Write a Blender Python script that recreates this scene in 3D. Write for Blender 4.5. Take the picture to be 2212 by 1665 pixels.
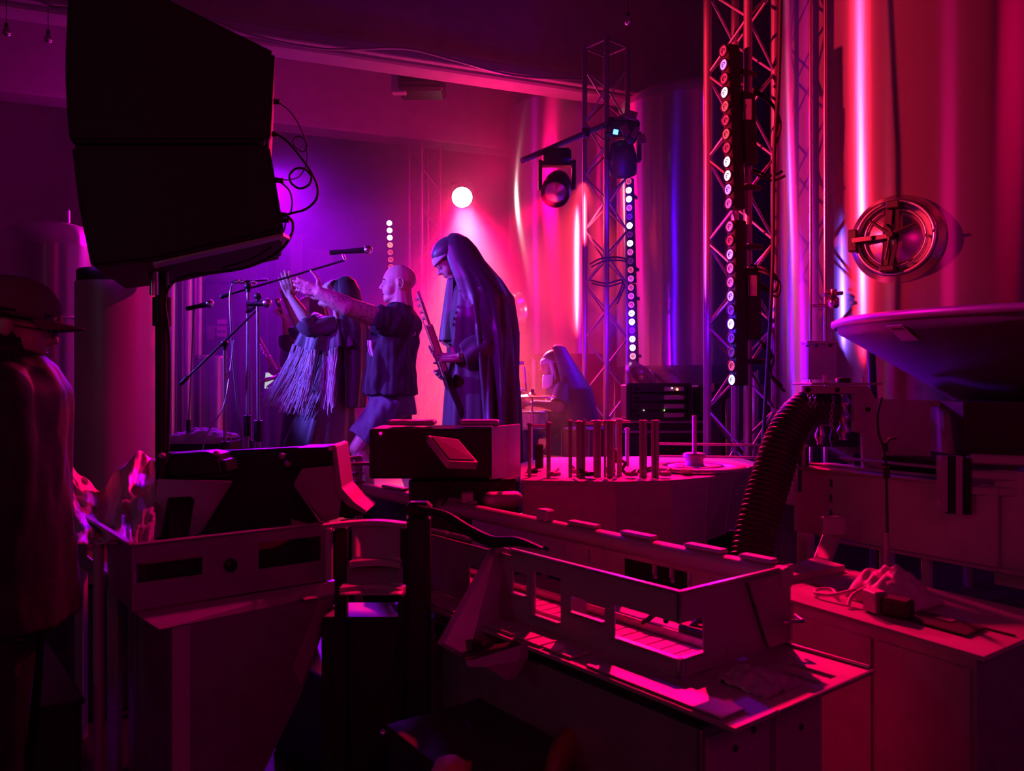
import bpy, bmesh, math, random
from mathutils import Vector, Matrix, noise
random.seed(7)
SC = bpy.context.scene
COL = SC.collection
PI = math.pi
for o in list(bpy.data.objects):
    bpy.data.objects.remove(o, do_unlink=True)

# ---------------------------------------------------------------- camera, world, lights, exposure
FPX, CX, CY, CAMZ = 1750.0, 1106.0, 832.5, 1.5
def W(px, py, Y):
    """a point seen at photograph pixel (px, py) and standing Y metres away"""
    return Vector(((px - CX) / FPX * Y, Y, CAMZ - (py - CY) / FPX * Y))
def G(px, py, z):
    """the same for a point whose height z is known"""
    Y = (CAMZ - z) / ((py - CY) / FPX)
    return Vector(((px - CX) / FPX * Y, Y, z))
cam = bpy.data.objects.new('camera', bpy.data.cameras.new('camera'))
COL.objects.link(cam)
cam.location = (0, 0, CAMZ)
cam.rotation_euler = (PI / 2, 0, 0)
cam.data.sensor_width = 36
cam.data.lens = FPX / 2212 * 36
cam.data.clip_start = 0.02
SC.camera = cam
cam.data.dof.use_dof = True
cam.data.dof.focus_distance = 5.6
cam.data.dof.aperture_fstop = 4.5
vs = SC.view_settings
vs.view_transform = 'Standard'
vs.look = 'None'
vs.gamma = 1
vs.use_curve_mapping = False
vs.exposure = 0.0
SC.display_settings.display_device = 'sRGB'
world = bpy.data.worlds.new('dark hall')
SC.world = world
world.use_nodes = True
world.node_tree.nodes['Background'].inputs[0].default_value = (0.5, 0.02, 0.22, 1)
world.node_tree.nodes['Background'].inputs[1].default_value = 0.02
cy = SC.cycles
cy.max_bounces = 6
cy.diffuse_bounces = 2
cy.glossy_bounces = 3
cy.transparent_max_bounces = 6
cy.volume_bounces = 0
cy.use_denoising = True
cy.sample_clamp_indirect = 3.0
cy.sample_clamp_direct = 0
cy.caustics_reflective = False
cy.caustics_refractive = False
cy.use_light_tree = True
cy.use_adaptive_sampling = True
cy.adaptive_threshold = 0.02

def lamp(name, kind, loc, target, energy, color, size=None, spot=None, blend=0.4, size_y=None, spread=None, soft=None):
    l = bpy.data.lights.new(name, kind)
    l.energy = energy
    l.color = color
    if kind == 'SPOT':
        l.spot_size = math.radians(spot)
        l.spot_blend = blend
        l.shadow_soft_size = soft or 0.06
    elif kind == 'AREA':
        l.size = size
        if size_y:
            l.shape = 'RECTANGLE'
            l.size_y = size_y
        if spread:
            l.spread = math.radians(spread)
    else:
        l.shadow_soft_size = soft or 0.08
    o = bpy.data.objects.new(name, l)
    COL.objects.link(o)
    o.location = loc
    if target is not None:
        d = Vector(target) - Vector(loc)
        o.rotation_euler = d.to_track_quat('-Z', 'Y').to_euler()
    return o

RED = (1.0, 0.012, 0.09)
CRIM = (1.0, 0.0, 0.16)
PINK = (1.0, 0.05, 0.22)
MAG = (0.8, 0.0, 0.5)
VIO = (0.34, 0.0, 1.0)
BLUE = (0.08, 0.0, 1.0)
PAR = W(998, 425, 10.3)
# the red wash lamp that burns behind the players
lamp('par_can_core', 'SPOT', PAR + Vector((0.04, -0.16, -0.13)), W(1040, 820, 7.8), 10500, (1, 0.12, 0.14), spot=31, blend=0.65, soft=0.12)
lamp('par_can_wide', 'SPOT', PAR + Vector((0.04, -0.16, -0.13)), W(1046, 820, 7.8), 6500, (1, 0.003, 0.12), spot=54, blend=0.9, soft=0.12)
lamp('par_can_flood', 'SPOT', PAR + Vector((0.0, -0.3, -0.16)), (-0.7, 1.5, 0.6), 1300, (1, 0, 0.10), spot=48, blend=0.9)
# violet and blue keys from the left wing, outside the frame
lamp('left_blue_key', 'SPOT', (-3.7, 5.0, 2.7), (-0.4, 5.6, 1.6), 900, (0.17, 0.08, 1.0), spot=40, blend=0.5)
lamp('left_violet_spot', 'SPOT', (-3.0, 3.3, 3.3), (-0.2, 5.5, 1.6), 420, (0.45, 0.0, 1.0), spot=42, blend=0.6)
lamp('right_back_magenta', 'SPOT', (1.5, 8.6, 3.7), (-0.4, 5.5, 1.7), 420, (0.75, 0.0, 0.8), spot=36, blend=0.6)
lamp('machine_cross_fill', 'SPOT', (-2.3, 2.9, 3.3), (2.2, 3.1, 1.42), 1400, (0.8, 0.0, 0.42), spot=26, blend=0.8)  # added fill that brightens the hopper and right machine panels
lamp('pillar_red_fill', 'SPOT', (1.15, 4.6, 3.9), (-1.85, 3.3, 1.35), 420, (1.0, 0.0, 0.2), spot=42, blend=0.8)  # added red fill for pillar and spectator, no fixture on the truss
lamp('hopper_blue_fill', 'SPOT', (-0.6, 4.85, 1.25), (1.9, 3.7, 1.65), 420, (0.26, 0.0, 1.0), spot=36, blend=0.7)  # added unseen lamp that tints hopper and junction box blue
lamp('left_back_violet', 'SPOT', W(585, 400, 10.6), (-0.95, 5.5, 1.1), 3600, (0.36, 0.0, 1.0), spot=48, blend=1.0, soft=0.3)
lamp('high_magenta_wash', 'POINT', (-3.6, 8.6, 3.8), None, 85, (0.7, 0.0, 0.5), soft=0.3)
lamp('high_red_wash', 'POINT', (-0.2, 8.9, 3.9), None, 75, (1, 0, .14), soft=0.3)
# red light on the steel tanks
lamp('tank_flood', 'SPOT', (-2.3, 3.6, 3.1), (2.2, 4.8, 3.0), 2700, (1.0, 0.016, 0.06), spot=34, blend=0.6, soft=0.04)
lamp('right_red_fill', 'SPOT', (4.9, 0.8, 4.8), (2.6, 4.5, 2.3), 55, (1.0, 0.0, 0.10), spot=75, blend=1.0, soft=0.9)  # added fill outside the frame, brightens the big tank's right side
lamp('cross_bar_red', 'SPOT', W(1203, 420, 7.0), (-1.45, 3.25, 1.05), 2600, (1.0, 0.0, 0.08), spot=15, blend=0.5)
lamp('tank_flood_far', 'SPOT', (0.62, 7.0, 3.25), (0.78, 9.8, 2.8), 2200, (1.0, 0.03, 0.06), spot=36, blend=0.8, soft=0.03)
# red light on top of the canning line
lamp('centre_truss_red', 'SPOT', (1.12, 5.9, 3.5), (0.9, 2.2, 0.8), 1150, (1.0, 0.0, 0.07), spot=56, blend=0.5)
# blue glow of the led bars
lamp('blue_bar_glow_low', 'POINT', W(1325, 700, 7.2), None, 22, BLUE, soft=0.1)
lamp('blue_bar_glow_high', 'POINT', W(1335, 430, 7.2), None, 8, BLUE, soft=0.1)
lamp('blue_bar_near', 'POINT', W(1545, 700, 4.72), None, 5, (0.12, 0, 1.0), soft=0.05)
# dim light of the bar room behind the camera
lamp('bar_room_light', 'AREA', (-3.4, 0.7, 2.3), (-1.0, 2.2, 0.5), 1.0, (0.62, 0.6, 1.0), size=0.5)
lamp('front_house_wash', 'AREA', (0.9, -1.6, 3.0), (0.6, 3.8, 1.2), 13, (0.95, 0.0, 0.22), size=1.0)

# ---------------------------------------------------------------- materials
def mat(name, col, rough=0.5, metal=0.0, bump=0.0, bscale=30.0, var=0.15, aniso=0.0, emit=None, estr=0.0, stretch=None, spec=0.5, alpha=1.0, trans=0.0, sheen=0.0):
    m = bpy.data.materials.new(name)
    m.use_nodes = True
    nt = m.node_tree
    n, l = nt.nodes, nt.links
    b = n['Principled BSDF']
    tc = n.new('ShaderNodeTexCoord')
    mp = n.new('ShaderNodeMapping')
    l.new(tc.outputs['Object'], mp.inputs['Vector'])
    if stretch:
        mp.inputs['Scale'].default_value = stretch
    nz = n.new('ShaderNodeTexNoise')
    nz.inputs['Scale'].default_value = bscale
    nz.inputs['Detail'].default_value = 4
    l.new(mp.outputs[0], nz.inputs['Vector'])
    mx = n.new('ShaderNodeMix')
    mx.data_type = 'RGBA'
    c0 = [max(0, c * (1 - var)) for c in col]
    c1 = [min(1, c * (1 + var)) for c in col]
    mx.inputs[6].default_value = (*c0, 1)
    mx.inputs[7].default_value = (*c1, 1)
    l.new(nz.outputs['Fac'], mx.inputs[0])
    l.new(mx.outputs[2], b.inputs['Base Color'])
    b.inputs['Roughness'].default_value = rough
    b.inputs['Metallic'].default_value = metal
    b.inputs['Specular IOR Level'].default_value = spec
    if sheen:
        b.inputs['Sheen Weight'].default_value = sheen
        b.inputs['Sheen Roughness'].default_value = 0.4
    if bump:
        bp = n.new('ShaderNodeBump')
        bp.inputs['Strength'].default_value = bump
        bp.inputs['Distance'].default_value = 0.01
        l.new(nz.outputs['Fac'], bp.inputs['Height'])
        l.new(bp.outputs[0], b.inputs['Normal'])
    if aniso:
        b.inputs['Anisotropic'].default_value = aniso
        tg = n.new('ShaderNodeTangent')
        tg.direction_type = 'RADIAL'
        tg.axis = 'Z'
        l.new(tg.outputs[0], b.inputs['Tangent'])
        b.inputs['Anisotropic Rotation'].default_value = 0.25
    if emit:
        b.inputs['Emission Color'].default_value = (*emit, 1)
        b.inputs['Emission Strength'].default_value = estr
    if alpha < 1:
        b.inputs['Alpha'].default_value = alpha
    if trans:
        b.inputs['Transmission Weight'].default_value = trans
    return m
M = {}
M['plaster'] = mat('painted concrete', (0.42, 0.40, 0.40), 0.85, bump=0.3, bscale=6, var=0.2)
M['ceiling'] = mat('ceiling concrete', (0.35, 0.33, 0.33), 0.9, bump=0.3, bscale=3, var=0.25, stretch=(1, 5, 1))
M['floor'] = mat('dark floor', (0.022, 0.02, 0.02), 0.7, bump=0.2, bscale=10)
M['stage'] = mat('black stage deck', (0.02, 0.02, 0.02), 0.75, bump=0.2, bscale=20, spec=0.15)
M['tank'] = mat('brushed tank steel', (0.62, 0.60, 0.60), 0.30, 0.9, bump=0.04, bscale=7, var=0.08, aniso=1.0, stretch=(3, 3, 0.25))
M['tank_big'] = mat('brushed tall tank steel', (0.6, 0.58, 0.60), 0.28, 0.86, bump=0.03, bscale=5, var=0.1, aniso=1.0, stretch=(3, 3, 0.2))
M['panel'] = mat('dusty painted panel', (0.55, 0.52, 0.53), 0.5, 0.2, bump=0.08, bscale=9, var=0.2)
M['polish'] = mat('polished steel', (0.7, 0.68, 0.68), 0.27, 1.0, bscale=12, var=0.06)
M['steel'] = mat('machine steel', (0.5, 0.47, 0.48), 0.55, 0.35, bump=0.05, bscale=40, var=0.12, stretch=(1, 1, 6))
M['steel_dull'] = mat('dull machine steel', (0.5, 0.48, 0.48), 0.5, 0.8, bump=0.08, bscale=14, var=0.22)
M['alu'] = mat('truss aluminium', (0.36, 0.36, 0.38), 0.38, 0.75, bscale=60, var=0.12)
M['black'] = mat('black plastic', (0.018, 0.018, 0.018), 0.45, bump=0.1, bscale=90)
M['blackmetal'] = mat('black metal', (0.03, 0.03, 0.03), 0.4, 0.3, bump=0.05, bscale=60)
M['speaker'] = mat('black speaker paint', (0.03, 0.026, 0.028), 0.7, bump=0.25, bscale=160)
M['rubber'] = mat('black rubber', (0.02, 0.02, 0.02), 0.55, bump=0.1, bscale=60)
M['hose'] = mat('corrugated hose rubber', (0.05, 0.045, 0.045), 0.4, bump=0.1, bscale=60)
M['white'] = mat('white plastic', (0.75, 0.74, 0.72), 0.5, bscale=20, var=0.08)
M['bag'] = mat('crumpled film', (0.6, 0.58, 0.55), 0.4, bump=0.4, bscale=25, var=0.15)
M['cloth'] = mat('grey cloth', (0.5, 0.47, 0.45), 0.9, bump=0.3, bscale=60)
M['skin'] = mat('skin', (0.62, 0.42, 0.34), 0.5, bump=0.05, bscale=120, var=0.08)
M['robe'] = mat('dark habit cloth', (0.10, 0.08, 0.10), 0.42, bump=0.06, bscale=70, var=0.12, sheen=0.25)
M['robe_dark'] = mat('black habit cloth', (0.05, 0.04, 0.05), 0.6, bump=0.08, bscale=70, var=0.12, sheen=0.1)
M['veil'] = mat('veil cloth', (0.09, 0.07, 0.09), 0.5, bump=0.05, bscale=90, var=0.12, sheen=0.1)
M['coif'] = mat('white linen', (0.72, 0.7, 0.74), 0.8, bump=0.08, bscale=120, var=0.05)
M['fringe'] = mat('pale fringe cord', (0.75, 0.73, 0.8), 0.7, bscale=60, var=0.12)
M['shirt'] = mat('dark tee shirt', (0.05, 0.035, 0.055), 0.85, bump=0.15, bscale=60, var=0.15)
M['shorts'] = mat('blue grey shorts', (0.13, 0.13, 0.18), 0.8, bump=0.15, bscale=50)
M['jacket'] = mat('black jacket', (0.02, 0.018, 0.02), 0.65, bump=0.2, bscale=40)
M['cap'] = mat('faded cap cloth', (0.16, 0.12, 0.12), 0.8, bump=0.15, bscale=80, var=0.2)
M['hair'] = mat('dark hair', (0.03, 0.02, 0.02), 0.6, bump=0.3, bscale=90, stretch=(1, 1, 0.2))
M['dark'] = mat('dark detail', (0.02, 0.015, 0.02), 0.4, bscale=30)
M['eye'] = mat('eye', (0.6, 0.58, 0.58), 0.2, bscale=30)
M['lip'] = mat('lip', (0.42, 0.18, 0.16), 0.5, bscale=30)
M['wood'] = mat('maple neck', (0.8, 0.5, 0.3), 0.4, bump=0.05, bscale=12, var=0.2, stretch=(8, 8, 1))
M['brass'] = mat('cymbal bronze', (0.75, 0.5, 0.28), 0.25, 1.0, bscale=8, var=0.1)
M['drum'] = mat('drum shell', (0.35, 0.1, 0.12), 0.25, bscale=8)
M['paper'] = mat('paper', (0.7, 0.68, 0.62), 0.8, bscale=14, var=0.1)
M['card'] = mat('brown card', (0.35, 0.27, 0.2), 0.85, bump=0.1, bscale=20)
M['tarp'] = mat('plastic sheet', (0.55, 0.5, 0.5), 0.6, bump=0.2, bscale=18, var=0.2)
M['vinyl'] = mat('scuffed light top', (0.5, 0.44, 0.44), 0.42, bump=0.25, bscale=7, var=0.3)

def tattoo_mat():
    m = mat('tattooed skin', (0.62, 0.42, 0.34), 0.5, bscale=120, var=0.08)
    n, l = m.node_tree.nodes, m.node_tree.links
    b = n['Principled BSDF']
    old = b.inputs['Base Color'].links[0].from_socket
    tc = n.new('ShaderNodeTexCoord')
    def band(scale, dist, lo, hi):
        nz = n.new('ShaderNodeTexNoise'); nz.inputs['Scale'].default_value = scale; nz.inputs['Detail'].default_value = 6; nz.inputs['Distortion'].default_value = dist
        l.new(tc.outputs['Object'], nz.inputs['Vector'])
        r = n.new('ShaderNodeMapRange'); r.inputs['From Min'].default_value = lo; r.inputs['From Max'].default_value = hi
        l.new(nz.outputs['Fac'], r.inputs['Value'])
        return r.outputs[0]
    a = band(17, 2.5, .47, .60); c = band(48, 1.5, .40, .62)
    mu = n.new('ShaderNodeMath'); mu.operation = 'MULTIPLY'; l.new(a, mu.inputs[0]); l.new(c, mu.inputs[1])
    mx = n.new('ShaderNodeMix'); mx.data_type = 'RGBA'
    l.new(mu.outputs[0], mx.inputs[0]); l.new(old, mx.inputs[6]); mx.inputs[7].default_value = (.05, .035, .06, 1)
    l.new(mx.outputs[2], b.inputs['Base Color'])
    return m
# ---------------------------------------------------------------- mesh helpers
ORG = {}
class MB:
    def __init__(s):
        s.v = []; s.f = []; s.sm = []
    def add(s, vs_, fs_, smooth=False):
        b = len(s.v)
        s.v += [Vector(p) for p in vs_]
        s.f += [tuple(b + i for i in f) for f in fs_]
        s.sm += [smooth] * len(fs_)
        return s
    def box(s, c, size, R=None, bev=0.0):
        """box by centre and full size, optionally rotated, with chamfered edges"""
        hx, hy, hz = [q / 2 for q in size]
        if bev <= 0:
            vs_ = [Vector((x, y, z)) for x in (-hx, hx) for y in (-hy, hy) for z in (-hz, hz)]
            fs_ = [(0, 1, 3, 2), (4, 6, 7, 5), (0, 4, 5, 1), (2, 3, 7, 6), (0, 2, 6, 4), (1, 5, 7, 3)]
        else:
            b = min(bev, hx * .9, hy * .9, hz * .9)
            vs_, idx = [], {}
            for sx in (-1, 1):
                for sy in (-1, 1):
                    for sz in (-1, 1):
                        for ax in range(3):
                            p = [sx * (hx - b), sy * (hy - b), sz * (hz - b)]
                            p[ax] = (sx * hx, sy * hy, sz * hz)[ax]
                            idx[(sx, sy, sz, ax)] = len(vs_)
                            vs_.append(Vector(p))
            fs_ = []
            for sx in (-1, 1):
                fs_.append([idx[(sx, a, c_, 0)] for a, c_ in ((-1, -1), (1, -1), (1, 1), (-1, 1))][::sx])
                fs_.append([idx[(a, sx, c_, 1)] for a, c_ in ((-1, -1), (-1, 1), (1, 1), (1, -1))][::sx])
                fs_.append([idx[(a, c_, sx, 2)] for a, c_ in ((-1, -1), (1, -1), (1, 1), (-1, 1))][::sx])
            for a in (-1, 1):
                for c_ in (-1, 1):
                    q = [idx[(-1, a, c_, 1)], idx[(1, a, c_, 1)], idx[(1, a, c_, 2)], idx[(-1, a, c_, 2)]]
                    fs_.append(q)
                    q = [idx[(a, -1, c_, 0)], idx[(a, 1, c_, 0)], idx[(a, 1, c_, 2)], idx[(a, -1, c_, 2)]]
                    fs_.append(q)
                    q = [idx[(a, c_, -1, 0)], idx[(a, c_, 1, 0)], idx[(a, c_, 1, 1)], idx[(a, c_, -1, 1)]]
                    fs_.append(q)
            for sx in (-1, 1):
                for sy in (-1, 1):
                    for sz in (-1, 1):
                        fs_.append([idx[(sx, sy, sz, k)] for k in range(3)])
        if R is not None:
            vs_ = [R @ p for p in vs_]
        c = Vector(c)
        return s.add([p + c for p in vs_], fs_)
    def beam(s, p, q, w, h, up=(0, 0, 1), bev=0.0):
        """rectangular bar from p to q, w across and h along up"""
        p, q = Vector(p), Vector(q)
        d = q - p
        L = d.length
        x = d.normalized()
        y = Vector(up).cross(x)
        if y.length < 1e-4:
            y = Vector((0, 1, 0)).cross(x)
        y.normalize()
        z = x.cross(y)
        R = Matrix((x, y, z)).transposed()
        return s.box((p + q) / 2, (L, w, h), R, bev)
    def tube(s, pts, r, n=10, closed=False, cap=True):
        """round tube through pts; r a number or a list"""
        pts = [Vector(p) for p in pts]
        N = len(pts)
        rr = r if isinstance(r, (list, tuple)) else [r] * N
        vs_, fs_ = [], []
        prev = None
        for i, p in enumerate(pts):
            a = pts[(i - 1) % N] if (i > 0 or closed) else pts[0]
            b = pts[(i + 1) % N] if (i < N - 1 or closed) else pts[-1]
            t = (b - a)
            t = t.normalized() if t.length > 1e-9 else Vector((0, 0, 1))
            if prev is None:
                ref = Vector((0, 0, 1)) if abs(t.z) < 0.9 else Vector((1, 0, 0))
                x = t.cross(ref).normalized()
            else:
                x = prev - t * prev.dot(t)
                x = x.normalized() if x.length > 1e-6 else t.orthogonal().normalized()
            prev = x
            y = t.cross(x)
            for k in range(n):
                an = 2 * PI * k / n
                vs_.append(p + (x * math.cos(an) + y * math.sin(an)) * rr[i])
        for i in range(N - (0 if closed else 1)):
            j = (i + 1) % N
            for k in range(n):
                k2 = (k + 1) % n
                fs_.append((i * n + k, i * n + k2, j * n + k2, j * n + k))
        s.add(vs_, fs_, True)
        if cap and not closed:
            s.add(vs_[:n], [tuple(range(n))[::-1]])
            s.add(vs_[-n:], [tuple(range(n))])
        return s
    def cap(s, a, b, ra, rb, n=14, hs=4):
        """closed capsule that tapers from ra to rb"""
        a, b = Vector(a), Vector(b)
        d = b - a
        t = d.normalized() if d.length > 1e-7 else Vector((0, 0, 1))
        x = t.orthogonal().normalized()
        y = t.cross(x)
        rings = []
        for k in range(1, hs + 1):
            an = PI / 2 * k / hs
            rings.append((a - t * ra * math.cos(an), ra * math.sin(an)))
        for k in range(hs, 0, -1):
            an = PI / 2 * k / hs
            rings.append((b + t * rb * math.cos(an), rb * math.sin(an)))
        vs_ = [a - t * ra]
        for c, r in rings:
            for k in range(n):
                an = 2 * PI * k / n
                vs_.append(c + (x * math.cos(an) + y * math.sin(an)) * r)
        vs_.append(b + t * rb)
        fs_ = []
        for k in range(n):
            fs_.append((0, 1 + (k + 1) % n, 1 + k))
        R_ = len(rings)
        for i in range(R_ - 1):
            for k in range(n):
                k2 = (k + 1) % n
                fs_.append((1 + i * n + k, 1 + i * n + k2, 1 + (i + 1) * n + k2, 1 + (i + 1) * n + k))
        e = len(vs_) - 1
        for k in range(n):
            fs_.append((e, 1 + (R_ - 1) * n + k, 1 + (R_ - 1) * n + (k + 1) % n))
        return s.add(vs_, fs_, True)
    def ell(s, c, r, R=None, nu=16, nv=10):
        vs_ = [Vector((0, 0, -r[2]))]
        for j in range(1, nv):
            ph = PI * j / nv - PI / 2
            for i in range(nu):
                th = 2 * PI * i / nu
                vs_.append(Vector((r[0] * math.cos(ph) * math.cos(th), r[1] * math.cos(ph) * math.sin(th), r[2] * math.sin(ph))))
        vs_.append(Vector((0, 0, r[2])))
        fs_ = [(0, 1 + (i + 1) % nu, 1 + i) for i in range(nu)]
        for j in range(nv - 2):
            for i in range(nu):
                i2 = (i + 1) % nu
                fs_.append((1 + j * nu + i, 1 + j * nu + i2, 1 + (j + 1) * nu + i2, 1 + (j + 1) * nu + i))
        e = len(vs_) - 1
        fs_ += [(e, 1 + (nv - 2) * nu + i, 1 + (nv - 2) * nu + (i + 1) % nu) for i in range(nu)]
        if R is not None:
            vs_ = [R @ p for p in vs_]
        c = Vector(c)
        return s.add([p + c for p in vs_], fs_, True)
    def lathe(s, prof, c=(0, 0, 0), axis=(0, 0, 1), n=32, a0=0.0, a1=2 * PI, smooth=True, caps=True):
        """profile [(r, h)...] turned about axis through c"""
        ax = Vector(axis).normalized()
        x = ax.orthogonal().normalized() if abs(ax.z) < 0.999 else Vector((1, 0, 0))
        y = ax.cross(x)
        c = Vector(c)
        full = abs(a1 - a0 - 2 * PI) < 1e-6
        m = n if full else n + 1
        vs_ = []
        for r, h in prof:
            for k in range(m):
                an = a0 + (a1 - a0) * k / n
                vs_.append(c + ax * h + (x * math.cos(an) + y * math.sin(an)) * r)
        fs_ = []
        for i in range(len(prof) - 1):
            for k in range(n):
                k2 = (k + 1) % m
                fs_.append((i * m + k, i * m + k2, (i + 1) * m + k2, (i + 1) * m + k))
        s.add(vs_, fs_, smooth)
        if caps and full:
            if prof[0][0] > 1e-5:
                s.add(vs_[:m], [tuple(range(m))[::-1]])
            if prof[-1][0] > 1e-5:
                s.add(vs_[-m:], [tuple(range(m))])
        return s
    def prism(s, poly, ext):
        """closed polygon of 3d points pushed out along ext"""
        ext = Vector(ext)
        p = [Vector(q) for q in poly]
        n = len(p)
        vs_ = p + [q + ext for q in p]
        fs_ = [tuple(range(n))[::-1], tuple(range(n, 2 * n))]
        fs_ += [(i, (i + 1) % n, n + (i + 1) % n, n + i) for i in range(n)]
        return s.add(vs_, fs_)
    def plate(s, O, U, V, N, Wd, Ht, th, holes=()):
        """plate in the plane O + U*s + V*t, th thick along N, with rectangular holes (s0,s1,t0,t1) cut through"""
        O, U, V, N = Vector(O), Vector(U), Vector(V), Vector(N)
        xs = sorted({0, Wd, *[min(max(h[k], 0), Wd) for h in holes for k in (0, 1)]})
        ys = sorted({0, Ht, *[min(max(h[k], 0), Ht) for h in holes for k in (2, 3)]})
        def solid(i, j):
            if i < 0 or j < 0 or i >= len(xs) - 1 or j >= len(ys) - 1:
                return False
            cx, cyy = (xs[i] + xs[i + 1]) / 2, (ys[j] + ys[j + 1]) / 2
            return not any(h[0] < cx < h[1] and h[2] < cyy < h[3] for h in holes)
        P = lambda a, b, k: O + U * a + V * b + N * (th * k)
        for i in range(len(xs) - 1):
            for j in range(len(ys) - 1):
                if not solid(i, j):
                    continue
                a0, a1, b0, b1 = xs[i], xs[i + 1], ys[j], ys[j + 1]
                s.add([P(a0, b0, 0), P(a1, b0, 0), P(a1, b1, 0), P(a0, b1, 0)], [(3, 2, 1, 0)])
                s.add([P(a0, b0, 1), P(a1, b0, 1), P(a1, b1, 1), P(a0, b1, 1)], [(0, 1, 2, 3)])
                for (di, dj, e) in ((-1, 0, ((a0, b0), (a0, b1))), (1, 0, ((a1, b1), (a1, b0))), (0, -1, ((a1, b0), (a0, b0))), (0, 1, ((a0, b1), (a1, b1)))):
                    if not solid(i + di, j + dj):
                        (xa, ya), (xb, yb) = e
                        s.add([P(xa, ya, 0), P(xb, yb, 0), P(xb, yb, 1), P(xa, ya, 1)], [(0, 1, 2, 3)])
        return s
    def sheet(s, grid, th=0.003, smooth=True):
        """grid of points as a thin closed sheet"""
        nr, nc = len(grid), len(grid[0])
        g = [[Vector(p) for p in row] for row in grid]
        nrm = []
        for i in range(nr):
            row = []
            for j in range(nc):
                a = g[min(i + 1, nr - 1)][j] - g[max(i - 1, 0)][j]
                b = g[i][min(j + 1, nc - 1)] - g[i][max(j - 1, 0)]
                q = a.cross(b)
                row.append(q.normalized() if q.length > 1e-9 else Vector((0, 0, 1)))
            nrm.append(row)
        vs_ = [g[i][j] for i in range(nr) for j in range(nc)] + [g[i][j] + nrm[i][j] * th for i in range(nr) for j in range(nc)]
        K = nr * nc
        fs_ = []
        for i in range(nr - 1):
            for j in range(nc - 1):
                a, b, c, d = i * nc + j, i * nc + j + 1, (i + 1) * nc + j + 1, (i + 1) * nc + j
                fs_.append((a, b, c, d)[::-1])
                fs_.append((K + a, K + b, K + c, K + d))
        for i in range(nr - 1):
            for j in (0, nc - 1):
                a, b = i * nc + j, (i + 1) * nc + j
                fs_.append((a, b, K + b, K + a))
        for j in range(nc - 1):
            for i in (0, nr - 1):
                a, b = i * nc + j, i * nc + j + 1
                fs_.append((a, b, K + b, K + a))
        return s.add(vs_, fs_, smooth)
    def loft(s, rings, cap=True, smooth=True):
        n = len(rings[0])
        vs_ = [Vector(p) for r in rings for p in r]
        fs_ = []
        for i in range(len(rings) - 1):
            for k in range(n):
                k2 = (k + 1) % n
                fs_.append((i * n + k, i * n + k2, (i + 1) * n + k2, (i + 1) * n + k))
        s.add(vs_, fs_, smooth)
        if cap:
            for r, rev in ((rings[0], True), (rings[-1], False)):
                c = sum((Vector(p) for p in r), Vector()) / n
                vv = [Vector(p) for p in r] + [c]
                ff = [((k + 1) % n, k, n) if rev else (k, (k + 1) % n, n) for k in range(n)]
                s.add(vv, ff, smooth)
        return s
    def mesh(s, name, org=Vector((0, 0, 0)), mats=(), fix=True):
        me = bpy.data.meshes.new(name)
        me.from_pydata([p - org for p in s.v], [], s.f)
        me.polygons.foreach_set('use_smooth', s.sm)
        for m in mats:
            me.materials.append(m)
        if fix:
            bm = bmesh.new()
            bm.from_mesh(me)
            bmesh.ops.recalc_face_normals(bm, faces=bm.faces)
            bm.to_mesh(me)
            bm.free()
        me.update()
        return me
    def build(s, name, m, parent=None, fix=True, label=None, cat=None, group=None, kind=None, at=None):
        """link as ONE object; a child keeps the origin of its thing"""
        if parent is not None:
            org = ORG[parent.name]
        elif at is not None:
            org = Vector(at)
        else:
            xs = [p.x for p in s.v]; ys = [p.y for p in s.v]; zs = [p.z for p in s.v]
            org = Vector(((min(xs) + max(xs)) / 2, (min(ys) + max(ys)) / 2, min(zs)))
        me = s.mesh(name, org, m if isinstance(m, (list, tuple)) else [m], fix)
        o = bpy.data.objects.new(name, me)
        COL.objects.link(o)
        if parent is not None:
            o.parent = parent
        else:
            o.location = org
        ORG[o.name] = org
        props(o, label, cat, group, kind)
        return o
def props(o, label=None, cat=None, group=None, kind=None):
    if label: o['label'] = label
    if cat: o['category'] = cat
    if group: o['group'] = group
    if kind: o['kind'] = kind
def thing(name, loc, label, cat, group=None):
    o = bpy.data.objects.new(name, None)
    COL.objects.link(o)
    o.empty_display_size = 0.1
    o.location = loc
    ORG[o.name] = Vector(loc)
    props(o, label, cat, group)
    return o
def inst(src, parent, mtx=None, name=None):
    """another part sharing src's mesh, placed by a matrix in the parent's frame"""
    o = src.copy()
    if name: o.name = name
    COL.objects.link(o)
    o.parent = parent
    o.matrix_local = mtx if mtx is not None else Matrix.Identity(4)
    ORG[o.name] = ORG[parent.name]
    return o
def copy_tree(o, loc, label=None, group=None):
    """a thing with copies of its parts and their sub-parts"""
    c = o.copy(); COL.objects.link(c)
    c.location = loc
    ORG[c.name] = Vector(loc)
    if label: c['label'] = label
    if group: c['group'] = group
    for ch in o.children:
        d = ch.copy(); COL.objects.link(d); d.parent = c
        for g in ch.children:
            e = g.copy(); COL.objects.link(e); e.parent = d
    return c
def frame(p, x, z=(0, 0, 1)):
    x = Vector(x).normalized(); z = Vector(z)
    y = z.cross(x).normalized(); z = x.cross(y)
    m = Matrix((x, y, z)).transposed().to_4x4()
    m.translation = Vector(p)
    return m
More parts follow.
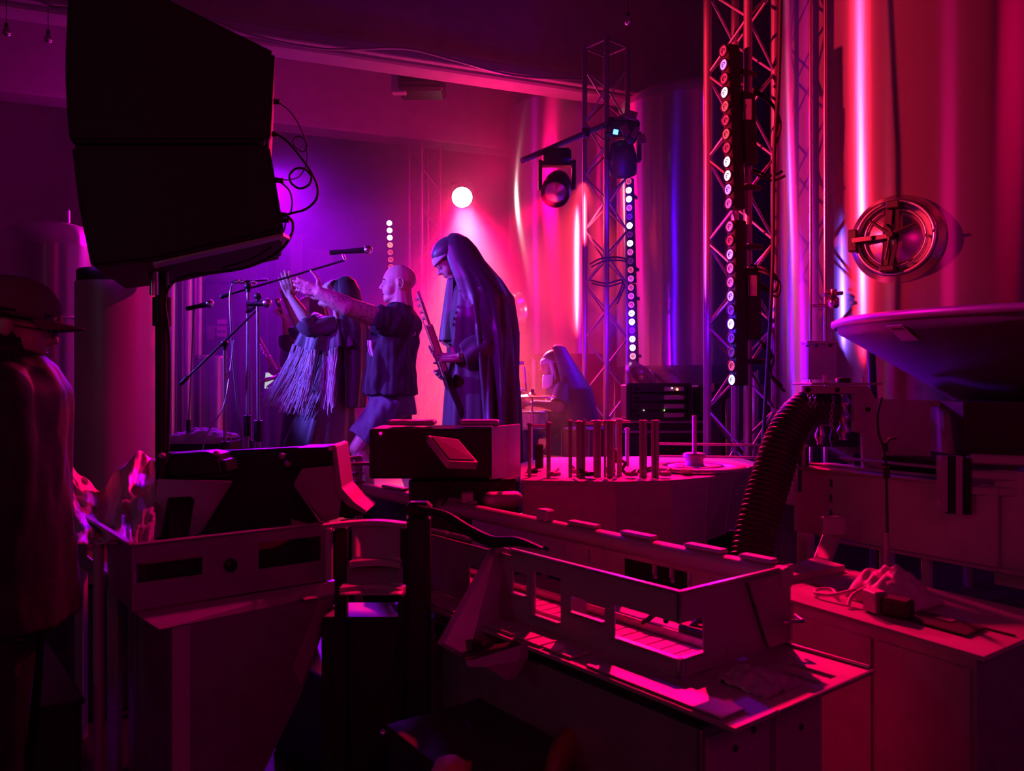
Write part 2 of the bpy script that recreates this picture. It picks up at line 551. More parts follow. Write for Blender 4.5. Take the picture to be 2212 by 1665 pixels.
def cat_curve(pts, n=8):
    """smooth curve through pts"""
    P = [Vector(p) for p in pts]
    out = []
    for i in range(len(P) - 1):
        p0 = P[max(i - 1, 0)]; p1 = P[i]; p2 = P[i + 1]; p3 = P[min(i + 2, len(P) - 1)]
        for k in range(n):
            t = k / n
            out.append(0.5 * ((2 * p1) + (p2 - p0) * t + (2 * p0 - 5 * p1 + 4 * p2 - p3) * t * t + (3 * p1 - p0 - 3 * p2 + p3) * t ** 3))
    out.append(P[-1])
    return out
def fuse(name, mb, mats, parent, voxel=0.007, smooth=4, region=None, disp=0.0, dscale=0.08, **kw):
    """closed pieces grown together into one continuous surface"""
    org = ORG[parent.name] if parent is not None else kw.pop('at')
    me = mb.mesh(name, org, (), True)
    tmp = bpy.data.objects.new('tmp', me)
    COL.objects.link(tmp)
    r = tmp.modifiers.new('r', 'REMESH'); r.mode = 'VOXEL'; r.voxel_size = voxel; r.use_smooth_shade = True
    sm = tmp.modifiers.new('s', 'SMOOTH'); sm.factor = 0.5; sm.iterations = smooth
    dg = bpy.context.evaluated_depsgraph_get()
    out = bpy.data.meshes.new_from_object(tmp.evaluated_get(dg))
    bpy.data.objects.remove(tmp, do_unlink=True)
    out.name = name
    if disp:
        N_ = len(out.vertices)
        co = [0.0] * (3 * N_); no = [0.0] * (3 * N_)
        out.vertices.foreach_get('co', co)
        out.vertex_normals.foreach_get('vector', no)
        for i in range(0, 3 * N_, 3):
            qx, qy, qz = (co[i] + org.x) / dscale, (co[i + 1] + org.y) / dscale, (co[i + 2] + org.z) / dscale
            d_ = disp * (noise.noise((qx, qy, qz * 0.35)) + 0.5 * noise.noise((qx * 2.1, qy * 2.1, qz * 0.8)))
            co[i] += no[i] * d_; co[i + 1] += no[i + 1] * d_; co[i + 2] += no[i + 2] * d_
        out.vertices.foreach_set('co', co)
        out.update()
    out.materials.clear()
    for m in mats:
        out.materials.append(m)
    if region:
        for p in out.polygons:
            p.material_index = region(p.center + org)
    out.polygons.foreach_set('use_smooth', [True] * len(out.polygons))
    o = bpy.data.objects.new(name, out)
    COL.objects.link(o)
    if parent is not None:
        o.parent = parent
    else:
        o.location = org
    ORG[o.name] = Vector(org)
    return o
# ---------------------------------------------------------------- the hall
def struct(name, mb, m, **kw):
    return mb.build(name, m, kind='structure', **kw)
struct('floor', MB().box((0, 6, -0.1), (17, 20, 0.2)), M['floor'])
struct('ceiling', MB().box((0, 6, 6.6), (17, 20, 0.2)), M['ceiling'])
struct('wall_back', MB().box((0, 14.6, 3.25), (17, 0.2, 6.5)), M['plaster'])
struct('wall_left', MB().box((-8.1, 6, 3.25), (0.2, 17, 6.5)), M['plaster'])
struct('wall_right', MB().box((6.1, 6, 3.25), (0.2, 17, 6.5)), M['plaster'])
struct('wall_front', MB().box((0, -3.1, 3.25), (17, 0.2, 6.5)), M['plaster'])
# the two deep concrete downstand beams that cross the hall at a slant
a, b = W(-500, 0, 6.4), W(1330, 0, 9.2); a.z = b.z = 0
for nm, y0, zb, zt, th in (('trim_1', 0.0, 4.72, 6.5, 0.3), ('trim_2', 3.0, 4.85, 5.75, 0.4)):
    d = (b - a).normalized()
    off = Vector((0, y0, 0))
    p, q = a + off - d * 1.5, b + off + d * (5.5 if y0 else 2.3)
    p.z = q.z = (zb + zt) / 2
    struct(nm, MB().beam(p, q, th, zt - zb, bev=0.02), M['plaster'])
p, q = a - d * 1.5 + Vector((0.05, -0.3, 0)), b + Vector((0.05, -0.3, 0)) + d * 1.2
p.z = q.z = 4.77
struct('trim_3', MB().beam(p, q, 0.08, 0.10, bev=0.01), M['plaster'])
pc = W(862, 60, 8.9)
struct('trim_4', MB().box((pc.x, pc.y, 5.6), (0.16, 0.1, 1.8), bev=0.01), M['ceiling'])

STZ = 0.60
mb = MB()
mb.box((-0.925, 6.55, STZ - 0.03), (4.85, 3.1, 0.06), bev=0.01)
stg = thing('stage_platform', (-0.75, 8.0, 0), 'low black stage deck under the players and drums', 'stage')
mb.build('deck', M['stage'], stg)
MB().box((-1.775, 9.86, STZ - 0.03), (3.15, 3.5, 0.06), bev=0.01).build('deck', M['stage'], stg)
mb = MB()
mb.box((-0.925, 5.03, STZ / 2 - 0.03), (4.85, 0.04, STZ - 0.06))
mb.build('skirt', M['stage'], stg)
for x in (-3.25, -1.8, -0.3):
    for y in (5.2, 8.0, 11.5):
        MB().box((x, y, (STZ - 0.06) / 2), (0.08, 0.08, STZ - 0.06)).build('leg', M['blackmetal'], stg)

# ---------------------------------------------------------------- steel tanks
def tank(cx, cyy, r, z0, z1, label, seams=(), dome=0.25, legs=True, knee=0.5, m='tank'):
    t = thing('fermentation_tank', (cx, cyy, 0), label, 'tank', 'brewery tanks behind the stage')
    sh = MB()
    sh.lathe([(r, z0), (r, z1)], (cx, cyy, 0), n=96, caps=False)
    sh.lathe([(r, z1), (r * .97, z1 + dome * .35), (r * .75, z1 + dome * .75), (r * .35, z1 + dome * .97), (0.001, z1 + dome)], (cx, cyy, 0), n=96)
    sh.build('shell', M[m], t)
    cn = MB().lathe([(r, z0), (r * .96, z0 - .06), (0.12, z0 - knee), (0.12, z0 - knee - .1)], (cx, cyy, 0), n=96)
    cn.build('cone', M['tank'], t)
    for z in seams:
        MB().lathe([(r + .001, z - .012), (r + .006, z - .006), (r + .006, z + .006), (r + .001, z + .012)], (cx, cyy, 0), n=96, caps=False).build('weld_band', M['polish'], t)
    for k in range(4):
        an = PI / 4 + k * PI / 2
        x, y = cx + math.cos(an) * r * .92, cyy + math.sin(an) * r * .92
        MB().tube([(x, y, 0), (x, y, z0 + 0.05)], 0.045, 12).build('leg', M['polish'], t)
    return t
def manway(t, cx, cyy, r, ang, z, R=0.26, out=0.09, oval=1.0):
    """round door with raised neck, ring, lid and spider handle on a tank side"""
    n = Vector((math.cos(ang), math.sin(ang), 0))
    s_ = Vector((-math.sin(ang), math.cos(ang), 0))
    c = Vector((cx, cyy, z)) + n * (r - 0.03)
    nk = MB().lathe([(R * 1.16, 0.0), (R * 1.12, out * .5), (R, out * .8), (R, out), (R * .9, out + .012), (R * .86, out), (R * .86, out * .4)], c, n, n=64, caps=False)
    nk.build('manway_neck', M['polish'], t)
    lid = MB().lathe([(R * .85, out * .55), (R * .8, out * .62), (R * .55, out * .9), (R * .25, out * 1.15), (0.001, out * 1.2)], c, n, n=64)
    lid.build('manway_door', M['polish'], t)
    ri = MB()
    pts = [c + n * (out * .95) + (s_ * math.cos(a_) + Vector((0, 0, 1)) * math.sin(a_)) * R * .72 for a_ in [2 * PI * k / 48 for k in range(48)]]
    ri.tube(pts, 0.007, 8, closed=True)
    ri.build('gasket_ring', M['polish'], t)
    cr = MB()
    cc = c + n * (out + .07)
    up = Vector((0, 0, 1))
    cr.beam(cc + up * R * .80 - s_ * .02 - n * .05, cc - up * R * .80 - s_ * .05 - n * .05, 0.035, 0.022, up=n)
    cr.beam(cc + up * R * .80 + s_ * .02 - n * .05, cc - up * R * .02 + s_ * .03, 0.02, 0.02, up=n)
    cr.beam(cc - up * R * .80 - s_ * .02 - n * .05, cc - up * R * .02 + s_ * .03, 0.02, 0.02, up=n)
    cr.box(cc + up * R * .80 - n * .04, (0.07, 0.07, 0.045), Matrix((s_, n, up)).transposed(), bev=.006)
    cr.box(cc - up * R * .80 - n * .04 - s_ * .03, (0.08, 0.07, 0.035), Matrix((s_, n, up)).transposed(), bev=.006)
    cr.build('clamp_arm', M['blackmetal'], t)
    hd = MB()
    hc = cc + n * .05
    for k in range(3):
        an = 0.35 + k * 2 * PI / 3
        hd.tube([hc, hc + (s_ * math.cos(an) + up * math.sin(an)) * .14], [.011, .007], 8)
    hd.tube([cc - n * .08, hc + n * .02], 0.018, 12)
    hd.build('hand_wheel', M['blackmetal'], t)
    hg = MB()
    hg.box(c + n * (out + .02) - s_ * R * .98, (0.05, 0.06, 0.13), Matrix((s_, n, up)).transposed(), bev=.006)
    hg.beam(c + n * (out + .04) - s_ * R * .98, cc, 0.025, 0.02, up=n)
    hg.build('hinge', M['blackmetal'], t)
T1x, T1y, T1r = 2.80, 5.45, 0.95
t1 = tank(T1x, T1y, T1r, 1.25, 5.0, 'largest bright steel tank at right with round hatch door facing out', (), m='tank_big')
manway(t1, T1x, T1y, T1r, math.atan2(0 - T1y, 0 - T1x) - 0.17, 1.5 + (832 - 506) / FPX * 4.55, 0.225)
vv = W(2150, 600, 4.62)
sv = MB()
sv.tube([vv + Vector((0, .1, 0)), vv + Vector((-.02, -.05, 0))], .012, 10)
sv.tube([vv + Vector((-.02, -.05, 0)), vv + Vector((-.07, -.055, -.004))], [.010, .012], 10)
sv.box(vv + Vector((.02, -.05, .0)), (.03, .03, .03), bev=.006)
sv.build('sample_valve', M['polish'], t1)
t2 = tank(1.93, 8.7, 0.80, 1.7, 4.4, 'steel tank between the centre and right trusses with wavy reflections', ())
t4 = tank(0.81, 10.2, 0.85, 1.87, 4.9, 'tall steel tank behind the drummer with hatch at its left edge', ())
manway(t4, 0.81, 10.2, 0.85, math.radians(205), W(1120, 680, 10).z, 0.24)
t5 = tank(-4.95, 8.8, 0.62, 1.2, 2.95, 'short domed steel tank at far left behind the capped spectator', (2.2,), dome=0.3)
MB().tube([W(147, 482, 8.8), W(147, 455, 8.8)], 0.03, 12).build('top_port', M['polish'], t5)
t6 = tank(4.75, 7.6, 0.8, 1.4, 4.9, 'steel tank in the far right corner behind the largest tank', ())

# thin pipes beside the big tank, with the junction box
pp = thing('pipe_run', W(1765, 830, 4.3), 'two thin vertical steel pipes left of the largest tank', 'pipe')
for px, r in ((1751, .008), (1783, .011)):
    x = W(px, 0, 4.3)
    MB().tube([(x.x, x.y, 0.0), (x.x, x.y, 5.2)], r, 10).build('pipe', M['polish'], pp)
vb = MB()
c = W(1800, 645, 4.28)
vb.tube([W(1755, 660, 4.3), W(1800, 660, 4.28)], .008, 8)
vb.lathe([(.02, -.05), (.03, -.04), (.03, .0), (.018, .01), (.018, .05)], c, (0, 0, 1), n=16)
vb.tube([c + Vector((-.05, 0, .02)), c + Vector((.05, 0, .03))], .01, 8)
vb.build('valve', M['polish'], pp)
jb = thing('junction_box', W(1768, 820, 4.2), 'pale square enclosure box on the pipes left of the largest tank', 'electrical box')
MB().box(W(1769, 780, 4.22), (.158, .09, .19), bev=.008).build('case', M['white'], jb)
MB().box(W(1769, 740, 4.19), (.162, .10, .012), bev=.004).build('lid_rim', M['white'], jb)
for px in (1742, 1762, 1792):
    MB().tube([W(px, 747, 4.175) - Vector((0, .02, 0)), W(px, 747, 4.175) - Vector((0, .002, 0))], .006, 8).build('screw', M['blackmetal'], jb)

# tall pipes by the left wing
for k, (px, Y, r, lab) in enumerate(((398, 8.6, .10, 'tall red lit steel column left of the mic stands'), (362, 8.2, .09, 'tall steel column half hidden by the speaker pole'), (425, 9.4, .08, 'slim dark steel column behind the purple microphone'))):
    x = W(px, 0, Y)
    cpt = thing('steel_column', (x.x, Y, 0), lab, 'column', 'steel columns at left')
    MB().lathe([(r, 0), (r, 6.45)], (x.x, Y, 0), n=40).build('shaft', M['tank'], cpt)
    MB().lathe([(r + .04, 0), (r + .04, .02), (r, .03)], (x.x, Y, 0), n=40).build('base_flange', M['steel'], cpt)

# ---------------------------------------------------------------- trusses
def truss(cx, cyy, zt, rot, label, z0=0.0, side=0.29):
    t = thing('lighting_truss', (cx, cyy, z0), label, 'truss', 'lighting trusses around the stage')
    h = side / 2
    cs = [Vector((cx, cyy, 0)) + Matrix.Rotation(rot, 3, 'Z') @ Vector((sx * h, sy * h, 0)) for sx, sy in ((-1, -1), (1, -1), (1, 1), (-1, 1))]
    c0 = MB().tube([cs[0] + Vector((0, 0, z0)), cs[0] + Vector((0, 0, zt))], 0.025, 16).build('chord', M['alu'], t)
    for c in cs[1:]:
        inst(c0, t, Matrix.Translation(c - cs[0]))
    pitch = 0.26
    n = int((zt - z0 - .1) / pitch)
    base = None
    for f in range(4):
        p, q = cs[f], cs[(f + 1) % 4]
        for k in range(n):
            za, zb = z0 + .05 + k * pitch, z0 + .05 + (k + 1) * pitch
            if (k + f) % 2:
                za, zb = zb, za
            u_ = Vector((p.x, p.y, za)); v_ = Vector((q.x, q.y, zb))
            if base is None:
                L0 = (v_ - u_).length
                base = MB().tube([Vector((0, 0, 0)), Vector((L0, 0, 0))], 0.0085, 8)
                me = base.mesh('brace', Vector(), [M['alu']])
            o = bpy.data.objects.new('brace', me)
            COL.objects.link(o); o.parent = t
            o.matrix_local = frame(u_ - ORG[t.name], v_ - u_, (v_ - u_).orthogonal())
            ORG[o.name] = ORG[t.name]
    for z in (z0 + .02, zt - .03):
        r = MB()
        for f in range(4):
            r.tube([cs[f] + Vector((0, 0, z)), cs[(f + 1) % 4] + Vector((0, 0, z))], .012, 8)
        r.build('end_frame', M['alu'], t)
    return t, cs
trA, csA = truss(1.42, 5.02, 5.3, math.radians(40), 'nearest tall aluminium truss at right carrying two led bars')
trB, csB = truss(0.905, 7.8, 4.78, math.radians(40), 'centre aluminium truss holding two moving head lamps', z0=STZ)
trC, csC = truss(W(918, 0, 10.6).x, 10.6, 4.62, math.radians(40), 'farthest small truss behind the bald man', z0=STZ)

# ---------------------------------------------------------------- led bars
LEDM = {}
for nm, c, s_ in (('white', (0.78, 0.55, 1.0), 4.5), ('blue', (0.28, 0.12, 1.0), 3.0), ('pink', (1.0, 0.08, 0.6), 1.0), ('red', (1.0, 0.07, 0.10), 0.9), ('off', (0.5, 0.02, 0.2), 0.25), ('amber', (1.0, 0.28, 0.18), 1.6)):
    LEDM[nm] = mat('led ' + nm, (0.2, 0.2, 0.2), 0.3, emit=c, estr=s_)
def led_bar(top, bot, nrm, states, label, depth=0.09, width=0.07, lensr=0.03, driver=None):
    top, bot, nrm = Vector(top), Vector(bot), Vector(nrm).normalized()
    ax = (bot - top).normalized()
    t = thing('led_bar', bot, label, 'stage light', 'vertical led bars')
    side = ax.cross(nrm).normalized()
    nrm = side.cross(ax).normalized()
    R = Matrix((side, nrm, ax)).transposed()
    mid = (top + bot) / 2
    L = (bot - top).length
    MB().box(mid - nrm * (depth / 2 + .004), (width, depth, L + .07), R, bev=.006).build('housing', M['black'], t)
    N = len(states)
    for i, st in enumerate(states):
        c = top + ax * (L * (i + .0) / (N - 1))
        MB().lathe([(lensr * 1.18, -.004), (lensr * 1.18, .006), (lensr, .008), (lensr, 0)], c, nrm, n=20, caps=False).build('lens_ring', M['blackmetal'], t)
        d = MB()
        d.lathe([(0.001, .003), (lensr * .98, .003)], c, nrm, n=20, caps=False)
        ln = d.build('led_lens', LEDM[st], t)
        e = MB()
        e.lathe([(lensr * .34, .006), (lensr * .52, .006)], c, nrm, n=14, a0=.6, a1=5.4, caps=False)
        e.add([c + nrm * .006 + side * x + ax * y for x, y in ((lensr * -.1, -.003), (lensr * .5, -.003), (lensr * .5, .003), (lensr * -.1, .003))], [(0, 1, 2, 3)])
        e.build('emitter', M['dark'], ln)
    if driver:
        dd, w_ = driver
        MB().box(mid - nrm * (depth + .05) + side * 0.0, (width * 1.3, .1, .42), R, bev=.008).build('driver_box', M['black'], t)
        MB().box(mid - nrm * (depth + .05) - ax * .1 - Vector((0, .056, 0)), (.05, .003, .12), None).build('rating_plate', M['steel_dull'], t)
    for z in (.12, .88):
        c = top + ax * (L * z) - nrm * (depth + .03)
        MB().beam(c, c - nrm * .12 + Vector((0, 0.02, 0)), .04, .03, bev=.004).build('clamp', M['blackmetal'], t)
    return t
Yl = 4.72
nA = Vector((-.90, -.42, 0))
led_bar(W(1563, 110, Yl), W(1575, 409 + 30, Yl), nA, ['off', 'blue', 'off', 'white', 'red', 'off', 'red', 'off', 'white', 'white', 'blue', 'pink'], 'upper black led bar on the nearest truss', driver=(1, 1))
led_bar(W(1577, 489, Yl), W(1582, 820, Yl), nA, ['pink', 'off', 'blue', 'pink', 'pink', 'blue', 'off', 'white', 'off', 'off', 'red', 'white'], 'lower black led bar on the nearest truss', driver=(1, 1))
Yc = 7.45
nC = Vector((-.45, -.9, 0))
led_bar(W(1358, 392, Yc), W(1363, 602, Yc), nC, ['red', 'white', 'white', 'pink', 'off', 'white', 'off', 'white', 'pink', 'off', 'red', 'pink'], 'upper led bar on the centre truss', depth=.06)
led_bar(W(1363, 621, Yc), W(1368, 788, Yc), nC, ['red', 'pink', 'red', 'white', 'white', 'off', 'white', 'white', 'amber', 'amber'], 'lower led bar on the centre truss', depth=.06)
led_bar(W(841, 482, 9.3), W(847, 655, 9.3), (0.1, -1, 0), ['white', 'white', 'white', 'amber', 'red', 'red', 'red', 'white', 'blue', 'red', 'red', 'blue'], 'far led bar glowing behind the bald man', lensr=.032, depth=.05)
MB().tube([W(845, 500, 9.38), Vector((W(846, 0, 9.38).x, 9.38, STZ))], .018, 10).build('light_stand', M['blackmetal'], label='thin black pole carrying the far led bar', cat='stand')

# red par can
pc_ = thing('par_can', PAR, 'blazing round red wash lamp above the tall guitarist', 'stage light')
ax = (W(1060, 700, 6.0) - PAR).normalized()
MB().lathe([(.06, -.22), (.12, -.18), (.138, -.05), (.138, .04), (.130, .045), (.130, 0.0)], PAR, ax, n=32, caps=False).build('housing', M['black'], pc_)
hot = mat('lamp face', (1, 1, 1), 0.5, emit=(1.0, 0.55, 0.62), estr=30)
cells = MB()
cells.lathe([(0.001, .03), (.128, .03)], PAR, ax, n=32, caps=False)
cells.build('lens', hot, pc_)
yk = MB()
for s_ in (-1, 1):
    yk.beam(PAR + Vector((s_ * .15, 0, 0)), PAR + Vector((s_ * .15, .02, .2)), .006, .03)
yk.beam(PAR + Vector((-.155, .02, .2)), PAR + Vector((.155, .02, .2)), .03, .006)
yk.tube([PAR + Vector((0, .02, .2)), Vector((csC[1].x, csC[1].y, PAR.z + .2))], .014, 8)
yk.build('yoke', M['blackmetal'], pc_)

# moving heads on the cross bar of the centre truss
mh = thing('cross_bar', W(1260, 300, 7.4), 'slanted bar across the centre truss carrying the lamps', 'bar')
p0, p1 = W(1128, 347, 7.0), W(1362, 246, 7.75)
MB().tube([p0, p1], .026, 16).build('tube', M['alu'], mh)
for f in (.56, .8):
    MB().box(p0.lerp(p1, f), (.07, .07, .09), bev=.01).build('clamp', M['blackmetal'], mh)
def moving_head(top, tilt, label, sc=1.0, lensup=False):
    t = thing('moving_head', top, label, 'stage light', 'moving head lamps on the cross bar')
    top = Vector(top)
    MB().box(top - Vector((0, 0, .07 * sc)), (.24 * sc, .2 * sc, .12 * sc), bev=.025).build('base', M['black'], t)
    yk = MB()
    for s_ in (-1, 1):
        yk.beam(top + Vector((s_ * .145, 0, -.1)) * sc, top + Vector((s_ * .145, 0, -.36)) * sc, .09 * sc, .035 * sc, up=(1, 0, 0), bev=.01)
    yk.beam(top + Vector((-.16, 0, -.13)) * sc, top + Vector((.16, 0, -.13)) * sc, .1 * sc, .04 * sc, bev=.01)
    yk.build('yoke', M['black'], t)
    ax = Vector(tilt).normalized()
    c = top + Vector((0, 0, -.33)) * sc
    hd = MB().lathe([(.05, -.16), (.10, -.14), (.125, -.04), (.13, .08), (.125, .15), (.115, .155), (.115, .12)], c, ax, n=32, caps=False)
    hd.lathe([(0.001, -.165), (.05, -.16)], c, ax, n=32, caps=False)
    hd.build('head', M['black'], t)
    MB().lathe([(0.001, .15), (.06, .142), (.112, .12)], c, ax, n=32, caps=False).build('lens', M['polish'], t)
    return t
moving_head(W(1203, 322, 7.15), (-.15, -.75, -.6), 'left moving head lamp hanging below the cross bar with its lens facing out', 1.02)
moving_head(W(1345, 262, 7.55), (.1, .5, -.8), 'right moving head lamp hanging dark against the centre truss', 1.05)
scr = MB().box(W(1330, 285, 7.38), (.045, .006, .045), Matrix.Rotation(.2, 3, 'Y')).build('display', mat('lamp menu display', (.1, .1, .1), .3, emit=(.12, .35, 1), estr=3), bpy.data.objects['moving_head.001'])
rr = random.Random(3)
tl = thing('small_par_lamp', W(1385, 300, 7.3), 'small tilted lamp with barn doors right of the centre truss', 'stage light')
for px, py, w_, h_, an in ((1362, 248, 28, 18, .3), (1350, 280, 16, 22, -.4), (1372, 286, 12, 24, .5), (1386, 300, 16, 20, -.2)):
    MB().box(W(px, py, 7.35), (w_ * .0042, .02, h_ * .0042), Matrix.Rotation(an, 3, 'Y'), bev=.003).build('barn_door', M['drum'], tl)
MB().cap(W(1372, 268, 7.4), W(1362, 300, 7.4), .045, .055).build('can', M['black'], tl)

# hanging cables
MB().tube(cat_curve([W(1688, -60, 4.55), W(1682, 180, 4.52), W(1672, 330, 4.5), W(1668, 600, 4.5), W(1656, 820, 4.5), W(1646, 1000, 4.45), W(1640, 1180, 4.4), (1.30, 4.3, 0.01)], 6), .011, 8).build('hanging_cable', M['rubber'], label='thick black cable hanging straight down in front of the nearest truss', cat='cable')
for i, (pts, lab) in enumerate((([(1600, 180, 4.9), (1640, 200, 4.85), (1668, 225, 4.8), (1680, 260, 4.8), (1672, 300, 4.8)], 'thin looped cable at the upper led bar'),
                 ([(1612, 570, 4.85), (1650, 580, 4.7), (1678, 600, 4.75), (1672, 630, 4.75), (1640, 612, 4.8), (1600, 600, 4.9)], 'tangled cable coil beside the lower led bar'),
                 ([(1600, 355, 4.9), (1640, 372, 4.8), (1664, 380, 4.8), (1690, 370, 4.8)], 'short cable crossing between the two led bars'),
                 ([(1640, 735, 4.85), (1665, 760, 4.8), (1660, 800, 4.8), (1690, 835, 4.8)], 'cable tail drooping below the lower led bar'),
                 ([(1275, 570, 7.6), (1300, 558, 7.5), (1340, 556, 7.5), (1362, 566, 7.5)], 'cable bundle wrapped across the centre truss'),
                 ([(1275, 605, 7.6), (1310, 612, 7.5), (1345, 606, 7.5), (1330, 650, 7.5)], 'second cable wrap lower on the centre truss'))):
    P = cat_curve([W(*p) for p in pts], 6)
    m_ = MB().tube(P, .009, 7)
    m_.tube([p + Vector((.012, -.01, -.03)) for p in P], .008, 7)
    m_.build('cable', M['rubber'], label=lab, cat='cable')
st = cat_curve([W(-300, -160, 6.0), W(70, -5, 6.6), W(150, 18, 6.7), W(390, 25, 7.0), W(540, 75, 7.2), (W(700, 106, 7.5)), W(870, 105, 7.8), W(980, 130, 8.0), W(1110, 163, 8.25), W(1255, 172, 8.6)], 8)
mm = MB().tube(st, .012, 8)
mm.build('string_cable', M['alu'], label='pale cable draped along the high concrete beam', cat='cable')
# pendant bulbs at upper left
for k, (px, py, Y, lab) in enumerate(((14, 70, 6.5, 'hanging glass bulb at the far left edge'), (104, 84, 6.8, 'hanging glass bulb nearest the loudspeaker'), (80, 38, 7.2, 'small dim bulb highest at upper left'), (1357, 46, 6.8, 'small red lit bulb above the centre truss'))):
    c = W(px, py, Y)
    b_ = thing('pendant_bulb', c, lab, 'lamp', 'hanging clear bulbs')
    MB().tube([c + Vector((0, 0, .06)), Vector((c.x, c.y, 6.5))], .003, 6).build('cord', M['rubber'], b_)
    MB().lathe([(.012, .07), (.014, .04), (.02, .03), (.034, -.0), (.03, -.02), (.001, -.035)], c, n=16).build('glass', M['polish'], b_)
    MB().lathe([(.013, .075), (.015, .04)], c, n=12).build('socket', M['black'], b_)
# dark unit under the beam
un = thing('ceiling_unit', W(905, 175, 9.0), 'dark box unit hung under the high beam', 'ventilation unit')
MB().box(W(912, 175, 9.0), (.5, .35, .32), bev=.03).build('case', M['black'], un)
MB().box(W(912, 172, 9.0) + Vector((0, -.18, 0)), (.42, .02, .22), bev=.01).build('grille', M['blackmetal'], un)

# ---------------------------------------------------------------- haze over the stage
def haze(name, c, size, dens, label, g=0.25, noise_=None):
    m = bpy.data.materials.new(name)
    m.use_nodes = True
    n, l = m.node_tree.nodes, m.node_tree.links
    n.clear()
    out = n.new('ShaderNodeOutputMaterial')
    sc_ = n.new('ShaderNodeVolumeScatter')
    sc_.inputs['Density'].default_value = dens
    sc_.inputs['Anisotropy'].default_value = g
    sc_.inputs['Color'].default_value = (1, 1, 1, 1)
    if noise_:
        tc = n.new('ShaderNodeTexCoord')
        nz = n.new('ShaderNodeTexNoise'); nz.inputs['Scale'].default_value = noise_; nz.inputs['Detail'].default_value = 2.5; nz.inputs['Distortion'].default_value = .8
        l.new(tc.outputs['Object'], nz.inputs['Vector'])
        mr = n.new('ShaderNodeMapRange'); mr.inputs['From Min'].default_value = .36; mr.inputs['From Max'].default_value = .66
        mr.inputs['To Min'].default_value = dens * .35; mr.inputs['To Max'].default_value = dens * 1.9
        l.new(nz.outputs['Fac'], mr.inputs['Value']); l.new(mr.outputs[0], sc_.inputs['Density'])
    l.new(sc_.outputs[0], out.inputs['Volume'])
    o = MB().box(c, size).build('stage_haze', m, label=label, cat='haze', kind='stuff')
    return o
haze('stage haze', (-1.0, 9.95, 3.25), (13.8, 7.5, 6.3), 0.038, 'thin theatrical haze filling the air over the stage', noise_=.75)
# ---------------------------------------------------------------- people
X_, Y_, Z_ = Vector((1, 0, 0)), Vector((0, 1, 0)), Vector((0, 0, 1))
HC = Vector((0.0, 0, .12))
def head_matrix(c, yaw, pitch=0, roll=0, s=1.0):
    """head whose centre is at c; yaw 0 looks along +x, pitch > 0 looks down"""
    R = Matrix.Rotation(math.radians(yaw), 4, 'Z') @ Matrix.Rotation(math.radians(pitch), 4, 'Y') @ Matrix.Rotation(math.radians(roll), 4, 'X')
    return Matrix.Translation(c) @ R @ Matrix.Scale(s, 4) @ Matrix.Translation(-HC)
def add_head(mb, Mx, mouth=0.0, nose=1.0, ears=True):
    R3 = Mx.to_3x3()
    s = R3.col[0].length
    P = lambda x, y, z: Mx @ Vector((x, y, z))
    def E(c, r):
        mb.ell(P(*c), [q for q in r], R3, 18, 12)
    def Cp(a, b, ra, rb):
        mb.cap(P(*a), P(*b), ra * s, rb * s, 12, 3)
    E((-.012, 0, .150), (.100, .077, .088))
    E((.018, 0, .135), (.078, .070, .080))
    E((.030, 0, .070), (.062, .054, .072))
    Cp((-.02, .045, .045), (.055, .022, .022), .022, .02)
    Cp((-.02, -.045, .045), (.055, -.022, .022), .022, .02)
    Cp((.066, -.01, .016), (.066, .01, .016), .020, .020)
    Cp((.080, -.035, .128), (.088, -.012, .130), .012, .011)
    Cp((.080, .035, .128), (.088, .012, .130), .012, .011)
    Cp((.086, 0, .122), (.106 * nose, 0, .086), .009, .0125)
    for q in (-1, 1):
        Cp((.088, q * .010, .082), (.096, q * .012, .082), .009, .008)
        E((.044, q * .033, .076), (.036, .027, .042))
        E((.076, q * .030, .110), (.0115, .0135, .0105))
        if ears:
            E((-.008, q * .080, .108), (.020, .010, .032))
            E((-.004, q * .084, .112), (.012, .010, .020))
    Cp((.082, -.018, .056 + mouth * .004), (.082, .018, .056 + mouth * .004), .0075, .0075)
    Cp((.088, -.006, .057 + mouth * .004), (.088, .006, .057 + mouth * .004), .0065, .0065)
    Cp((.079, -.015, .042 - mouth * .006), (.079, .015, .042 - mouth * .006), .008, .008)
def face_parts(body, Mx, brows=True, eyes=True):
    """eyes, brows and lips that sit on the face"""
    s = Mx.to_3x3().col[0].length
    P = lambda x, y, z: Mx @ Vector((x, y, z))
    R3 = Mx.to_3x3()
    for q in (-1, 1):
        if eyes:
            e = MB().ell(P(.0835, q * .030, .111), (.007, .011, .0055), R3, 12, 8).build('eye', M['eye'], body)
            MB().ell(P(.0895, q * .030, .1105), (.003, .005, .005), R3, 10, 6).build('iris', M['dark'], e)
        if brows:
            MB().tube([P(.094, q * .014, .133), P(.092, q * .032, .137), P(.082, q * .046, .132)], .0032 * s, 6).build('eyebrow', M['hair'], body)
    MB().tube([P(.083, -.022, .049), P(.090, 0, .0495), P(.083, .022, .049)], .0035 * s, 6).build('mouth', M['lip'], body)
